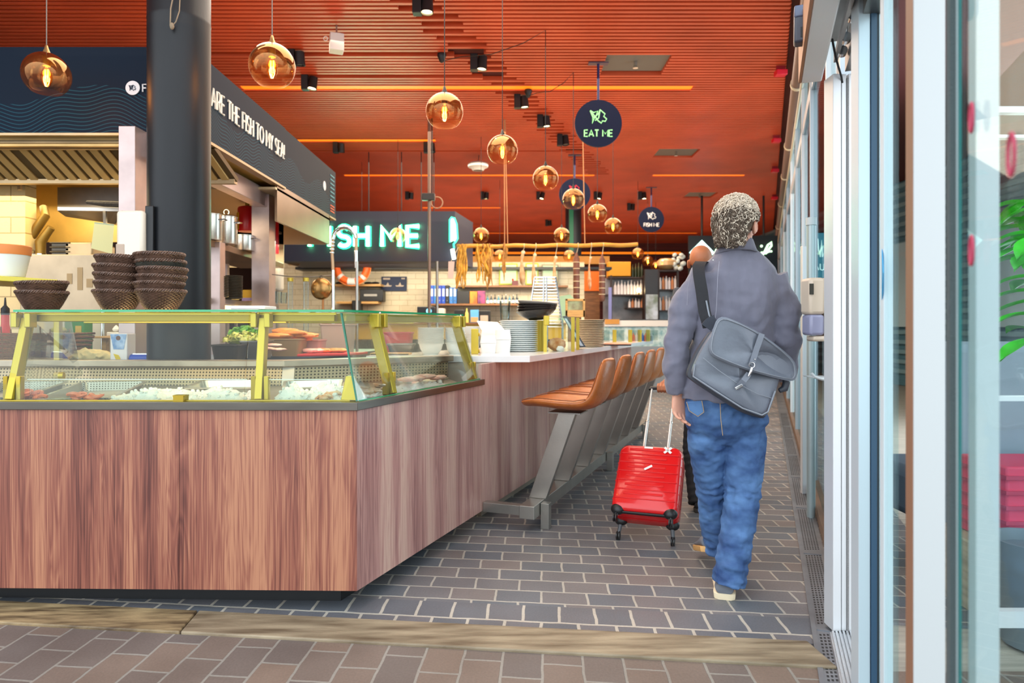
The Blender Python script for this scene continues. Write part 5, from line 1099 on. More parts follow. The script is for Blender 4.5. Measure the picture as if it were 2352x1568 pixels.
def leafheap(cx, cy, cz, rx, ry, rz_, m, label, n=60, seed=1, name='salad', cat='salad', sz=.035):
    rr = random.Random(seed); mb = MB()
    for i in range(n):
        a = rr.uniform(0, 2*PI); q_ = rr.random()**.5; o = Vector((cx+rx*q_*math.cos(a), cy+ry*q_*math.sin(a), cz+rz_*(1-q_*q_)*rr.uniform(.5, 1))); d = Vector((rr.uniform(-1, 1), rr.uniform(-1, 1), rr.uniform(-.2, .8))).normalized(); sd = d.cross(Vector((rr.uniform(-1, 1), rr.uniform(-1, 1), .3))).normalized(); up = sd.cross(d)
        rows = []
        for j in range(5):
            s = j/4; w_ = sz*.5*math.sin(PI*(.1+.85*s)); mid = o+d*sz*1.4*(s-.5)+up*sz*.35*math.sin(PI*s); rows.append([mid-sd*w_+up*.004*math.sin(i+j*2), mid+up*.004, mid+sd*w_-up*.004*math.sin(j*3)])
        mb.rings(rows, closed=False, cap=False)
    mb.ball((cx, cy, cz), (rx*.8, ry*.8, rz_*.55), 14, 8, nz=.3)
    return mb.build(name, m, None, label=label, cat=cat, kind='stuff')
c = P(558, 782, 4.7); leafheap(c.x, c.y, c.z, .14, .08, .055, sal, 'green and yellow salad leaves heaped in the silver tray', 110, 1)
c = P(560, 765, 4.85); leafheap(c.x, c.y, c.z, .10, .05, .04, mat('herb_green', '6AA82A', .5, var=.3, vscale=20), 'bright green herbs behind the salad leaves', 70, 4)
for i, (x, y, l_, rz) in enumerate([(640, 775, .2, .1), (672, 768, .22, -.15), (700, 774, .2, .2), (655, 764, .2, .05), (688, 782, .2, -.2)]): fillet(x, y, 4.95+.03*i, l_, .08, org, 'orange salmon side in the heap on the tan tray, %s from the left' % NTH[[0, 2, 4, 1, 3][i]], rz, .022, 'orange salmon heap')
for i, (x, y) in enumerate([(628, 795), (612, 803), (640, 805), (585, 806)]): fillet(x, y, 4.62+.04*i, .12, .05, pk, 'pink fish piece at the worktop edge near the middle brass post, %s' % ['top', 'left of the pair', 'right of the pair', 'far left one'][i], .4*i, .012)
t = thing('cutting_board', 'bright red cutting board holding pale fish pieces', 'cutting board', P(740, 806, 4.95))
c0 = P(682, 806, 4.85); c0.z = WT; MB().slab([(PX(682, 4.85), 4.85, WT+.001), (PX(800, 5.0), 5.0, WT+.001), (PX(800, 5.0)+.08, 5.3, WT+.001), (PX(682, 4.85)+.08, 5.15, WT+.001)], (0, 0, .018)).build('board', mat('board_red', 'D8302A', .4), t, smooth=False, bevel=.004)
for i, (x, m_) in enumerate([(712, pk), (728, pk), (745, org), (765, mat('fish_tan', 'C8944A', .5, var=.3, vscale=30)), (780, mat('fish_tan', 'C8944A'))]):
    z_ = 5.0+.02*i; c = Vector((PX(x, z_), z_, WT+.02)); mb = MB().ball(c+Vector((0, 0, .018)), (.06, .035, .018), 16, 8, nz=.3, nf=3, seed=i); mb.build('fillet', m_, None, label='fish piece on the red cutting board, %s from the left' % NTH[i], cat='fillet', group='pieces on the cutting board')
# red tub, grey tray and bowls behind the side glass
z_ = 5.6; t = tub(880, 942, 763, 796, z_, mat('tub_red', 'D84A50', .35), 'red_tub', 'red plastic tub behind the side glass', 'tub', .22, base=WT)
tub(888, 946, 790, 806, 4.95, STEELD, 'grey_tray', 'low grey tray in front of the red tub', 'tray', .2, base=1.0286)
T_('wooden_board', 'brown and black chopping board lying on the white stone top behind the side glass', 'board', [('board', MB().bb(PX(850, 4.5), PX(940, 4.5), 4.5, 4.62, 1.0286, 1.040), LWOOD, dict(bevel=.002)), ('edge', MB().bb(PX(852, 4.5), PX(938, 4.5), 4.49, 4.4995, 1.0286, 1.036), BLACK, NS)])
def bowls(x, z_, n, r, y_top, label, group, base=1.0286, m=WHITEC, foot=.55):
    top = PH(y_top, z_); h = .075; step = (top-base-h)/(n-1)
    for i in range(n):
        c = Vector((PX(x, z_), z_, base+i*step))
        MB().lathe(c, [(.001, 0), (r*foot, 0), (r*foot+.004, .006), (r*.82, h*.45), (r*.925, h-.006), (r, h-.0045), (r+.002, h), (r-.006, h-.002), (r*.8, h*.5), (r*foot, .012), (.001, .012)], 32).build('bowl', m, None, label=label % ORD[n-1-i] if n <= 16 else label, cat='bowl', group=group)
bowls(990, 4.62, 14, .088, 752, 'white bowl, %s of the wide stack behind the side glass', 'white bowls, wide stack')
bowls(1046, 4.66, 12, .07, 752, 'white bowl, %s of the narrow stack beside the last brass post', 'white bowls, narrow stack')
bowls(1082, 4.85, 14, .07, 749, 'white bowl, %s of the stack left of the yellow panel', 'white bowls, right stack')
t = thing('brass_divider', 'upright yellow panel standing between the bowls and the take-away boxes', 'panel', (PX(1090, 4.6), 4.6, 1.0286))
MB().bb(PX(1082, 4.6), PX(1099, 4.6), 4.6, 4.63, 1.0286, PH(755, 4.6)).build('panel', BRASS, t, bevel=.003)
for y in (768, 806): MB().cyl(P(1099, y, 4.61), P(1102, y, 4.61), .012, seg=12).build('knob', BRASSD, t)
# ================================================================ POT SHELF RIGHT OF THE COLUMN
t = thing('pot_shelf', 'brown steel shelf right of the black column carrying pots', 'shelf', P(560, 600, 5.8))
def shelfpoly(z0, x0, y0, z1, x1, y1, w_=.35): a = P(x0, y0, z0); b = P(x1, y1, z1); h = (a.z+b.z)/2; a.z = b.z = h; return [a, b, b+Vector((-w_, 0, 0)), a+Vector((-w_, 0, 0))]
SH1 = PH(545, 5.0); A1 = Vector((PX(470, 5.0), 5.0, SH1)); B1 = Vector((PX(652, 7.1), 7.1, SH1))
MB().slab([A1, B1, B1+Vector((-.45, 0, 0)), A1+Vector((-.45, 0, 0))], (0, 0, -.05)).build('board', mat('shelf_brown_steel', '94704A', .3, .7, var=.25, vscale=3), t, smooth=False, bevel=.003)
for k_ in (.12, .75): c = A1.lerp(B1, k_); MB().bb(c.x-.43, c.x-.40, c.y, c.y+.05, WT, SH1-.05).build('upright', FRM, t)
def pot(x, s, r, h, label, lid=False, hang=0):
    c = A1.lerp(B1, s)+Vector((-.16, 0, 0)); c.x = PX(x, c.y)
    t = thing('stock_pot', label, 'pot', c, group='steel pots on the shelf')
    MB().lathe(c, [(.001, 0), (r, 0), (r+.002, .004), (r+.002, h), (r+.007, h+.002), (r+.007, h+.006), (r-.003, h+.006), (r-.003, .006), (.001, .006)], 32).build('body', mat('pot_steel', 'D2CCC2', .22, .85, bump=.03, bscale=120), t)
    for sg in (-1, 1): MB().tube([c+Vector((sg*r, -.03, h*.8)), c+Vector((sg*(r+.035), -.025, h*.82)), c+Vector((sg*(r+.035), .025, h*.82)), c+Vector((sg*r, .03, h*.8))], .005, 6).build('handle', CHROME, t)
    if lid: ld0 = MB().lathe(c+Vector((0, 0, h+.006)), [(r+.008, 0), (r*.9, .012), (r*.3, .022), (.001, .024)], 28).build('lid', CHROME, t); MB().torus(c+Vector((0, 0, h+.045)), .02, .004, 14, 6, M=Matrix.Rotation(PI/2, 3, 'X')).build('lid_knob', CHROME, ld0)
pot(486, .08, .07, .19, 'steel stock pot partly hidden by the black column'); pot(520, .20, .078, .21, 'tall steel stock pot with a lid, right of the black column', True)
pot(561, .42, .075, .125, 'small steel pot under the red extinguisher, left one of the pair'); pot(586, .50, .09, .135, 'steel pot in front of the right end of the shelf, beside the frame post')
def exting(x, y0, y1, z_, r, label):
    c = P(x, y1, z_); h = (y1-y0)/F*z_; t = thing('fire_extinguisher', label, 'fire extinguisher', c)
    MB().lathe(c, [(.001, 0), (r*.95, 0), (r, .01), (r, h*.86), (r*.9, h*.93), (r*.5, h*.98), (r*.22, h), (.001, h)], 28).build('cylinder', mat('exting_red', 'C8141E', .3), t)
    vl_ = MB().lathe(c+Vector((0, 0, h)), [(r*.22, 0), (r*.22, .03), (.001, .03)], 12).build('valve', BRASSD, t)
    MB().tube([c+Vector((-.02, 0, h+.03)), c+Vector((.05, -.01, h+.05)), c+Vector((.09, -.01, h+.03))], .008, 6).build('lever', CHROME, vl_)
    MB().slab([c+Vector((-r*.97, -.03, h*.05)), c+Vector((-r*.55, -r*.86, h*.05)), c+Vector((-r*.55, -r*.86, h*.7)), c+Vector((-r*.97, -.03, h*.7))], (-.003, -.003, 0)).build('label', mat('label_yellow', 'D8A81E', .6), t, smooth=False)
    MB().bb(c.x-.02, c.x+.02, c.y, c.y+.16, c.z+h*.6, c.z+h*.66).build('wall_bracket', BLACK, t)
exting(568, 472, 532, 6.3, .085, 'red fire extinguisher with a yellow label above the steel pots')
exting(631, 500, 583, 7.0, .04, 'slim red fire extinguisher behind the frame post at the shelf end')
t = thing('lower_shelf', 'lower steel shelf with dark plates right of the black column', 'shelf', P(560, 690, 5.5))
SH2 = PH(682, 5.1); A2 = Vector((PX(470, 5.1), 5.1, SH2)); B2 = Vector((PX(640, 6.9), 6.9, SH2))
MB().slab([A2, B2, B2+Vector((-.4, 0, 0)), A2+Vector((-.4, 0, 0))], (0, 0, -.035)).build('board', mat('shelf2_steel', '8E8478', .3, .7), t, smooth=False)
MB().slab([A2+Vector((0, 0, -.035)), B2+Vector((0, 0, -.035)), B2+Vector((0, 0, -.05)), A2+Vector((0, 0, -.05))], (-.01, 0, 0)).build('lip', STEEL, t, smooth=False)
for k_ in (0, 1): a = A2.lerp(B2, .1+.2*k_)+Vector((-.15, 0, -.06)); MB().cyl(a, a+Vector((.16, .5, 0)), .012, seg=8).build('heat_lamp', emis('heat_lamp_glow', 'FFD070', 5), t)
for k_ in (.05, .9): c = A2.lerp(B2, k_); MB().bb(c.x-.38, c.x-.36, c.y, c.y+.03, WT, SH2-.03).build('upright', STEEL, t)
def plates(x, s, n, r, label, group, col='4A4032'):
    c = A2.lerp(B2, s)+Vector((-.1, 0, 0)); c.x = PX(x, c.y); st = .0125
    for i in range(n): MB().lathe(c+Vector((0, 0, i*st)), [(.001, 0), (r*.6, 0), (r*.95, .012), (r, .018), (r*.96, .02), (r*.6, .006), (.001, .006)], 28).build('plate', mat('plate_dark'+col, col, .35, var=.2), None, label=label % ORD[n-1-i], cat='plate', group=group)
plates(498, .12, 13, .088, 'dark plate, %s of the left stack on the lower shelf', 'dark plates, left stack'); plates(533, .28, 15, .085, 'dark plate, %s of the right stack on the lower shelf', 'dark plates, right stack', '3F372B')
c = A2.lerp(B2, .5); c.x = PX(578, c.y); T_('tissue_box', 'yellow and violet box on the lower shelf', 'box', [('box', MB().bb(c.x-.07, c.x+.07, c.y-.04, c.y+.04, c.z+.001, c.z+.10), mat('box_yellow', 'E8B030', .6), dict(bevel=.004)), ('band', MB().bb(c.x-.0705, c.x+.0705, c.y-.0405, c.y+.0405, c.z+.002, c.z+.03), mat('band_violet', 'B89AC0', .6), NS)])
gb = glass('tumbler_glass', 'F6FAF8', .7)
def tumbler(c, r, h, label, group, m=gb): return MB().lathe(c, [(.001, .001), (r*.8, .001), (r, h), (r*.93, h), (r*.74, .008), (.001, .008)], 16).build('glass', m, None, label=label, cat='glass', group=group)
for i in range(7): c = A2.lerp(B2, .46+.07*i)+Vector((-.2, 0, .105 if i < 3 else .001)); c.x = PX(570+11*i, c.y); 
for i in range(5): c = A2.lerp(B2, .60+.07*i)+Vector((-.2, 0, .001)); c.x = PX(604+12*i, c.y); tumbler(c, .032, .11, 'clear glass on the lower shelf beyond the yellow box, %s from the left' % NTH[i], 'glasses on the lower shelf')
z_ = 7.2; t = thing('roll_holder', 'pale rounded paper dispenser at the end of the shelves', 'dispenser', P(630, 670, z_)); MB().bb(PX(618, z_), PX(644, z_), z_, z_+.14, PH(668, z_), PH(600, z_)).build('body', mat('holder_cream', 'E4D8C4', .5), t, bevel=.03)
MB().bb(PX(628, z_), PX(634, z_), z_+.05, z_+.1, .965, PH(668, z_)).build('post', STEEL, t)
MB().bb(PX(600, 7.2), PX(680, 7.2), 7.1, 7.5, .94, .965).bb(PX(605, 7.2), PX(612, 7.2), 7.15, 7.2, 0, .94).bb(PX(668, 7.2), PX(675, 7.2), 7.15, 7.2, 0, .94).build('side_table', STEEL, None, label='small steel side table beyond the kitchen shelves', cat='table', smooth=False)
# scale plate on the glass top
t = thing('serving_tray', 'thin white and silver trays lying on the glass top right of the column', 'tray', P(575, 705, 3.2)); z_ = 3.3
MB().bb(PX(510, z_), PX(610, z_), z_-.1, z_+.1, 1.2915, 1.298).build('lower_tray', STEEL, t, bevel=.002); MB().bb(PX(545, z_), PX(622, z_), z_-.08, z_+.08, 1.2985, 1.315).build('upper_tray', PAPER, t, bevel=.003)
# ================================================================ RINSE TAPS, LADLES
def tap(x, y_top, y_bot, z_, label, xe, ye, bs=1.0):
    b = P(x, y_bot, z_); t = thing('spring_tap', label, 'tap', b); top = P(x, y_top+30, z_)
    MB().cyl(Vector((b.x, b.y, bs)), P(x, 620, z_), .014, seg=12).build('column', CHROME, t)
    pts = [P(x, 625, z_), P(x-2, 580, z_)]; 
    for i in range(9): a = PI-PI*i/8; pts.append(P((x+xe)/2-(x-xe)/2*math.cos(PI-a) if False else (x+xe)/2+(xe-x)/2*math.cos(a), y_top+26-26*math.sin(a), z_))
    pts.append(P(xe, ye, z_)); 
    MB().tube(pts, .013, 10).build('hose', mat('tap_tan', 'B89878', .35, .6), t)
    sp_m = MB(); 
    for i in range(1, len(pts)-2):
        for k_ in range(4): a = pts[i].lerp(pts[i+1], k_/4); d = (pts[i+1]-pts[i]).normalized(); sp_m.disc(a, .02, d, 10, .008)
    sp_m.build('spring', CHROME, t); MB().cyl(P(xe, ye, z_), P(xe, ye+40, z_), .016, seg=12).build('spray_head', CHROME, t)
tap(765, 522, 715, 5.9, 'tall spring tap arching over in front of the neon letters', 818, 575)
zz = 5.8; MB().cyl((PX(820, zz), zz, 1.0), P(820, 600, zz), .012, seg=10).build('steel_pole', STEEL, None, label='thin steel pole right of the spring tap', cat='pole')
t = thing('hanging_ladle', 'round brass ladle bowl hanging from the utensil rail', 'ladle', P(738, 690, 5.9)); z_ = 5.9; c = P(738, 663, z_)
MB().ball(c, (.092, .05, .095), 24, 14).build('bowl', mat('ladle_brass', 'A8804A', .25, .8, var=.2), t); MB().cyl(P(742, 688, z_), Vector((PX(742, z_), z_, 1.06)), .010, seg=8).build('handle', mat('copper', 'B07848', .35, .6), t)
MB().torus(P(738, 636, z_), .012, .003, 12, 6, M=Matrix.Rotation(PI/2, 3, 'X')).build('hook', BLACK, t)
t = thing('utensil_rail', 'thin rail with two glass tubes beside the ladle', 'rail', P(690, 640, 5.92)); z_ = 5.95
MB().tube([P(625, 630, z_), P(665, 635, z_), P(715, 636, z_), P(768, 632, z_)], .005, 6).build('rod', STEELD, t)
for x in (667, 703): MB().cyl(P(x, 645, z_), Vector((PX(x, z_), z_, 1.03)), .022, seg=14).build('glass_tube', gb, t); MB().cyl(P(x, 638, z_), P(x, 646, z_), .026, seg=14).build('cap', BRASS, t)
MB().prism([(-2.0, 5.75), (-1.30, 5.72), (-1.1, 6.5), (-1.9, 6.6)], .97, 1.0).prism([(-1.95, 5.8), (-1.35, 5.78), (-1.2, 6.4), (-1.85, 6.5)], 0, .97).build('sink_unit', STEELD, None, label='steel sink unit under the spring tap', cat='sink', smooth=False)
# ================================================================ NEON STALL AT THE BACK
z_ = 11.0; t = thing('neon_sign_board', 'large dark navy fascia with glowing green white FISH ME letters', 'neon sign', P(870, 600, z_))
B = MB().hexa([P(640, 600, z_), P(1045, 600, z_), P(1045, 600, z_)+Vector((.22, 1.2, 0)), P(640, 600, z_)+Vector((0, 1.2, 0)), P(640, 485, z_), P(1045, 485, z_), P(1045, 485, z_)+Vector((.22, 1.2, 0)), P(640, 485, z_)+Vector((0, 1.2, 0))]); B.build('fascia', mat('navy_fascia', '2E3348', .6), t, smooth=False)
NW = emis('neon_white', 'E8FFF0', 5.0); NG = emis('neon_green', '28E090', 3.2)
def neonl(ch, x0, x1, m1, m2):
    w0 = GL[ch][0] or 1; h = 45/F*z_; xs_ = ((x1-x0)/F*z_)/(w0*h); o = P(x0, 565, z_-.035)
    letters(m1, ch, o, (1, 0, 0), (0, 0, 1), h, .033, xs=xs_, seg=8); letters(m2, ch, o+Vector((0, .02, 0)), (1, 0, 0), (0, 0, 1), h, .049, xs=xs_, seg=8)
for ch, a, b in (('F', 712, 738), ('I', 757, 758), ('S', 776, 803), ('H', 816, 845), ('M', 878, 918), ('E', 936, 962)):
    m1, m2 = MB(), MB(); neonl(ch, a, b, m1, m2); o = m2.build('letter', NG, t); m1.build('letter_face', NW, o)
for x in (913, 960, 990, 835): MB().cyl((PX(x, z_), z_+.4, PH(486, z_)), (PX(x, z_), z_+.4, CEIL), .008, seg=6).build('hanger', BLACK, t)
light('AREA', 'neon_glow', P(860, 540, z_-.25), 14, (.25, 1, .6), 1.6, rot=(PI/2+.5, 0, PI), size_y=.4, parent=t)
t = thing('knife_sign', 'glowing green knife shaped neon sign at the right end of the fascia', 'neon sign', P(1041, 600, z_-.1))
zz = z_-.12; MB().slab([P(x, y, zz) for x, y in ((1033, 556), (1033, 505), (1037, 499), (1044, 501), (1049, 515), (1051, 548), (1046, 556), (1042, 552))], (0, .03, 0)).build('blade', emis('knife_glow', '9CEFC8', 1.6), t, smooth=False)
MB().tube([P(x, y, zz) for x, y in ((1033, 556), (1033, 505), (1037, 499), (1044, 501), (1049, 515), (1051, 548), (1046, 556), (1042, 560), (1043, 570))], .014, 6).build('outline', NG, t); MB().tube([P(1039, 572, zz), P(1041, 584, zz), P(1043, 595, zz)], .03, 8).build('handle', NW, t)
MB().bb(PX(1038, zz), PX(1046, zz), zz+.03, zz+.12, PH(540, zz), PH(530, zz)).build('mount', BLACK, t)
# beam and shelf below the fascia
z_ = 12.6; T_('upper_shelf', 'dark shelf of brown boxes running under the neon fascia', 'shelf', [('board', MB().bb(PX(690, z_), PX(1400, z_), z_-.3, z_+.14, PH(619, z_)-.02, PH(616, z_)), BLACK, NS), ('box_row', MB().bb(PX(840, z_), PX(1035, z_), z_-.25, z_+.14, PH(616, z_), PH(603, z_)), mat('box_tan', 'A8843A', .7, var=.2, vscale=3), NS)])
T_('carton', 'small red and yellow carton on the shelf under the neon letter E', 'box', [('box', MB().bb(PX(899, z_), PX(922, z_), z_-.28, z_-.26, PH(616, z_), PH(601, z_)), mat('carton_yel', 'E8B840', .6), NS), ('red_patch', MB().bb(PX(900, z_), PX(911, z_), z_-.285, z_-.28, PH(615, z_), PH(606, z_)), mat('patch_red', 'D03A20', .6), NS)])
# life ring
c = P(808, 612, 12.2); t = thing('life_ring', 'orange life ring with pale bands hanging on the tiled wall', 'life ring', c-Vector((0, 0, .35))); Q = Matrix.Rotation(PI/2, 3, 'X')
MB().torus(c, .27, .062, 48, 12, M=Q).build('ring', mat('ring_orange', 'F2651E', .5), t)
for a in (-.75, -2.4, -1.57): MB().tube([c+Q @ Vector((.27*math.cos(a+k), .27*math.sin(a+k), 0)) for k in (-.1 if a != -1.57 else -.25, 0, .1 if a != -1.57 else .25)], .066, 12).build('band', mat('ring_band', 'D8D4CE', .5), t)
MB().torus(c, .34, .01, 40, 6, M=Q).build('rope', mat('rope_orange', 'E88A4A', .7), t)
MB().bb(c.x-.02, c.x+.02, c.y, 12.75, c.z+.30, c.z+.33).build('hook', BLACK, t)
z_ = 12.7; t = thing('poster', 'dark blue poster with ships on the tiled wall', 'poster', P(905, 668, z_)); MB().bb(PX(876, z_), PX(934, z_), z_, z_+.02, PH(668, z_), PH(635, z_)).build('sheet', mat('poster_blue', '24304E', .6), t, smooth=False)
mb = MB()
for x in (890, 918): mb.slab([P(x-10, 655, z_-.002), P(x+10, 655, z_-.002), P(x+8, 658, z_-.002), P(x-8, 658, z_-.002)], (0, -.003, 0)).slab([P(x-3, 655, z_-.002), P(x+4, 655, z_-.002), P(x+1, 648, z_-.002)], (0, -.003, 0))
mb.bb(PX(880, z_), PX(896, z_), z_-.003, z_, PH(642, z_), PH(638, z_)).bb(PX(922, z_), PX(930, z_), z_-.003, z_, PH(641, z_), PH(638, z_)); mb.build('ship_print', mat('poster_print', 'C8B4A0', .6), t, smooth=False)
def wshelf(x0, x1, y, z_, label, th=5, dep=.3, m=LWOOD, back=12.76):
    T_('wall_shelf', label, 'shelf', [('board', MB().bb(PX(x0, z_), PX(x1, z_), z_, back, PH(y+th, z_), PH(y, z_)), m, NS)])
wshelf(768, 875, 652, 12.4, 'pale wooden shelf under the life ring'); wshelf(772, 868, 692, 12.4, 'second wooden shelf under the life ring, holding the black crate')
z_ = 12.45; t = thing('black_crate', 'black crate with a pale word on it on the lower wall shelf', 'crate', P(855, 692, z_)); MB().bb(PX(826, z_), PX(880, z_), z_, z_+.25, PH(692, z_)+.001, PH(664, z_)).build('box', BLACK, t, bevel=.01)
MB().bb(PX(836, z_), PX(866, z_), z_-.003, z_, PH(680, z_), PH(675, z_)).build('word', mat('word_grey', 'A8A49C', .6), t, smooth=False)
for i, (x, h_) in enumerate([(846, 9), (862, 8), (780, 6), (796, 5)]): T_('dark_tool', 'small dark object lying on the upper wall shelf, %s from the right' % NTH[i if i < 2 else i], 'tool', [('body', MB().ball(P(x, 650, 12.5), (.08, .05, .025), 10, 6), BLACK)], 'small dark things on the upper shelf')
T_('bin', 'dark narrow bin below the black crate', 'bin', [('bin', MB().bb(PX(808, 12.3), PX(827, 12.3), 12.3, 12.55, 0, PH(690, 12.3)), BLACK, dict(bevel=.01))])
# binder shelf
wshelf(985, 1205, 697, 12.2, 'brown shelf with blue binders on the tiled wall', 4, .3, BWOOD); wshelf(1048, 1305, 655, 12.35, 'upper grey shelf above the black crates', 4, .3, BWOOD)
cols = ['2A54B8', '2A7AC0', '1A3CA8', '1848B0', '15181C', '2E70B8', '2A66A8']
for i in range(7):
    x0 = 988+i*8.8; z_ = 12.3; top = 655 if i not in (5, 6) else 660
    T_('binder', ['bright blue', 'light blue', 'deep blue', 'royal blue', 'black', 'sky blue', 'mid blue'][i]+' ring binder on the shelf under the neon knife, %s from the left' % NTH[i], 'binder', [('cover', MB().bb(PX(x0, z_), PX(x0+8, z_), z_, z_+.28, PH(697, z_), PH(top, z_)), mat('binder_%d' % i, cols[i], .5), dict(bevel=.004)), ('spine_label', MB().bb(PX(x0+1.8, z_), PX(x0+6.2, z_), z_-.003, z_, PH(680, z_), PH(663, z_)), PAPER, NS), ('finger_ring', MB().disc((PX(x0+4, z_), z_-.003, PH(690, z_)), .01, (0, 1, 0), 12, .004), CHROME)], 'ring binders on the wall shelf')
z_ = 12.3
for i, (x0, x1, y0, m_, lb) in enumerate([(1050, 1078, 668, BLACK, 'black box right of the binders'), (1079, 1096, 669, mat('box_oran', 'E8902A', .6, col2='8A3A20', vscale=6), 'black box with an orange picture on the binder shelf'), (1097, 1114, 668, mat('box_navy2', '20284E', .5, col2='B04070', vscale=9), 'dark blue box with a pink streak on the binder shelf')]): T_('storage_box', lb, 'box', [('box', MB().bb(PX(x0, z_), PX(x1, z_), z_, z_+.25, PH(697, z_), PH(y0, z_)), m_, dict(bevel=.005))])
def bottle(c, r, h, m, label, cat='bottle', group=None, name='bottle', cap=None):
    mb = MB().lathe(c, [(.001, 0), (r, 0), (r, h*.55), (r*.9, h*.63), (r*.35, h*.76), (r*.32, h*.94), (.001, h*.94)], 14)
    if cap is None: return mb.build(name, m, None, label=label, cat=cat, group=group)
    return T_(name, label, cat, [('body', mb, m), ('cap', MB().lathe(c, [(.001, h*.94), (r*.38, h*.94), (r*.38, h), (.001, h)], 12), cap), ('label', MB().lathe(c, [(r*1.01, h*.12), (r*1.01, h*.42)], 14), PAPER)], group)
for i in range(9): x = 1120+i*8.4; bottle(Vector((PX(x, 12.35), 12.35, PH(697, 12.2))), .026, .15+.01*(i % 3), mat('bot_dark', '1E2C34', .3) if i % 3 else mat('bot_teal', '2A6E80', .3), 'small dark sauce bottle on the binder shelf, %s from the left' % NTH[i], group='sauce bottles on the shelf', cap=PAPER if i % 2 else mat('cap_black', '101010', .4))
# framed certificates
for i, (x0, x1, y0, y1, fm, lb) in enumerate([(1146, 1189, 605, 654, 'A8B020', 'pale green certificate in a lime frame, left one'), (1207, 1237, 604, 654, 'A8B020', 'pale green certificate in a lime frame behind the second ham'), (1244, 1283, 607, 654, '8A8468', 'pale paper in a thin dark frame, right of the lime frames')]):
    z_ = 12.6; T_('framed_certificate', lb, 'frame', [('frame', MB().bb(PX(x0, z_), PX(x1, z_), z_, z_+.03, PH(y1, z_), PH(y0, z_)), mat('frame_'+fm, fm, .5), dict(bevel=.003)), ('paper', MB().bb(PX(x0+3, z_), PX(x1-3, z_), z_-.004, z_, PH(y1-3, z_), PH(y0+3, z_)), mat('cert_green', 'C8E4BC', .7), NS)], 'framed papers on the tiled wall')
T_('red_box', 'small dark red box on the upper shelf in front of the framed papers', 'box', [('box', MB().bb(PX(1176, 12.5), PX(1190, 12.5), 12.4, 12.6, PH(655, 12.35), PH(645, 12.5)), mat('box_dred', '5A1A1E', .5), dict(bevel=.004)), ('knob', MB().ball(P(1178, 642, 12.45), .02, 10, 6), mat('knob_red', 'C8281E', .4))])
# lower back counter with machines (in front of tiled wall)
z_ = 11.6; t = thing('back_counter', 'long low wooden topped counter along the tiled wall', 'counter', (PX(1000, z_), z_+.3, 0)); MB().bb(PX(740, z_), PX(1300, z_), z_, z_+.55, PH(745, z_)-.25, PH(745, z_)).build('front', mat('front_yellow', 'C8A03A', .5), t, smooth=False); MB().bb(PX(740, z_), PX(1300, z_), z_-.03, z_+.58, PH(745, z_), PH(745, z_)+.03).build('top', BWOOD, t, smooth=False); MB().bb(PX(745, z_), PX(1295, z_), z_+.05, z_+.5, 0, PH(745, z_)-.25).build('carcass', BLACK, t, smooth=False)
bt = PH(745, z_)+.031
for i, (x0, x1, y0, m_, lb) in enumerate([(958, 1000, 704, mat('pc_black', '16181E', .4), 'black box with a glowing blue disc on the back counter'), (1004, 1020, 708, mat('box_pale', 'C8B8AC', .6), 'small pale box beside the black box on the back counter'), (1043, 1066, 711, BLACK, 'dark machine with a pale panel on the back counter, left one'), (1098, 1126, 713, BLACK, 'dark machine with a pale panel on the back counter, right one')]):
    pr_ = [('body', MB().bb(PX(x0, 11.7), PX(x1, 11.7), 11.7, 12.0, bt, PH(y0, 11.7)), m_, dict(bevel=.01))]
    if i == 0: pr_.append(('disc', MB().disc(P(985, 714, 11.69), .045, (0, 1, 0), 20, .01), emis('disc_blue', '6AC0E8', 1.5)))
    if i > 1: pr_.append(('panel', MB().bb(PX(x0+5, 11.7), PX(x1-5, 11.7), 11.69, 11.7, PH(738, 11.7), PH(724, 11.7)), mat('panel_tan', 'B0A090', .5), NS))
    T_('counter_machine', lb, 'machine', pr_)
T_('postcard_stand', 'upright sky blue picture card on the back counter', 'card', [('card', MB().bb(PX(1080, 11.6), PX(1099, 11.6), 11.66, 11.68, bt, PH(711, 11.6)), mat('card_blue', '5AA0D8', .6), NS), ('sand', MB().bb(PX(1081, 11.6), PX(1098, 11.6), 11.655, 11.66, bt+.01, PH(728, 11.6)), mat('card_sand', 'C09868', .6), NS)])
bottle(Vector((PX(1072, 11.65), 11.65, bt)), .03, .26, mat('bot_yel', 'C8B85A', .4), 'small yellow bottle beside the sky blue card')
# steel poles of the middle stall
for x, z_, lb in ((986, 9.6, 'thin brown steel pole reaching up to the ceiling in front of the neon E'), (1004, 10.6, 'pale steel pole just right of the brown pole')):
    top = CEIL if x == 986 else PH(600, z_)
    T_('steel_pole', lb, 'pole', [('pole', MB().cyl((PX(x, z_), z_, 1.0), (PX(x, z_), z_, top), .022, seg=10), mat('pole_brown', '8A7468', .4, .4) if x == 986 else STEEL), ('base', MB().cyl((PX(x, z_), z_, 0), (PX(x, z_), z_, 1.0), .03, seg=10), STEELD)])
t = thing('ceiling_junction', 'dark junction box with looped cable at the top of the brown pole', 'junction box', P(984, 455, 9.6)); c = P(984, 452, 9.55); MB().bb(c.x-.09, c.x+.09, c.y-.03, c.y+.05, c.z-.05, c.z+.05).build('box', BLACK, t, bevel=.01); MB().torus(c+Vector((.12, 0, -.08)), .08, .008, 20, 6, M=Matrix.Rotation(PI/2, 3, 'X')).build('cable_loop', mat('cable_tan', 'A88468', .6), t)
MB().cyl(c+Vector((.05, 0, .04)), (c.x+.05, c.y, CEIL), .01, seg=6).build('stem', BLACK, t)
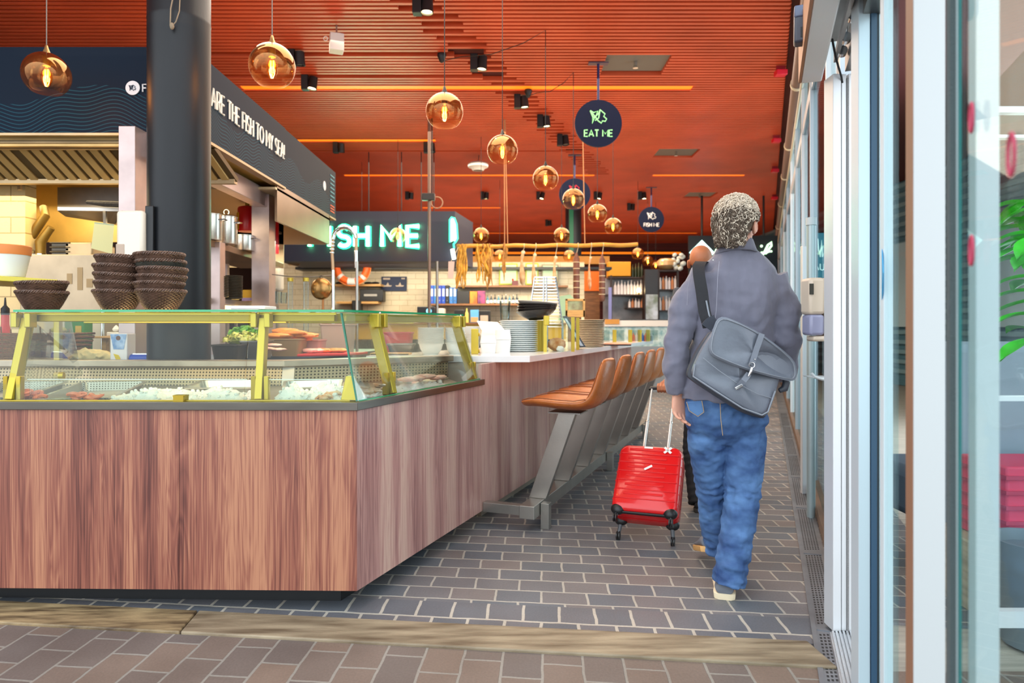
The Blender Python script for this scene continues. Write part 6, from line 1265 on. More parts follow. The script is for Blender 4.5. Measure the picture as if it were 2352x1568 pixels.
# ================================================================ MEAT POLE
zp = 9.5; WDN = mat('pole_wood', 'D8932E', .45, var=.2, vscale=3, stretch=(1, 6, 6)); a = P(1060, 566, zp); b = P(1464, 562, zp+.4)
t = thing('hanging_pole', 'long yellow wooden pole hung on ropes, carrying hams and sausages', 'pole', (a+b)/2)
MB().tube([a.lerp(b, i/20)+Vector((0, 0, .008*math.sin(i*1.3))) for i in range(21)], .03, 10).build('pole', WDN, t)
def polept(x): s = (x-1060)/404; return a.lerp(b, s)
for x, xt in ((1156, 1158), (1163, 1160), (1340, 1338)): c = polept(x); MB().cyl(c, (PX(xt, c.y), c.y, CEIL), .008, seg=6).build('rope', mat('rope_tan', 'C08A60', .8), t)
def hang(x, y0, y1, w_, m, label, cat, name, kind, group):
    c = polept(x); c.y -= .0; z_ = c.y; t = thing(name, label, cat, P(x, y0, z_), group=group)
    MB().cyl(c+Vector((0, 0, -.028)), P(x, y0+4, z_), .005, seg=5).torus(c, .034, .005, 14, 5, M=Matrix.Rotation(PI/2, 3, 'Y')).build('string', mat('string_pale', 'E0CFA8', .8), t)
    h = (y1-y0)/F*z_; w2 = w_/F*z_/2; top = P(x, y0, z_)
    if kind == 'ham':
        MB().tube([top+Vector((.01, 0, 0)), top+Vector((0, 0, -h*.12)), top+Vector((-.01, 0, -h*.25)), top+Vector((-.01, 0, -h*.45)), top+Vector((-.005, 0, -h*.7)), top+Vector((0, 0, -h*.9)), top+Vector((0, 0, -h))], [w2*.35, w2*.55, w2*.35, w2*.6, w2, w2*.85, w2*.2], 14, flat=.7).build('meat', m, t)
        MB().ball(top+Vector((.01, 0, -.01)), (w2*.5, w2*.4, w2*.45), 12, 8, nz=.2).build('shank_end', mat('fat_cream', 'F0D8B0', .5), t)
        MB().ball(top+Vector((-.004, -w2*.42, -h*.72)), (w2*.55, w2*.38, h*.2), 12, 8).build('cut_face', mat('meat_red', '9A4A34', .45), t)
    else:
        MB().tube([top, top+Vector((0, 0, -h*.06)), top+Vector((0, 0, -h*.12)), top+Vector((0, 0, -h*.95)), top+Vector((0, 0, -h))], [w2*.3, w2*.5, w2, w2, w2*.6], 12).build('meat', m, t)
        for k_ in range(6): MB().torus(top+Vector((0, 0, -h*(.2+.13*k_))), w2*1.0, .005, 14, 5).build('twine', mat('string_pale', 'E0CFA8'), t)
hm = mat('ham_tan', 'D89A6A', .45, col2='F0D0A0', vscale=12); hb_ = mat('sausage_brown', '7A4A38', .5, var=.3, vscale=14)
G = 'cured meats on the wooden pole'
hang(1200, 578, 655, 20, hm, 'ham with a dark red cut face, left of the hanging hams', 'ham', 'ham', 'ham', G); hang(1227, 584, 662, 17, hm, 'ham hanging second from the left, above the wire rack', 'ham', 'ham', 'ham', G)
hang(1275, 590, 664, 17, hm, 'ham hanging between the third framed paper and the far column', 'ham', 'ham', 'ham', G); hang(1324, 580, 692, 15, hb_, 'long netted brown sausage in front of the far column', 'sausage', 'sausage', 's', G)
hang(1355, 590, 665, 12, mat('meat_orange', 'E08A54', .45, col2='F0C8A0', vscale=14), 'slim orange ham hanging before the orange wall panel', 'ham', 'ham', 'ham', G); hang(1383, 584, 692, 14, hb_, 'long netted sausage with a yellow band, rightmost on the pole', 'sausage', 'sausage', 's', G)
def bundle(x, y1, n, spread, m, label, name='dried_bundle'):
    c = polept(x); rr = random.Random(x); mb = MB()
    for i in range(n):
        o = c+Vector((rr.uniform(-1, 1)*spread, rr.uniform(-.03, .03), .03)); L = (y1-560)/F*c.y*rr.uniform(.6, 1); pts = [o]
        for k_ in range(1, 6): pts.append(o+Vector((rr.uniform(-.02, .02)+spread*.3*math.sin(k_+i), rr.uniform(-.02, .02), -L*k_/5)))
        mb.tube(pts, [.016, .014, .013, .014, .012, .006], 6)
    return T_(name, label, 'dried food', [('strands', mb, m), ('tie', MB().torus(c, .036, .008, 14, 6, M=Matrix.Rotation(PI/2, 3, 'Y')), mat('tie_brown', '8A5A2A', .7))], 'dried bundles on the wooden pole')
yd = mat('dried_yellow', 'D8A03A', .6, var=.35, vscale=20); bundle(1062, 672, 14, .07, yd, 'yellow dried strands at the left end of the wooden pole'); bundle(1108, 664, 12, .09, yd, 'yellow dried strands hanging under the pendant above the pole'); bundle(1122, 666, 9, .04, mat('dried_brown', 'B8803A', .6, var=.3, vscale=20), 'brownish dried bundle right of the yellow strands'); bundle(1154, 668, 3, .03, mat('dried_brown', 'B8803A'), 'thin dried twig pair left of the first ham')
T_('price_tag', 'pale pink tag hanging beside the neon knife', 'tag', [('tag', MB().slab([P(1030, 600, 9.4), P(1044, 600, 9.4), P(1041, 640, 9.4), P(1029, 638, 9.4)], (0, .004, 0)), mat('tag_pink', 'E8C8BC', .7), NS), ('string', MB().cyl(P(1036, 600, 9.4), P(1054, 566, 9.48), .004, seg=5), mat('string_pale', 'E0CFA8'))])
z_ = 14.5; T_('orange_panel', 'plain orange wall panel behind the hanging meats right of the far column', 'panel', [('panel', MB().bb(PX(1337, z_), PX(1378, z_), z_, z_+.04, PH(668, z_), PH(617, z_)), mat('panel_orange', 'D86A10', .6), NS), ('backing', MB().bb(PX(1337, z_), PX(1378, z_), z_+.04, z_+.1, 0, PH(617, z_)), BWOOD, NS)])
# ================================================================ THINGS ON THE BAR TOP
BT = 1.0286
def onb(x, z_): return Vector((PX(x, z_), z_, BT))
for i, (x0, x1, yt, z_, lb) in enumerate([(1102, 1140, 770, 4.75, 'white foam take-away box on the bar top, front left one'), (1136, 1174, 757, 4.9, 'white foam take-away box on the bar top, right one'), (1104, 1142, 748, 5.02, 'white foam take-away box at the back of the bar corner')]):
    h = PH(yt, z_)-BT; xa, xb = PX(x0, z_), PX(x1, z_); fm_ = mat('foam_white', 'F2F2F0', .6)
    def rg(k_, zz): return [Vector(((xa+xb)/2+x*k_, z_+.08+y*k_, zz)) for x, y in rrect(xb-xa, .14, .015)]
    T_('takeaway_box', lb, 'box', [('base', MB().rings([rg(.85, BT), rg(.98, BT+h*.55)]), fm_), ('lid', MB().rings([rg(1.0, BT+h*.56), rg(1.0, BT+h*.6), rg(.86, BT+h)]), fm_)], 'take-away boxes on the bar')
t = thing('menu_card', 'white paper leaflet leaning on top of the take-away boxes', 'leaflet', P(1125, 770, 4.78)); MB().slab([P(1095, 737, 4.8), P(1143, 740, 4.86), P(1158, 757, 4.74), P(1106, 758, 4.70)], (0, 0, .002)).build('sheet', PAPER, t, smooth=False); MB().slab([P(1128, 744, 4.842), P(1143, 742, 4.858), P(1152, 755, 4.752), P(1140, 755, 4.765)], (0, 0, .0032)).build('blue_print', mat('leaf_blue', 'A8BEDC', .7), t, smooth=False)
def plst(x, z_, n, r, st, label, group, m, base=BT):
    for i in range(n): MB().lathe((PX(x, z_), z_, base+i*st), [(.001, 0), (r*.62, 0), (r*.86, st*.2), (r, st*.62), (r*1.005, st*.8), (r*.97, st*.95), (r*.6, st*.3), (.001, st*.3)], 32).build('plate', m, None, label=label % (ORD[n-1-i] if n <= 16 else ''), cat='plate', group=group)
plw = mat('plate_grey_white', 'E6EEEE', .2); plst(1192, 5.15, 16, .142, .0145, 'pale plate, %s of the front stack behind the take-away boxes', 'pale plates, big stack', plw)
plst(1188, 5.55, 14, .15, .0165, 'pale plate, %s of the rear stack behind the take-away boxes', 'pale plates, rear stack', plw)
zt = BT+16*.0145
t = tumbler((PX(1160, 5.1), 5.1, zt), .042, .145, 'tall clear tumbler of ice standing at the left of the plate stack', 'bar glasses'); 
for i in range(5): MB().lathe((PX(1233, 5.2), 5.2, zt+.002+i*.016), [(.001, 0), (.05, 0), (.12, .04), (.155, .075), (.15, .078), (.11, .046), (.05, .008), (.001, .008)], 36, M=Matrix.Rotation(.04*(i-2), 3, 'Y')).build('bowl', mat('bowl_black_glaze', '2E2A28', .18, var=.4, vscale=4) if i < 4 else mat('bowl_grey', 'A8A49E', .3), None, label='dark glazed bowl, %s of the stack on the plates' % ORD[4-i], cat='bowl', group='dark glazed bowls on the plates')
MB().cyl((PX(1233, 5.2), 5.2, BT), (PX(1233, 5.2), 5.2, zt+.001), .07, seg=20).build('bowl_stand', BRASSD, None, label='short brass stand under the dark glazed bowls', cat='stand')
# wire rack of stacked baskets
t = thing('wire_rack', 'tall tapered stack of chrome wire holders behind the dark bowls', 'rack', onb(1252, 5.9)); c0 = onb(1252, 5.9); H = PH(637, 5.9)-BT; mb = MB()
for k_ in range(17):
    s = k_/16; hw = .15-.06*s; zz = c0.z+H*(.30+.70*s); mb.tube([c0+Vector((-hw, -.05, zz-c0.z)), c0+Vector((hw, -.05, zz-c0.z)), c0+Vector((hw, .06, zz-c0.z)), c0+Vector((-hw, .06, zz-c0.z)), c0+Vector((-hw, -.05, zz-c0.z))], .0042, 6)
mb.build('wire_hoops', CHROME, t); mb = MB()
for sx in (-1, -.12, .12, 1): mb.tube([c0+Vector((.15*sx, -.05, 0)), c0+Vector((.15*sx, -.05, H*.3)), c0+Vector((.09*sx, -.05, H))], .006, 6).tube([c0+Vector((.15*sx, .06, 0)), c0+Vector((.15*sx, .06, H*.3)), c0+Vector((.09*sx, .06, H))], .006, 6)
mb.build('uprights', CHROME, t)
# brass framed glass case on the bar
z_ = 5.0; t = thing('glass_case', 'small glass display case with yellow brass posts on the bar top', 'display case', onb(1280, z_))
x0, x1 = PX(1252, z_), PX(1318, 5.3); h1 = PH(728, z_)
for xx, yy in ((x0, z_), (x0+.02, 5.45), (x1-.03, 5.05), (x1+.04, 5.4)): MB().bb(xx-.012, xx+.012, yy-.012, yy+.012, BT, h1).build('post', BRASS, t)
MB().slab([(x0, z_, BT), (x1-.03, 5.05, BT), (x1-.03, 5.05, h1), (x0, z_, h1)], (0, .004, 0)).slab([(x0+.02, 5.45, BT), (x1+.04, 5.4, BT), (x1+.04, 5.4, h1), (x0+.02, 5.45, h1)], (0, .004, 0)).slab([(x0, z_, h1), (x1-.03, 5.05, h1), (x1+.04, 5.4, h1), (x0+.02, 5.45, h1)], (0, 0, .005)).build('glass', cg, t, smooth=False)
MB().bb(x0-.01, x0+.03, z_-.02, z_+.02, h1-.06, h1+.01).build('clamp', BRASS, t, bevel=.004)
T_('sandwich', 'brown crusted bread inside the glass case', 'bread', [('bread', MB().ball((x0+.1, 5.22, BT+.05), (.07, .05, .05), 14, 8, nz=.2), mat('bread_brown', 'B8743A', .7, col2='E8C090', vscale=20)), ('paper', MB().ball((x0+.12, 5.12, BT+.02), (.03, .02, .02), 10, 6, nz=.4), PAPER)])
t = thing('menu_stand', 'dark framed tilted menu display on the bar top', 'menu stand', onb(1325, 5.5)); z_ = 5.5
a_, b_, c_, d_ = P(1292, 726, z_), P(1302, 725, z_), P(1346, 797, z_-.05), P(1331, 798, z_-.05); a_.z += 0
MB().slab([a_, b_, c_, d_], (.02, .22, 0)).build('frame', mat('frame_dark', '39434E', .4), t, smooth=False, bevel=.003)
MB().slab([v+Vector((.0, -.004, 0)) for v in (P(1296, 731, z_), P(1301, 731, z_), P(1340, 794, z_-.05), P(1333, 794, z_-.05))], (0, .002, 0)).build('page', mat('page_blue', 'C8DCEC', .4), t, smooth=False)
plst(1357, 6.2, 16, .118, .0155, 'brown rimmed plate, %s of the stack beside the tilted menu', 'brown rimmed plates on the bar', mat('plate_tan', 'B8A88C', .35))
T_('serving_platter', 'flat black tray with a copper coloured lid far along the bar top', 'tray', [('tray', MB().bb(PX(1352, 6.6), PX(1448, 6.6), 6.55, 6.85, BT, BT+.012), BLACK, dict(bevel=.003)), ('copper_lid', MB().lathe((PX(1418, 6.7), 6.7, BT+.012), [(.001, .02), (.08, .016), (.14, .004), (.14, 0), (.001, 0)], 24), mat('copper_lid', 'B86A48', .35, .5))])
for i, x in enumerate((1378, 1412, 1448, 1470, 1489)):
    z_ = 7.6+.2*i; T_('brass_post', 'short yellow brass post with glass on the far bar top, %s from the left' % NTH[i], 'post', [('post', MB().bb(PX(x-4, z_), PX(x+4, z_), z_, z_+.04, BT, PH(757, z_)), BRASS, NS), ('glass', MB().slab([(PX(x+4, z_), z_+.02, BT+.01), (PX(x+22, z_+.15), z_+.15, BT+.01), (PX(x+22, z_+.15), z_+.15, PH(758, z_)), (PX(x+4, z_), z_+.02, PH(758, z_))], (0, .004, 0)), cg, NS)], 'brass posts on the far bar')
for i in range(8): x = 1448+i*7; bottle(Vector((PX(x, 8.5), 8.5, BT)), .02, .11, mat('jar_%d' % (i % 4), ['3A62C0', 'C86A4A', 'D8D0C8', 'A8B8C0'][i % 4], .4), 'small coloured jar near the far end of the bar, %s from the left' % NTH[i], group='small jars at the bar end')
# picture frame, apron etc. above the middle counter
z_ = 8.2; t = thing('picture_frame', 'wooden framed picture standing beyond the menu display', 'picture frame', P(1325, 728, z_))
fx0, fx1, fy0, fy1 = 1299, 1344, 686, 728
MB().bb(PX(fx0, z_), PX(fx0+5, z_), z_, z_+.03, PH(fy1, z_), PH(fy0, z_)).bb(PX(fx1-5, z_), PX(fx1, z_), z_, z_+.03, PH(fy1, z_), PH(fy0, z_)).bb(PX(fx0, z_), PX(fx1, z_), z_, z_+.03, PH(fy0+5, z_), PH(fy0, z_)).bb(PX(fx0, z_), PX(fx1, z_), z_, z_+.03, PH(fy1, z_), PH(fy1-16, z_)).build('frame', LWOOD, t, bevel=.004)
MB().bb(PX(fx0+4, z_), PX(fx1-4, z_), z_+.02, z_+.025, PH(fy1-14, z_), PH(fy0+4, z_)).build('picture', mat('pic_green', 'B8C89C', .6, col2='6A4A38', vscale=7), t, smooth=False)
MB().bb(PX(fx0+8, z_), PX(fx1-8, z_), z_+.03, z_+.2, BT, PH(fy1, z_)+.01).build('stand', BWOOD, t)
T_('green_board', 'pale green board behind the framed picture', 'board', [('board', MB().slab([P(1286, 680, 8.9), P(1310, 676, 8.9), P(1322, 690, 8.9), P(1322, 735, 8.9), P(1283, 735, 8.9)], (0, .03, 0)), mat('board_green', 'A8C8A0', .6), NS), ('legs', MB().bb(PX(1290, 8.9), PX(1294, 8.9), 8.9, 8.93, 0, PH(735, 8.9)).bb(PX(1314, 8.9), PX(1318, 8.9), 8.9, 8.93, 0, PH(735, 8.9)), STEELD, NS)])
# ================================================================ FAR BAR (right, behind)
z_ = 12.6; X0, X1 = PX(1388, z_), PX(1560, z_); t = thing('far_bar', 'pale fronted bar at the far end of the hall', 'bar', ((X0+X1)/2, z_, 0)); hT = PH(733, z_)
MB().bb(X0, X1, z_, z_+.6, hT-.045, hT).build('top', mat('far_top_dark', '2A2A2C', .4), t, smooth=False); MB().bb(X0, X1, z_-.02, z_, hT-.13, hT-.02).build('front_band', mat('front_cream', 'E8E0D8', .5), t, smooth=False)
MB().bb(X0, X1, z_+.02, z_+.5, hT-.5, hT-.14).build('glass_display', mat('display_teal', '6A9AA0', .15, col2='D8E4DC', vscale=9), t, smooth=False); MB().bb(X0, X1, z_, z_+.58, 0, hT-.5).build('base', mat('base_grey', '8A9096', .5), t, smooth=False)
MB().bb(PX(1390, z_)-.01, PX(1422, z_), z_-.04, z_-.02, hT-.09, hT).build('wood_block', mat('tan_block', 'C88A3A', .5), t, smooth=False)
z_ = 14.0; t = thing('bottle_rack', 'dark framed bar shelving holding glasses and bottles', 'shelving', (PX(1470, z_), z_, 0)); rk = mat('rack_brown', '2E1C18', .5)
for x in (1404, 1478, 1513, 1557): MB().bb(PX(x, z_)-.02, PX(x, z_)+.02, z_, z_+.04, 0, PH(632 if x < 1500 else 618, z_)).build('upright', rk, t, smooth=False)
sh_l = [(1398, 1482, 636), (1390, 1482, 676), (1440, 1480, 706), (1513, 1560, 620), (1513, 1560, 664), (1513, 1560, 712)]
for x0, x1, y in sh_l: MB().bb(PX(x0, z_), PX(x1, z_), z_-.02, z_+.3, PH(y+3, z_), PH(y, z_)).build('shelf', rk, t, smooth=False)
MB().bb(PX(1390, z_), PX(1560, z_), z_+.32, z_+.34, 0, PH(636, z_)).build('back_panel', mat('rack_back', 'A8A4A8', .3, col2='4A4A54', vscale=2), t, smooth=False)
MB().bb(PX(1397, z_), PX(1404, z_), z_-.06, z_-.02, 0, PH(660, z_)).build('blue_banner', mat('banner_lilac', '8C92D0', .6), t, smooth=False)
wg = mat('far_glassware', 'DCD8DC', .1, spec=.9); am = mat('far_bottle_amber', 'C07A4A', .2)
def bottles_row(x0, n, dx, y, h, m, label, group, name='bottle', cat='bottle', r=.03, alt=None):
    for i in range(n):
        x = x0+dx*i; c = Vector((PX(x, z_), z_+.1, PH(y, z_)+.001)); bottle(c, r, h*(1+.06*((i*7) % 3-1)), (alt if alt and i % 3 == 1 else m), label % NTH[i], cat, group, name)
bottles_row(1415, 9, 7.4, 676, .30, wg, 'pale bottle on the second shelf of the far bar, %s from the left', 'pale bottles, second shelf', r=.032)
bottles_row(1448, 5, 7.2, 706, .2, wg, 'pale bottle on the small shelf of the far bar, %s from the left', 'pale bottles, small shelf', alt=am)
bottles_row(1519, 6, 7, 664, .28, wg, 'bottle on the upper shelf of the right rack, %s from the left', 'bottles, right rack upper shelf', alt=am)
bottles_row(1519, 6, 7, 712, .3, wg, 'bottle on the lower shelf of the right rack, %s from the left', 'bottles, right rack lower shelf', alt=am)
bottles_row(1455, 4, 7, 636, .30, mat('bot_green', '22301A', .3), 'dark green wine bottle on top of the far rack, %s from the left', 'wine bottles on the rack')
T_('yellow_crate', 'yellow cardboard box on top of the far bottle rack', 'box', [('box', MB().bb(PX(1398, z_), PX(1449, z_), z_-.0, z_+.3, PH(634, z_), PH(601, z_)), mat('crate_yellow', 'D0941E', .6), dict(bevel=.01))])
T_('glowing_lamp', 'small round glowing lamp on the second shelf of the far bar', 'lamp', [('shade', MB().ball((PX(1466, z_), z_-.06, PH(667, z_)), .045, 14, 10), emis('far_lamp', 'FFE0A0', 9)), ('foot', MB().cyl((PX(1466, z_), z_-.06, PH(676, z_)), (PX(1466, z_), z_-.06, PH(670, z_)), .02, seg=10), BRASSD)])
T_('glass_bowl', 'big round glass bowl on top of the right rack', 'bowl', [('bowl', MB().lathe((PX(1534, z_), z_+.1, PH(618, z_)), [(.001, 0), (.1, 0), (.21, .08), (.2, .17), (.14, .22), (.13, .22), (.19, .16), (.2, .09), (.09, .01), (.001, .01)], 24), mat('bowl_amber', 'C8A070', .12, spec=.9)), ('contents', MB().ball((PX(1534, z_), z_+.1, PH(618, z_)+.09), (.17, .17, .08), 14, 8, nz=.2), mat('content_orange', 'E09A4A', .6))])
fo = MB(); rr = random.Random(5)
for i in range(26): fo.ball((PX(1556, z_)+rr.uniform(-.12, .14), z_+.0+rr.uniform(-.08, .1), PH(610, z_)+rr.uniform(-.06, .22)), (.05, .02, .04), 8, 6, M=Matrix.Rotation(rr.uniform(0, 3), 3, 'Y'))
T_('dried_flowers', 'bunch of silvery leaves beside the big glass bowl', 'plant', [('leaves', fo, mat('silver_leaf', 'D4DAD4', .5)), ('vase', MB().lathe((PX(1557, z_), z_+.05, PH(620, z_)), [(.001, 0), (.05, 0), (.06, .1), (.001, .1)], 14), BRASSD)])
z_ = 13.6; T_('mirror_panel', 'silver panel with foliage reflections between the two racks', 'panel', [('panel', MB().bb(PX(1483, z_), PX(1511, z_), z_, z_+.04, 0, PH(676, z_)), mat('mirror_mix', 'C8CCD8', .2, col2='6A6E50', vscale=5), NS), ('frame', MB().bb(PX(1481, z_), PX(1483, z_), z_-.01, z_+.05, 0, PH(674, z_)).bb(PX(1511, z_), PX(1513, z_), z_-.01, z_+.05, 0, PH(674, z_)), rk, NS)])  # olive patches paint foliage reflections into the panel's colour
MB().bb(PX(1483, 13.7), PX(1512, 13.7), 13.75, 13.85, 0, PH(618, 13.7)).build('dark_cabinet', mat('cab_dark', '2A2A30', .5), None, label='dark cabinet gap between the bottle racks', cat='cabinet', smooth=False)
# tan cabinets row right of tiled wall (behind hams)
z_ = 15.5; T_('wooden_canopy', 'brown wooden canopy beam above the hanging meats at the back', 'beam', [('beam', MB().bb(PX(1060, z_), PX(1400, z_), z_, z_+.3, PH(606, z_), PH(588, z_)), mat('canopy_brown', '9A6A28', .6, var=.2, vscale=2), NS), ('posts', MB().bb(PX(1330, z_), PX(1336, z_), z_+.1, z_+.16, 0, PH(606, z_)).bb(PX(1394, z_), PX(1400, z_), z_+.1, z_+.16, 0, PH(606, z_)), BWOOD, NS)])
# ================================================================ BAR STOOLS
t = thing('stool_rail', 'long low brushed steel floor rail on short legs carrying the row of bar stools', 'rail', K(.32, 5.5, 0))
RS = mat('rail_steel', 'A8A59E', .3, .85, var=.15, vscale=4, bump=.04, bscale=160)
def kbox(o0, o1, z0, z1, h0, h1, mb=None):
    mb = mb or MB(); a = K(o0, z0, h0); b = K(o0, z1, h0); n_ = Vector((math.cos(AC), -math.sin(AC), 0))*(o1-o0)*math.cos(AC); u = Vector((0, 0, h1-h0)); return mb.hexa([a, a+n_, b+n_, b, a+u, a+n_+u, b+n_+u, b+u])
kbox(.272, .372, 4.03, 7.75, .083, .160).build('rail', RS, t, smooth=False, bevel=.003)
for z_ in (4.10, 5.75, 7.35): kbox(.375, .43, z_, z_+.05, 0, .155).build('foot', RS, t, smooth=False, bevel=.002)
for z_ in (4.16, 5.8, 7.4): kbox(.003, .27, z_, z_+.055, .088, .145).build('crossbar', RS, t, smooth=False, bevel=.002)
leather = mat('cognac_leather', 'B5652C', .34, var=.22, vscale=9, bump=.25, bscale=70, coat=.15)
def make_stool(loc, label):
    t = thing('bar_stool', label, 'bar stool', loc, rz=-AC, group='brown leather bar stools'); inv = Matrix.LocRotScale(Vector(loc), t.rotation_euler, None)
    def L(x, y, z): return inv @ Vector((x, y, z))
    mb = MB().hexa([L(-.055, -.025, 0), L(.055, -.025, 0), L(.055, .025, 0), L(-.055, .025, 0), L(.135, -.025, .535), L(.245, -.025, .535), L(.245, .025, .535), L(.135, .025, .535)]); mb.build('post', RS, t, smooth=False, bevel=.003)
    mb = MB().hexa([L(.09, -.09, .535), L(.29, -.09, .535), L(.29, .09, .535), L(.09, .09, .535), L(.09, -.09, .542), L(.29, -.09, .542), L(.29, .09, .542), L(.09, .09, .542)]); mb.build('seat_plate', STEELD, t, smooth=False)
    st = [(-.075, .572, .10, .008), (-.06, .575, .135, .016), (0, .588, .185, .022), (.08, .590, .205, .026), (.18, .582, .21, .028), (.28, .578, .21, .029), (.35, .590, .208, .030), (.395, .625, .20, .029), (.42, .68, .19, .026), (.438, .74, .18, .023), (.452, .80, .168, .02), (.462, .845, .145, .016), (.467, .866, .10, .008)]
    rs = []
    for i, (x, z, hw, ht) in enumerate(st):
        a = st[max(i-1, 0)]; b = st[min(i+1, len(st)-1)]; d = Vector((b[0]-a[0], 0, b[1]-a[1])).normalized(); nrm = Vector((-d.z, 0, d.x)); row = []
        for k_ in range(20):
            u = 2*PI*k_/20; cu, su = math.cos(u), math.sin(u); yy = hw*math.copysign(abs(cu)**.55, cu); nn = ht*math.copysign(abs(su)**.7, su); dish = .028*(yy/max(hw, .01))**2
            p = Vector((x, yy, z))+nrm*(nn+dish); row.append(L(*p))
        rs.append(row)
    o = MB().rings(rs).build('seat_shell', leather, t, subd=1)
    for sg in (-1, 1):
        MB().tube([L(*(Vector((x, sg*(hw-.006), z))+Vector((-.0, 0, ht*.75+.026)) if i < 6 else Vector((x-ht*.8-.02, sg*(hw-.006), z+.006)))) for i, (x, z, hw, ht) in enumerate(st[1:-1])], .0032, 6).build('piping', mat('leather_dark', '8A4A20', .4), t)
    return t
base_ = K(.322, 4.22, .160)
s0 = make_stool(base_, 'brown leather bar stool nearest the camera, standing at the near end of the steel rail')
for i in range(1, 7): copy_tree(s0, loc=K(.322, 4.22+.48*i, .160), label='brown leather bar stool, %s from the near end of the steel rail' % NTH[i])
# ================================================================ RED SUITCASE
ph_ = math.radians(42); fA = Vector((math.sin(AC), math.cos(AC), 0)); rA = Vector((math.cos(AC), -math.sin(AC), 0)); uS = fA*math.sin(ph_)+Vector((0, 0, 1))*math.cos(ph_); nS = -fA*math.cos(ph_)+Vector((0, 0, 1))*math.sin(ph_)
G0 = Vector((.757, 3.86, 0))+Vector((0, 0, .024))
def S(a, s, n): return G0+rA*a+uS*s+nS*n
QS = Matrix((rA, uS, nS)).transposed()
t = thing('suitcase', 'bright red ribbed hard shell suitcase being pulled on wheels, with white stickers', 'suitcase', (G0.x, G0.y, 0))
RED = mat('suitcase_red', 'E0181C', .24, coat=.3, bump=.05, bscale=90)
hw = .183
def case_ring(n, inset, s0=.062, s1=.492): return [S(x, (s0+s1)/2+y, n) for x, y in rrect(2*(hw-inset), (s1-s0)-2*inset, .05-inset*.5 if inset < .06 else .02, 6)]
MB().rings([case_ring(.012, .02), case_ring(.018, .008), case_ring(.03, 0), case_ring(.088, 0)]).build('back_shell', RED, t)
MB().rings([case_ring(.096, 0), case_ring(.165, 0), case_ring(.182, .008), case_ring(.19, .022)]).build('front_shell', RED, t)
MB().rings([case_ring(.086, .004), case_ring(.098, .004)]).build('zip_band', mat('zip_black', '1A1A1C', .7), t)
mb = MB(); 
for i in range(6):
    s = .135+i*.058; mb.box(S(0, s, .1885), (2*hw-.03, .007, .012), M=QS)
    mb.box(S(-.012, s+.031, .1905), (.22, .014, .007), M=QS)
for sg in (-1, 1):
    for i in range(6): mb.box(S(sg*(hw-.004), .135+i*.058, .135), (.012, .007, .07), M=QS)
mb.build('raised_ribs', RED, t, bevel=.002)
WHL = mat('wheel_black', '18181A', .4)
for a in (-1, 1):
    for n_, nm in ((.035, 'far'), (.165, 'near')):
        wh_ = MB().ball(S(a*(hw-.038), .075, n_-.004*0), (.04, .034, .028), 16, 10, M=QS).build('wheel_housing', WHL, t)
        c = S(a*(hw-.03), .006 if n_ < .1 else .022, n_); 
        if n_ < .1: c.z = .0245
        w1 = MB(); w1.cyl(c-rA*.010, c-rA*.003, .024, seg=24).cyl(c+rA*.003, c+rA*.010, .024, seg=24); wo = w1.build('wheel', WHL, wh_)
        MB().tube([S(a*(hw-.038), .06, n_), c+uS*.01], [.013, .010], 10).build('wheel_fork', mat('fork_grey', '55585C', .4), wh_)
MB().box(S(0, .058, .165), (.24, .012, .02), M=QS).build('bottom_grip', WHL, t, bevel=.004)
MB().box(S(0, .497, .10), (.10, .012, .05), M=QS).build('top_handle', WHL, t, bevel=.005)
MB().box(S(.0, .505, .10), (.05, .008, .03), M=QS).build('handle_inset', RED, t, bevel=.003)
for a in (-.073, .073):
    MB().cyl(S(a, .48, .03), S(a, .76, .03), .0095, seg=14).cyl(S(a, .76, .03), S(a, 1.02, .03), .0075, seg=14).build('telescopic_tube', mat('tube_alu', 'E0DCD8', .25, .5), t)
    MB().cyl(S(a, .755, .03), S(a, .767, .03), .011, seg=14).build('collar', CHROME, t)
MB().tube([S(-.082, 1.015, .03), S(-.08, 1.028, .03), S(0, 1.034, .03), S(.08, 1.028, .03), S(.082, 1.015, .03)], .012, 12).build('grip', WHL, t)
stw = mat('sticker_white', 'F0EEEA', .6)
def sticker(a, s, w_, h_, ang, nm='sticker'):
    Q = QS @ Matrix.Rotation(ang, 3, 'Z'); MB().box(S(a, s, .1955), (w_, h_, .0015), M=Q).build(nm, stw, t, smooth=False)
sticker(.10, .458, .055, .014, .75); sticker(.10, .458, .055, .014, -.75); sticker(.0, .335, .05, .013, .6); sticker(-.012, .468, .05, .012, 0, 'name_plate')
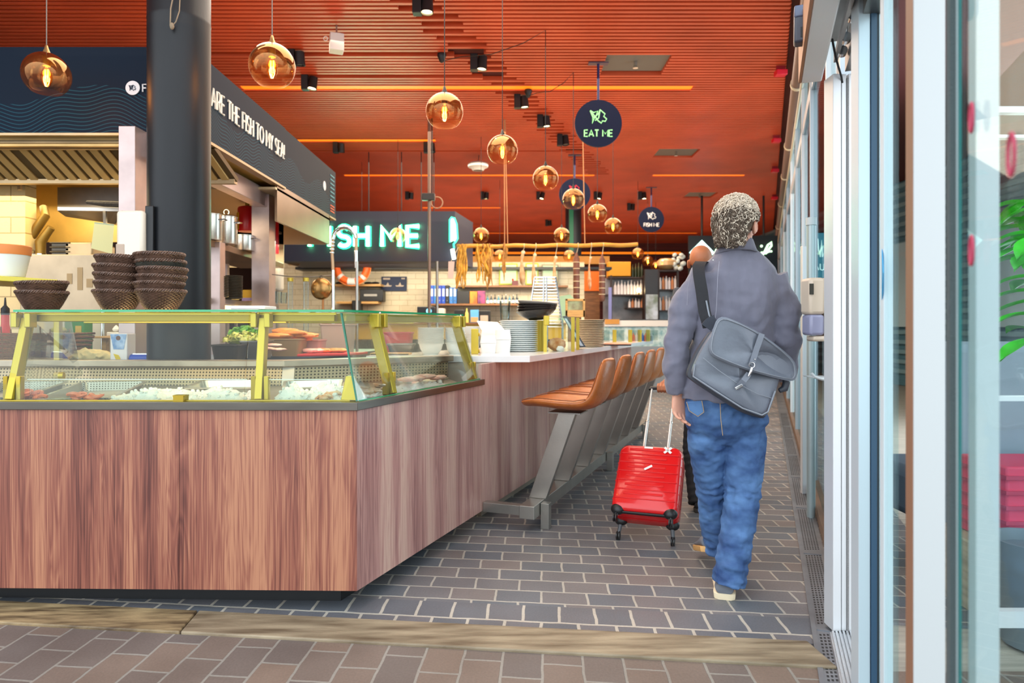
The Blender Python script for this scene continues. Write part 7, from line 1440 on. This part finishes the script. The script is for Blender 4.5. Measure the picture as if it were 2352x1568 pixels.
# ================================================================ PEOPLE
def hand(mb, wrist, d, palm, side, sc=1.0, curl=(.25, .35, .3), spread=.05, thumb=.6, curls=None):
    """wrist point, direction of the hand, palm normal, side = towards the thumb"""
    d = Vector(d).normalized(); palm = Vector(palm); palm = (palm-d*palm.dot(d)).normalized(); s_ = d.cross(palm); s_ = s_ if s_.dot(Vector(side)) > 0 else -s_
    W_ = Vector(wrist); pl = .088*sc
    rs = []
    for q_, hw_, ht_ in ((-.02, .026, .019), (.0, .027, .018), (.3, .035, .017), (.65, .041, .016), (1.0, .040, .013), (1.06, .034, .008)):
        c = W_+d*pl*q_; rs.append([c+s_*hw_*sc*math.cos(u)+palm*ht_*sc*math.sin(u) for u in [2*PI*k/16 for k in range(16)]])
    mb.rings(rs)
    for i, (off, ln, r) in enumerate(((.030, .074, .0088), (.010, .082, .009), (-.010, .077, .0087), (-.029, .060, .0078))):
        p = W_+d*pl*(.93-.04*abs(i-1))+s_*off*sc; a = 0; dd = (d+s_*spread*(1.5-i)).normalized(); pts = [p-d*.015, p]; rr_ = [r*sc, r*sc*1.02]; cc = curls[i] if curls else curl
        for j, fr_ in enumerate((.46, .30, .24)):
            a += cc[j]; v = dd*math.cos(a)+palm*math.sin(a); p = p+v*ln*fr_*sc; pts.append(p); rr_.append(r*sc*(.96-.09*j))
        pts.append(pts[-1]+(pts[-1]-pts[-2]).normalized()*r*.55*sc); rr_.append(r*sc*.45); mb.tube(pts, rr_, 10)
    p = W_+d*pl*.18+s_*.022*sc; v = (d*.62+s_*.75+palm*.25*thumb).normalized(); q1 = p+v*.035*sc; v2 = (d*.85+s_*.3+palm*thumb).normalized(); q2 = q1+v2*.03*sc; v3 = (d*.9+palm*thumb*1.1).normalized(); q3 = q2+v3*.024*sc
    mb.tube([p-v*.01, p, q1, q2, q3, q3+v3*.005], [.014*sc, .0145*sc, .0115*sc, .010*sc, .0085*sc, .004*sc], 10)
def head(mb, c, yaw, sc=1.0):
    f = Vector((math.sin(yaw), math.cos(yaw), 0)); r = Vector((math.cos(yaw), -math.sin(yaw), 0)); u = Vector((0, 0, 1)); M = Matrix((r, f, u)).transposed(); H = lambda a, b, z: c+(r*a+f*b+u*z)*sc
    mb.ball(H(0, -.012, .03), Vector((.077, .094, .088))*sc, 28, 18, M=M); mb.ball(H(0, .022, -.03), Vector((.062, .068, .082))*sc, 24, 16, M=M)
    mb.ball(H(0, .062, -.082), Vector((.03, .022, .024))*sc, 16, 10, M=M)              # chin
    mb.tube([H(0, .088, .018), H(0, .105, -.012), H(0, .112, -.028), H(0, .094, -.036)], [.009*sc, .012*sc, .015*sc, .009*sc], 10)     # nose
    mb.ball(H(0, .088, -.056), Vector((.024, .010, .006))*sc, 12, 8, M=M).ball(H(0, .086, -.066), Vector((.022, .010, .007))*sc, 12, 8, M=M)    # lips
    mb.ball(H(0, .078, .028), Vector((.052, .016, .010))*sc, 16, 8, M=M)                 # brow
    for s_ in (-1, 1):
        mb.ball(H(s_*.045, .06, -.02), Vector((.02, .02, .02))*sc, 12, 8, M=M)
        rs = []
        for j in range(3): rs.append([H(s_*(.072+.008*j), -.004-.010*j+.018*math.cos(k), -.012+.031*math.sin(k)) for k in [2*PI*i/14 for i in range(14)]])
        mb.rings(rs); mb.torus(H(s_*.088, -.014, -.010), .021*sc, .0045*sc, 16, 6, M=M @ Matrix.Rotation(PI/2, 3, 'Y'))
    return H
def drape(o, strength, size, turb=6):
    tx = bpy.data.textures.new('drape_folds', 'MARBLE'); tx.noise_scale = size; tx.turbulence = turb; tx.noise_depth = 1; tx.marble_type = 'SOFT'
    d = o.modifiers.new('drape', 'DISPLACE'); d.texture = tx; d.strength = strength; d.mid_level = .5; d.texture_coords = 'LOCAL'; return o
def folds(o, strength, size, depth=2, mid=.5):
    tx = bpy.data.textures.new('cloth_folds', 'CLOUDS'); tx.noise_scale = size; tx.noise_depth = depth
    d = o.modifiers.new('folds', 'DISPLACE'); d.texture = tx; d.strength = strength; d.mid_level = mid; d.texture_coords = 'LOCAL'; return o
def lathe_path(mb, rings): # rings: (centre, half width x, half depth y)
    mb.rings([[Vector(c)+Vector((hx*math.copysign(abs(math.cos(u))**.85, math.cos(u)), hy*math.copysign(abs(math.sin(u))**.85, math.sin(u)), 0)) for u in [2*PI*k/28 for k in range(28)]] for c, hx, hy in rings]); return mb
def creased(mb, path, rad, creases, seg=26, amp=.006, seed=0, per=7):
    """a trouser leg or sleeve: dense rings along a joint path with soft ring creases near given fractions"""
    pts = [Vector(p) for p in path]; n = 46; P_ = []; Rd = []
    L_ = [0]
    for i in range(1, len(pts)): L_.append(L_[-1]+(pts[i]-pts[i-1]).length)
    for k in range(n+1):
        s = k/n*L_[-1]; i = max(j for j in range(len(L_)-1) if L_[j] <= s+1e-9); q_ = (s-L_[i])/(L_[i+1]-L_[i]); q_ = q_*q_*(3-2*q_)*.35+q_*.65
        P_.append(pts[i].lerp(pts[i+1], q_)); Rd.append(rad[i]+(rad[i+1]-rad[i])*q_)
    for _ in range(3): P_ = [P_[0]]+[(P_[i-1]+P_[i]*2+P_[i+1])/4 for i in range(1, n)]+[P_[n]]
    rs = []
    for k in range(n+1):
        d = (P_[min(k+1, n)]-P_[max(k-1, 0)]).normalized(); x = Vector((1, 0, 0)); x = (x-d*x.dot(d)).normalized(); y = d.cross(x); s = k/n; row = []
        for j in range(seg):
            u = 2*PI*j/seg; am = sum(math.exp(-((s-c_)/w_)**2)*g for c_, w_, g in creases); wv_ = math.sin(per*2*PI*s*2.2+1.3*math.sin(u+seed)+seed)+.6*math.sin(per*2*PI*s*3.7+2.1*math.sin(2*u+seed*2)); q_ = Rd[k]+amp*am*wv_
            row.append(P_[k]+x*q_*math.cos(u)+y*q_*math.sin(u))
        rs.append(row)
    mb.rings(rs); return mb
def shoe(t, heel, yaw, pitch, L_, w_, up, sole, h=.075):
    f = Vector((math.sin(yaw), math.cos(yaw), 0)); r = Vector((math.cos(yaw), -math.sin(yaw), 0)); Q0 = Matrix((r, f, Vector((0, 0, 1)))).transposed(); Q = Q0 @ Matrix.Rotation(pitch, 3, 'X')
    heel = Vector(heel); S_ = lambda a, b, z: heel+Q @ Vector((a, b, z))
    prof = [(0, .55), (.04, .82), (.15, .86), (.35, .8), (.55, .92), (.75, 1.0), (.9, .82), (.98, .45), (1, .2)]
    def outline(z, k): return [S_(w_/2*q_*k, L_*s, z) for s, q_ in prof]+[S_(-w_/2*q_*k, L_*s, z) for s, q_ in prof[::-1]]
    rs = []
    for s, q_, hh in ((.01, .5, .055), (.03, .72, .070), (.12, .80, .078), (.25, .76, .080), (.38, .74, .072), (.55, .84, .056), (.75, .92, .046), (.9, .78, .040), (.985, .35, .032)):
        rs.append([S_(w_/2*q_*math.copysign(abs(math.cos(u))**.7, math.cos(u)), L_*s, .022+(hh-.022)*.5+(hh-.022)*.5*math.sin(u)) for u in [2*PI*k/20 for k in range(20)]])
    sh_ = MB().rings(rs).build('shoe', up, t); MB().rings([outline(.001, .95), outline(.006, 1.02), outline(.026, 1.05), outline(.028, .98)]).build('sole', sole, sh_); MB().tube([S_(0, L_*s, hh) for s, hh in ((.40, .072), (.5, .062), (.6, .054))], .008, 6).build('laces', PAPER, sh_)
    return S_
# ---------------------------------------------------------------- the curly haired man
Z = 3.08
man = thing('person', 'person with curly grey hair seen from behind, in a grey jacket and blue jeans, walking', 'person', (.97, 3.15, 0))
skin = mat('skin_light', 'E2A68C', .5, var=.06, vscale=20)
Hc = P(1692, 520, 3.07); sL, sR = P(1608, 640, 3.12), P(1778, 645, 3.12); eL, eR = P(1552, 790, 3.10), P(1806, 790, 3.08); wL = P(1556, 905, 3.13); wR = P(1792, 868, 3.27)
hpL, hpR = P(1628, 945, 3.12), P(1708, 945, 3.12); kL, kR = P(1636, 1110, 3.24), P(1707, 1130, 3.12); aL, aR = P(1650, 1245, 3.36), P(1677, 1335, 3.07)
mb = MB(); Hf = head(mb, Hc, .60)
mb.tube([Hc+Vector((0, -.005, -.03)), P(1692, 585, 3.10), P(1690, 625, 3.12)], [.056, .060, .075], 18)
lathe_path(mb, [(P(1690, 610, 3.12), .07, .06), (P(1692, 640, 3.12), .15, .09), (P(1690, 700, 3.12), .16, .105), (P(1682, 800, 3.12), .145, .10), (P(1672, 880, 3.12), .15, .105), (P(1668, 940, 3.12), .16, .11), (P(1668, 975, 3.12), .15, .10)])
mb.tube([sL, eL, wL], [.05, .038, .026], 14); mb.tube([sR, eR, wR], [.05, .038, .026], 14)
mb.tube([hpL, kL, aL], [.075, .052, .036], 16); mb.tube([hpR, kR, aR], [.075, .052, .036], 16)
mb.tube([aL, aL+Vector((0, .05, -.05)), aL+Vector((.02, .14, -.06))], [.036, .034, .02], 12).tube([aR, aR+Vector((0.01, .05, -.035)), aR+Vector((.05, .15, -.05))], [.036, .034, .02], 12)
hand(mb, wL, Vector((.012, -.01, -.12)), Vector((.45, -.9, 0)), Vector((.9, .3, 0)), 1.0, curls=[(.25, .35, .3), (.35, .45, .35), (.45, .5, .4), (.5, .6, .4)], thumb=.5)
hand(mb, wR, Vector((-.12, .1, -.02)), Vector((-.1, .2, -1)), Vector((0, .2, 1)), .98, curl=(.5, .6, .4), thumb=.6)
o = mb.build('body', skin, man); remesh(o, .0042, 1)
for s_ in (-1, 1): MB().ball(Hf(s_*.03, .072, .006), .012, 12, 8).build('eye', WHITEC, man)
# hair
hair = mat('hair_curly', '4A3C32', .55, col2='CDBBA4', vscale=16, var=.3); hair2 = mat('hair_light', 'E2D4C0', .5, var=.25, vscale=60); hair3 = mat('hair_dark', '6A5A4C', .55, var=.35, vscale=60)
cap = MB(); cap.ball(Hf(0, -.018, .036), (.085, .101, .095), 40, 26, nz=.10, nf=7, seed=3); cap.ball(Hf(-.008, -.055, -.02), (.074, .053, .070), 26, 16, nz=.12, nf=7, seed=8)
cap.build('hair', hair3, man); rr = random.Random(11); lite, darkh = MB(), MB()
hx = Vector((math.cos(.6), -math.sin(.6), 0)); hf = Vector((math.sin(.6), math.cos(.6), 0))
for i in range(5200):
    d = Vector((rr.gauss(0, 1), rr.gauss(0, 1), rr.gauss(0, 1))).normalized()
    fr_ = d.dot(hf); 
    if fr_ > .45 and d.z < .35: continue
    if d.z < -.25 and fr_ > -.15: continue
    if d.z < -.15 and abs(d.dot(hx)) > .75 and fr_ > -.45: continue
    if d.z < -.5: o_ = Hf(-.004, -.062, -.04)+Vector((d.x*.068, d.y*.044, (d.z+.3)*.07))
    else: o_ = Hf(0, -.018, .036)+Vector((d.x*.085, d.y*.098, d.z*.093)) if d.z > -.3 else Hf(0, -.045, -.0)+Vector((d.x*.077, d.y*.066, d.z*.085))
    if i % 3 == 0:
        az = rr.uniform(-1.6, .95); zz = rr.uniform(-.09, .04); q_ = 1-.22*max(0, -zz/.1); d = (-hf*math.cos(az)+hx*math.sin(az)+Vector((0, 0, -.1))).normalized()
        o_ = Hf(-.002, -.040, zz)+hx*math.sin(az)*.079*q_-hf*math.cos(az)*(.068*q_); d = (d+Vector((0, 0, zz*2))).normalized()
    a1, a2 = frame_at(d); a1, a2 = a1.copy(), a2.copy(); th = rr.uniform(0, 2*PI); ra = rr.uniform(.004, .010); turns = rr.uniform(.8, 1.5); up_ = rr.uniform(.004, .02); dr = (a1*math.cos(th)+a2*math.sin(th))
    pts = [o_+dr*(k/9-.5)*.022+a1*ra*math.cos(turns*2*PI*k/9)+a2*ra*math.sin(turns*2*PI*k/9)+d*(up_*math.sin(PI*k/9)) for k in range(10)]
    pl_ = .95*max(0, min(1, (d.z+.10)/.7))+.18+.25*max(0, d.x)  # salt-and-pepper mix; the paler top is partly light painted into the curls
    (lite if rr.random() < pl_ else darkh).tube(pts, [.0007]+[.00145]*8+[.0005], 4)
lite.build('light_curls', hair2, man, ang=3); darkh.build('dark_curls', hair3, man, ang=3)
# jacket
jm = mat('jacket_grey', '6C6C7C', .75, var=.16, vscale=5, bump=1.0, bscale=7, sheen=.3, stretch=(1.6, 1, .45))
mb = MB(); lathe_path(mb, [(P(1690, 572, 3.11), .080, .078), (P(1691, 590, 3.12), .105, .090), (P(1693, 604, 3.12), .135, .105), (P(1695, 622, 3.12), .170, .118), (P(1695, 650, 3.12), .19, .130), (P(1690, 700, 3.12), .19, .138), (P(1682, 770, 3.12), .182, .134), (P(1673, 830, 3.12), .182, .134), (P(1665, 885, 3.12), .19, .140), (P(1662, 916, 3.12), .195, .143)])
creased(mb, [sL+Vector((.03, 0, .01)), P(1572, 710, 3.11), eL, P(1552, 850, 3.11), wL+Vector((0, 0, .012))], [.078, .068, .056, .053, .042], [(.45, .16, 1), (.9, .1, .4)], amp=.0022, seed=2, per=4)
creased(mb, [sR+Vector((-.02, 0, .01)), P(1800, 710, 3.10), eR, P(1806, 840, 3.16), wR+Vector((0, 0, .012))], [.080, .072, .060, .054, .043], [(.45, .16, 1)], amp=.0022, seed=5, per=4)
o = mb.build('jacket', jm, man); remesh(o, .0065, 2); folds(o, .012, .11, 1); drape(o, .013, .13, 9); folds(o, .005, .03, 1)
mb = MB(); rs = []
for k_, (yy, hx_, hy_) in enumerate(((586, .098, .092), (574, .088, .085), (562, .080, .078), (556, .076, .074), (558, .070, .068), (575, .070, .07))):
    rs.append([P(1690, yy, 3.105)+Vector((hx_*math.cos(u), hy_*math.sin(u), .018*math.sin(u)*-1+.0*math.cos(u))) for u in [math.radians(-215+250*i/30) for i in range(31)]])
mb.rings(rs, closed=False, cap=False); o = mb.build('collar', jm, man); m_ = o.modifiers.new('solid', 'SOLIDIFY'); m_.thickness = .006
MB().tube([P(1652, 600, 2.99), P(1648, 640, 2.975), P(1646, 700, 2.968), P(1640, 760, 2.97)], .0012, 4).tube([P(1590, 622, 3.02), P(1580, 660, 3.02), P(1578, 700, 3.02)], .0012, 4).build('seam', mat('seam_light', '9A9AA8', .8), man)
MB().ball(P(1638, 597, 2.99), .003, 8, 6).build('pale_spot', PAPER, man)
# jeans
jn = mat('denim', '213F72', .8, col2='5B82B4', vscale=7, bump=.15, bscale=260, stretch=(1, 1, 1.6))
mb = MB(); lathe_path(mb, [(P(1664, 890, 3.12), .178, .118), (P(1665, 930, 3.12), .182, .128), (P(1667, 965, 3.12), .185, .130), (P(1668, 990, 3.12), .165, .10), (P(1668, 1015, 3.12), .11, .06), (P(1668, 1022, 3.12), .05, .03)])
creased(mb, [P(1628, 930, 3.12), P(1626, 1010, 3.15), kL, P(1642, 1190, 3.31), P(1655, 1262, 3.37)], [.086, .092, .076, .072, .070], [(.55, .12, 1), (.92, .12, 1.1), (.08, .1, .4)], amp=.0042, seed=1, per=8)
creased(mb, [P(1710, 930, 3.12), P(1711, 1010, 3.12), kR, P(1691, 1230, 3.10), P(1673, 1342, 3.075)], [.086, .091, .077, .074, .073], [(.5, .12, 1), (.88, .15, 1.1), (.08, .1, .4)], amp=.0042, seed=4, per=8)
o = mb.build('jeans', jn, man); remesh(o, .006, 1); drape(o, .007, .07, 10); folds(o, .010, .04, 1)
st_ = mat('stitch_tan', 'C9A878', .7); pk_ = MB()
def onback(x, y, dz=-.004): return P(x, y, 2.985+dz)
pp = [(1577, 923), (1612, 920), (1617, 946), (1603, 956), (1583, 943), (1577, 923)]
MB().slab([onback(x, y, -.002) for x, y in pp[:-1]], (0, .012, 0)).build('back_pocket', jn, man, smooth=False, bevel=.003); MB().tube([onback(x, y, -.005) for x, y in pp[1:]], .0014, 4).build('pocket_stitching', st_, man)
MB().tube([P(1654, 925, 2.985), P(1656, 965, 2.985), P(1660, 1000, 3.0)], .0014, 4).build('seat_seam', st_, man)
sg_ = mat('shoe_grey', '6E727A', .85, var=.1); so_ = mat('sole_cream', 'EAD9B8', .6)
so2 = mat('sole_tan', 'D9A868', .6)
shoe(man, (.945, 3.035, 0), .30, 0, .29, .108, sg_, so_)
shoe(man, P(1630, 1268, 3.36), .12, -.28, .28, .10, sg_, so2)
# ---------------------------------------------------------------- messenger bag
t = thing('messenger_bag', 'grey leather messenger bag with a flap, on the back of the curly haired man', 'bag', P(1700, 850, 2.9))
lb_ = mat('bag_leather', '6E7480', .38, var=.12, vscale=7, bump=.12, bscale=60, spec=.6); ld_ = mat('bag_leather_dark', '3E424C', .45, var=.15, vscale=8)
def smoothpoly(pts, n=2):
    for _ in range(n):
        q_ = []
        for i in range(len(pts)): a_, b_ = Vector(pts[i]), Vector(pts[(i+1) % len(pts)]); q_ += [tuple(a_.lerp(b_, .22)), tuple(a_.lerp(b_, .78))]
        pts = q_
    return pts
def px_slab(pts, za, zb, sm=2, puff=0, cx=None, zf=None):
    pts = smoothpoly(pts, sm); cxm = sum(p[0] for p in pts)/len(pts); cym = sum(p[1] for p in pts)/len(pts); rs = []
    for k_, z_ in ((.0, za+.0), (.55, za+.001), (.86, za+puff*.3), (.96, za+puff), (1, za+puff*2.2), (1, zb-puff), (.96, zb)):
        rs.append([P(cxm+(x-cxm)*max(k_, .001), cym+(y-cym)*max(k_, .001), z_+(zf(x) if zf else 0)) for x, y in pts])
    return MB().rings(rs)
zf_ = lambda x: .06*((x-1700)/110)**2*(1 if x > 1700 else .3)
px_slab([(1648, 742), (1608, 800), (1586, 850), (1592, 868), (1650, 905), (1705, 940), (1752, 958), (1766, 948), (1784, 895), (1800, 830), (1790, 790)], 2.845, 2.965, 2, .012, zf=zf_).build('body', lb_, t)
px_slab([(1640, 745), (1598, 800), (1574, 856), (1578, 868), (1650, 915), (1702, 948), (1750, 962), (1760, 955), (1770, 900), (1760, 820)], 2.90, 2.975, 2, .01, zf=zf_).build('gusset', ld_, t)
MB().tube([P(x, y, 2.848+zf_(x)) for x, y in ((1596, 836), (1592, 864), (1650, 902), (1705, 937), (1750, 953), (1764, 945), (1780, 898))], .0035, 6).build('piping', mat('bag_piping', '8A909A', .4), t)
px_slab([(1650, 722), (1700, 740), (1742, 762), (1790, 796), (1826, 828), (1832, 862), (1822, 877), (1780, 868), (1720, 852), (1660, 830), (1627, 812), (1632, 770)], 2.828, 2.842, 2, .003, zf=zf_).build('flap', lb_, t)
fl = smoothpoly([(1654, 728), (1700, 744), (1742, 766), (1788, 799), (1822, 830), (1827, 861), (1819, 871), (1780, 863), (1720, 847), (1662, 825), (1632, 809), (1637, 771)], 2)
MB().tube([P(x, y, 2.826+zf_(x)) for x, y in fl+fl[:1]], .0022, 5).build('flap_piping', mat('bag_piping', '8A909A'), t)
def ribbon(pts, w_, th, side=None):
    rs = []
    for i, p in enumerate(pts):
        d = (pts[min(i+1, len(pts)-1)]-pts[max(i-1, 0)]).normalized(); s_ = (side or Vector((1, 0, 0))); s_ = (s_-d*s_.dot(d)).normalized(); n_ = d.cross(s_)
        rs.append([p-s_*w_/2-n_*th/2, p+s_*w_/2-n_*th/2, p+s_*w_/2+n_*th/2, p-s_*w_/2+n_*th/2])
    return MB().rings(rs)
ribbon([P(1750, 766, 2.826), P(1738, 800, 2.822), P(1726, 838, 2.822)], .024, .003).build('clip_strap', lb_, t, smooth=False)
MB().ball(P(1734, 825, 2.818), .0035, 8, 6).build('rivet', CHROME, t)
MB().torus(P(1727, 838, 2.816), .011, .0025, 18, 6, M=Matrix.Rotation(PI/2, 3, 'X')).tube([P(1727, 844, 2.816), P(1724, 854, 2.812), P(1719, 864, 2.816)], [.0045, .006, .003], 8).build('clip', CHROME, t)
ribbon([P(1720, 858, 2.824), P(1708, 874, 2.820), P(1692, 893, 2.835)], .024, .004, Vector((1, 0, -1))).build('buckle_strap', lb_, t, smooth=False)
MB().box(P(1697, 888, 2.822), (.034, .006, .012), M=Matrix.Rotation(-.5, 3, 'Y')).build('buckle', CHROME, t, bevel=.002)
MB().tube([P(1615, 822, 2.846), P(1650, 850, 2.84), P(1690, 878, 2.84), P(1740, 905, 2.845), P(1775, 915, 2.88)], .0018, 5).build('pocket_seam', mat('bag_piping', '8A909A'), t)
stp = mat('strap_black', '26262A', .8, bump=.3, bscale=200)
ribbon([P(1628, 752, 2.93), P(1618, 715, 2.955), P(1612, 670, 2.96), P(1606, 635, 2.975), P(1604, 612, 3.02), P(1610, 601, 3.08), P(1625, 606, 3.16), P(1655, 650, 3.255), P(1700, 740, 3.275), P(1750, 820, 3.26), P(1790, 860, 3.15)], .052, .004).build('shoulder_strap', stp, t, ang=1)
ribbon([P(1622, 752, 2.925), P(1630, 742, 2.92), P(1645, 735, 2.915)], .05, .006, Vector((1, 0, -.5))).build('strap_tab', ld_, t, smooth=False)
MB().tube([P(1622, 690, 2.955), P(1628, 720, 2.95), P(1634, 745, 2.94)], .004, 6).build('side_strap', mat('bag_piping', '8A909A'), t)
MB().tube([P(1802, 865, 2.95), P(1806, 878, 2.95), P(1802, 892, 2.95), P(1790, 897, 2.95)], [.008, .016, .016, .01], 10).build('strap_roll', ld_, t)
# ---------------------------------------------------------------- the second person, ahead
Z2 = 4.72; p2 = thing('person', 'shaven headed person in dark clothes, mostly hidden behind the curly haired man, pulling the suitcase', 'person', (PX(1622, Z2), Z2, 0))
skin2 = mat('skin_brown', 'B8704A', .5, var=.08, vscale=20)
g = S(-.0, 1.03, .03); hc2 = P(1610, 602, 4.70); s2L, s2R = P(1572, 668, Z2), P(1672, 668, Z2); e2L = P(1553, 770, 4.72); w2L = g+rA*.02+Vector((.045, .035, .065)); e2R = P(1690, 790, Z2-.05); w2R = P(1684, 880, Z2+.1)
mb = MB(); Hf2 = head(mb, hc2, .36, .98); mb.tube([hc2+Vector((0, 0, -.03)), P(1612, 645, Z2), P(1615, 665, Z2)], [.055, .06, .075], 16)
lathe_path(mb, [(P(1620, 655, Z2), .07, .06), (P(1622, 680, Z2), .15, .09), (P(1622, 760, Z2), .14, .10), (P(1622, 880, Z2), .15, .10), (P(1622, 920, Z2), .14, .10)])
mb.tube([s2L, e2L, w2L], [.05, .038, .027], 12).tube([s2R, e2R, w2R], [.05, .038, .027], 12)
h2 = [(P(1604, 915, Z2), P(1592, 1030, Z2-.05), P(1602, 1158, Z2-.22)), (P(1642, 915, Z2), P(1648, 1010, Z2+.15), P(1650, 1095, Z2+.32))]
for a_, b_, c_ in h2: mb.tube([a_, b_, c_], [.075, .05, .035], 14)
# fist closed round the suitcase grip: palm above the bar, fingers wrapping over its camera side
pd_ = (g+rA*.0+Vector((0, 0, .022))-w2L).normalized()
kn = g+rA*.0+fA*.022+Vector((0, 0, .020))
mb.rings([[w2L.lerp(kn, q_)+rA*hw_*math.cos(u)+Vector((0, 0, 1))*ht_*math.sin(u)*1.0+fA*ht_*.2*math.sin(u) for u in [2*PI*k/14 for k in range(14)]] for q_, hw_, ht_ in ((-.1, .026, .024), (.2, .03, .022), (.6, .038, .020), (1.0, .040, .018), (1.12, .036, .012))])
for i, off in enumerate((-.030, -.010, .010, .029)):
    b_ = g+rA*off; pts = [kn+rA*off*.95, b_-fA*.006+Vector((0, 0, .026)), b_-fA*.022+Vector((0, 0, .014)), b_-fA*.024+Vector((0, 0, -.008)), b_-fA*.010+Vector((0, 0, -.022)), b_+fA*.006+Vector((0, 0, -.021))]
    mb.tube(pts, [.0085, .0095, .0092, .0088, .008, .006], 10)
b_ = g+rA*.045; mb.tube([kn+rA*.035+fA*.02, b_+fA*.02+Vector((0, 0, -.002)), b_+fA*.006+Vector((0, 0, -.022)), b_-fA*.012-rA*.02+Vector((0, 0, -.026))], [.012, .0115, .010, .008], 10)
o = mb.build('body', skin2, p2); remesh(o, .0042, 1)
for s_ in (-1, 1): MB().ball(Hf2(s_*.03, .072, .006), .012, 12, 8).build('eye', WHITEC, p2)
dk = mat('jacket_dark', '3A3E48', .7, var=.3, vscale=8, bump=.3, bscale=30)
mb = MB(); lathe_path(mb, [(P(1614, 645, Z2), .075, .07), (P(1618, 655, Z2), .12, .1), (P(1622, 672, Z2), .175, .12), (P(1622, 720, Z2), .18, .13), (P(1622, 820, Z2), .17, .125), (P(1622, 890, Z2), .18, .13), (P(1622, 920, Z2), .18, .13)])
creased(mb, [s2L, P(1558, 720, Z2-.03), e2L, w2L.lerp(e2L, .5), w2L+(e2L-w2L).normalized()*.02], [.072, .066, .055, .05, .040], [(.5, .2, 1)], amp=.004, seed=3, per=5)
creased(mb, [s2R, P(1686, 730, Z2-.03), e2R, w2R.lerp(e2R, .5), w2R], [.072, .066, .055, .05, .040], [(.5, .2, 1)], amp=.004, seed=7, per=5)
o = mb.build('jacket', dk, p2); remesh(o, .009, 2); folds(o, .02, .1, 1)
bk = mat('trousers_black', '1C1C20', .8, var=.15); mb = MB(); lathe_path(mb, [(P(1622, 895, Z2), .165, .115), (P(1622, 925, Z2), .17, .12), (P(1622, 955, Z2), .155, .11)])
for i, (a_, b_, c_) in enumerate(h2): creased(mb, [a_, b_, c_], [.088, .070, .058], [(.55, .2, 1), (.95, .1, 1)], seed=i+8)
o = mb.build('trousers', bk, p2); remesh(o, .009, 1)
for (a_, b_, c_) in h2: shoe(p2, (c_.x-.0, c_.y-.06, max(0, c_.z-.105) if c_ is h2[0][2] else 0), .36, 0, .28, .10, mat('shoe_black', '1E1C1C', .5), mat('sole_dark', '3A342E', .7))
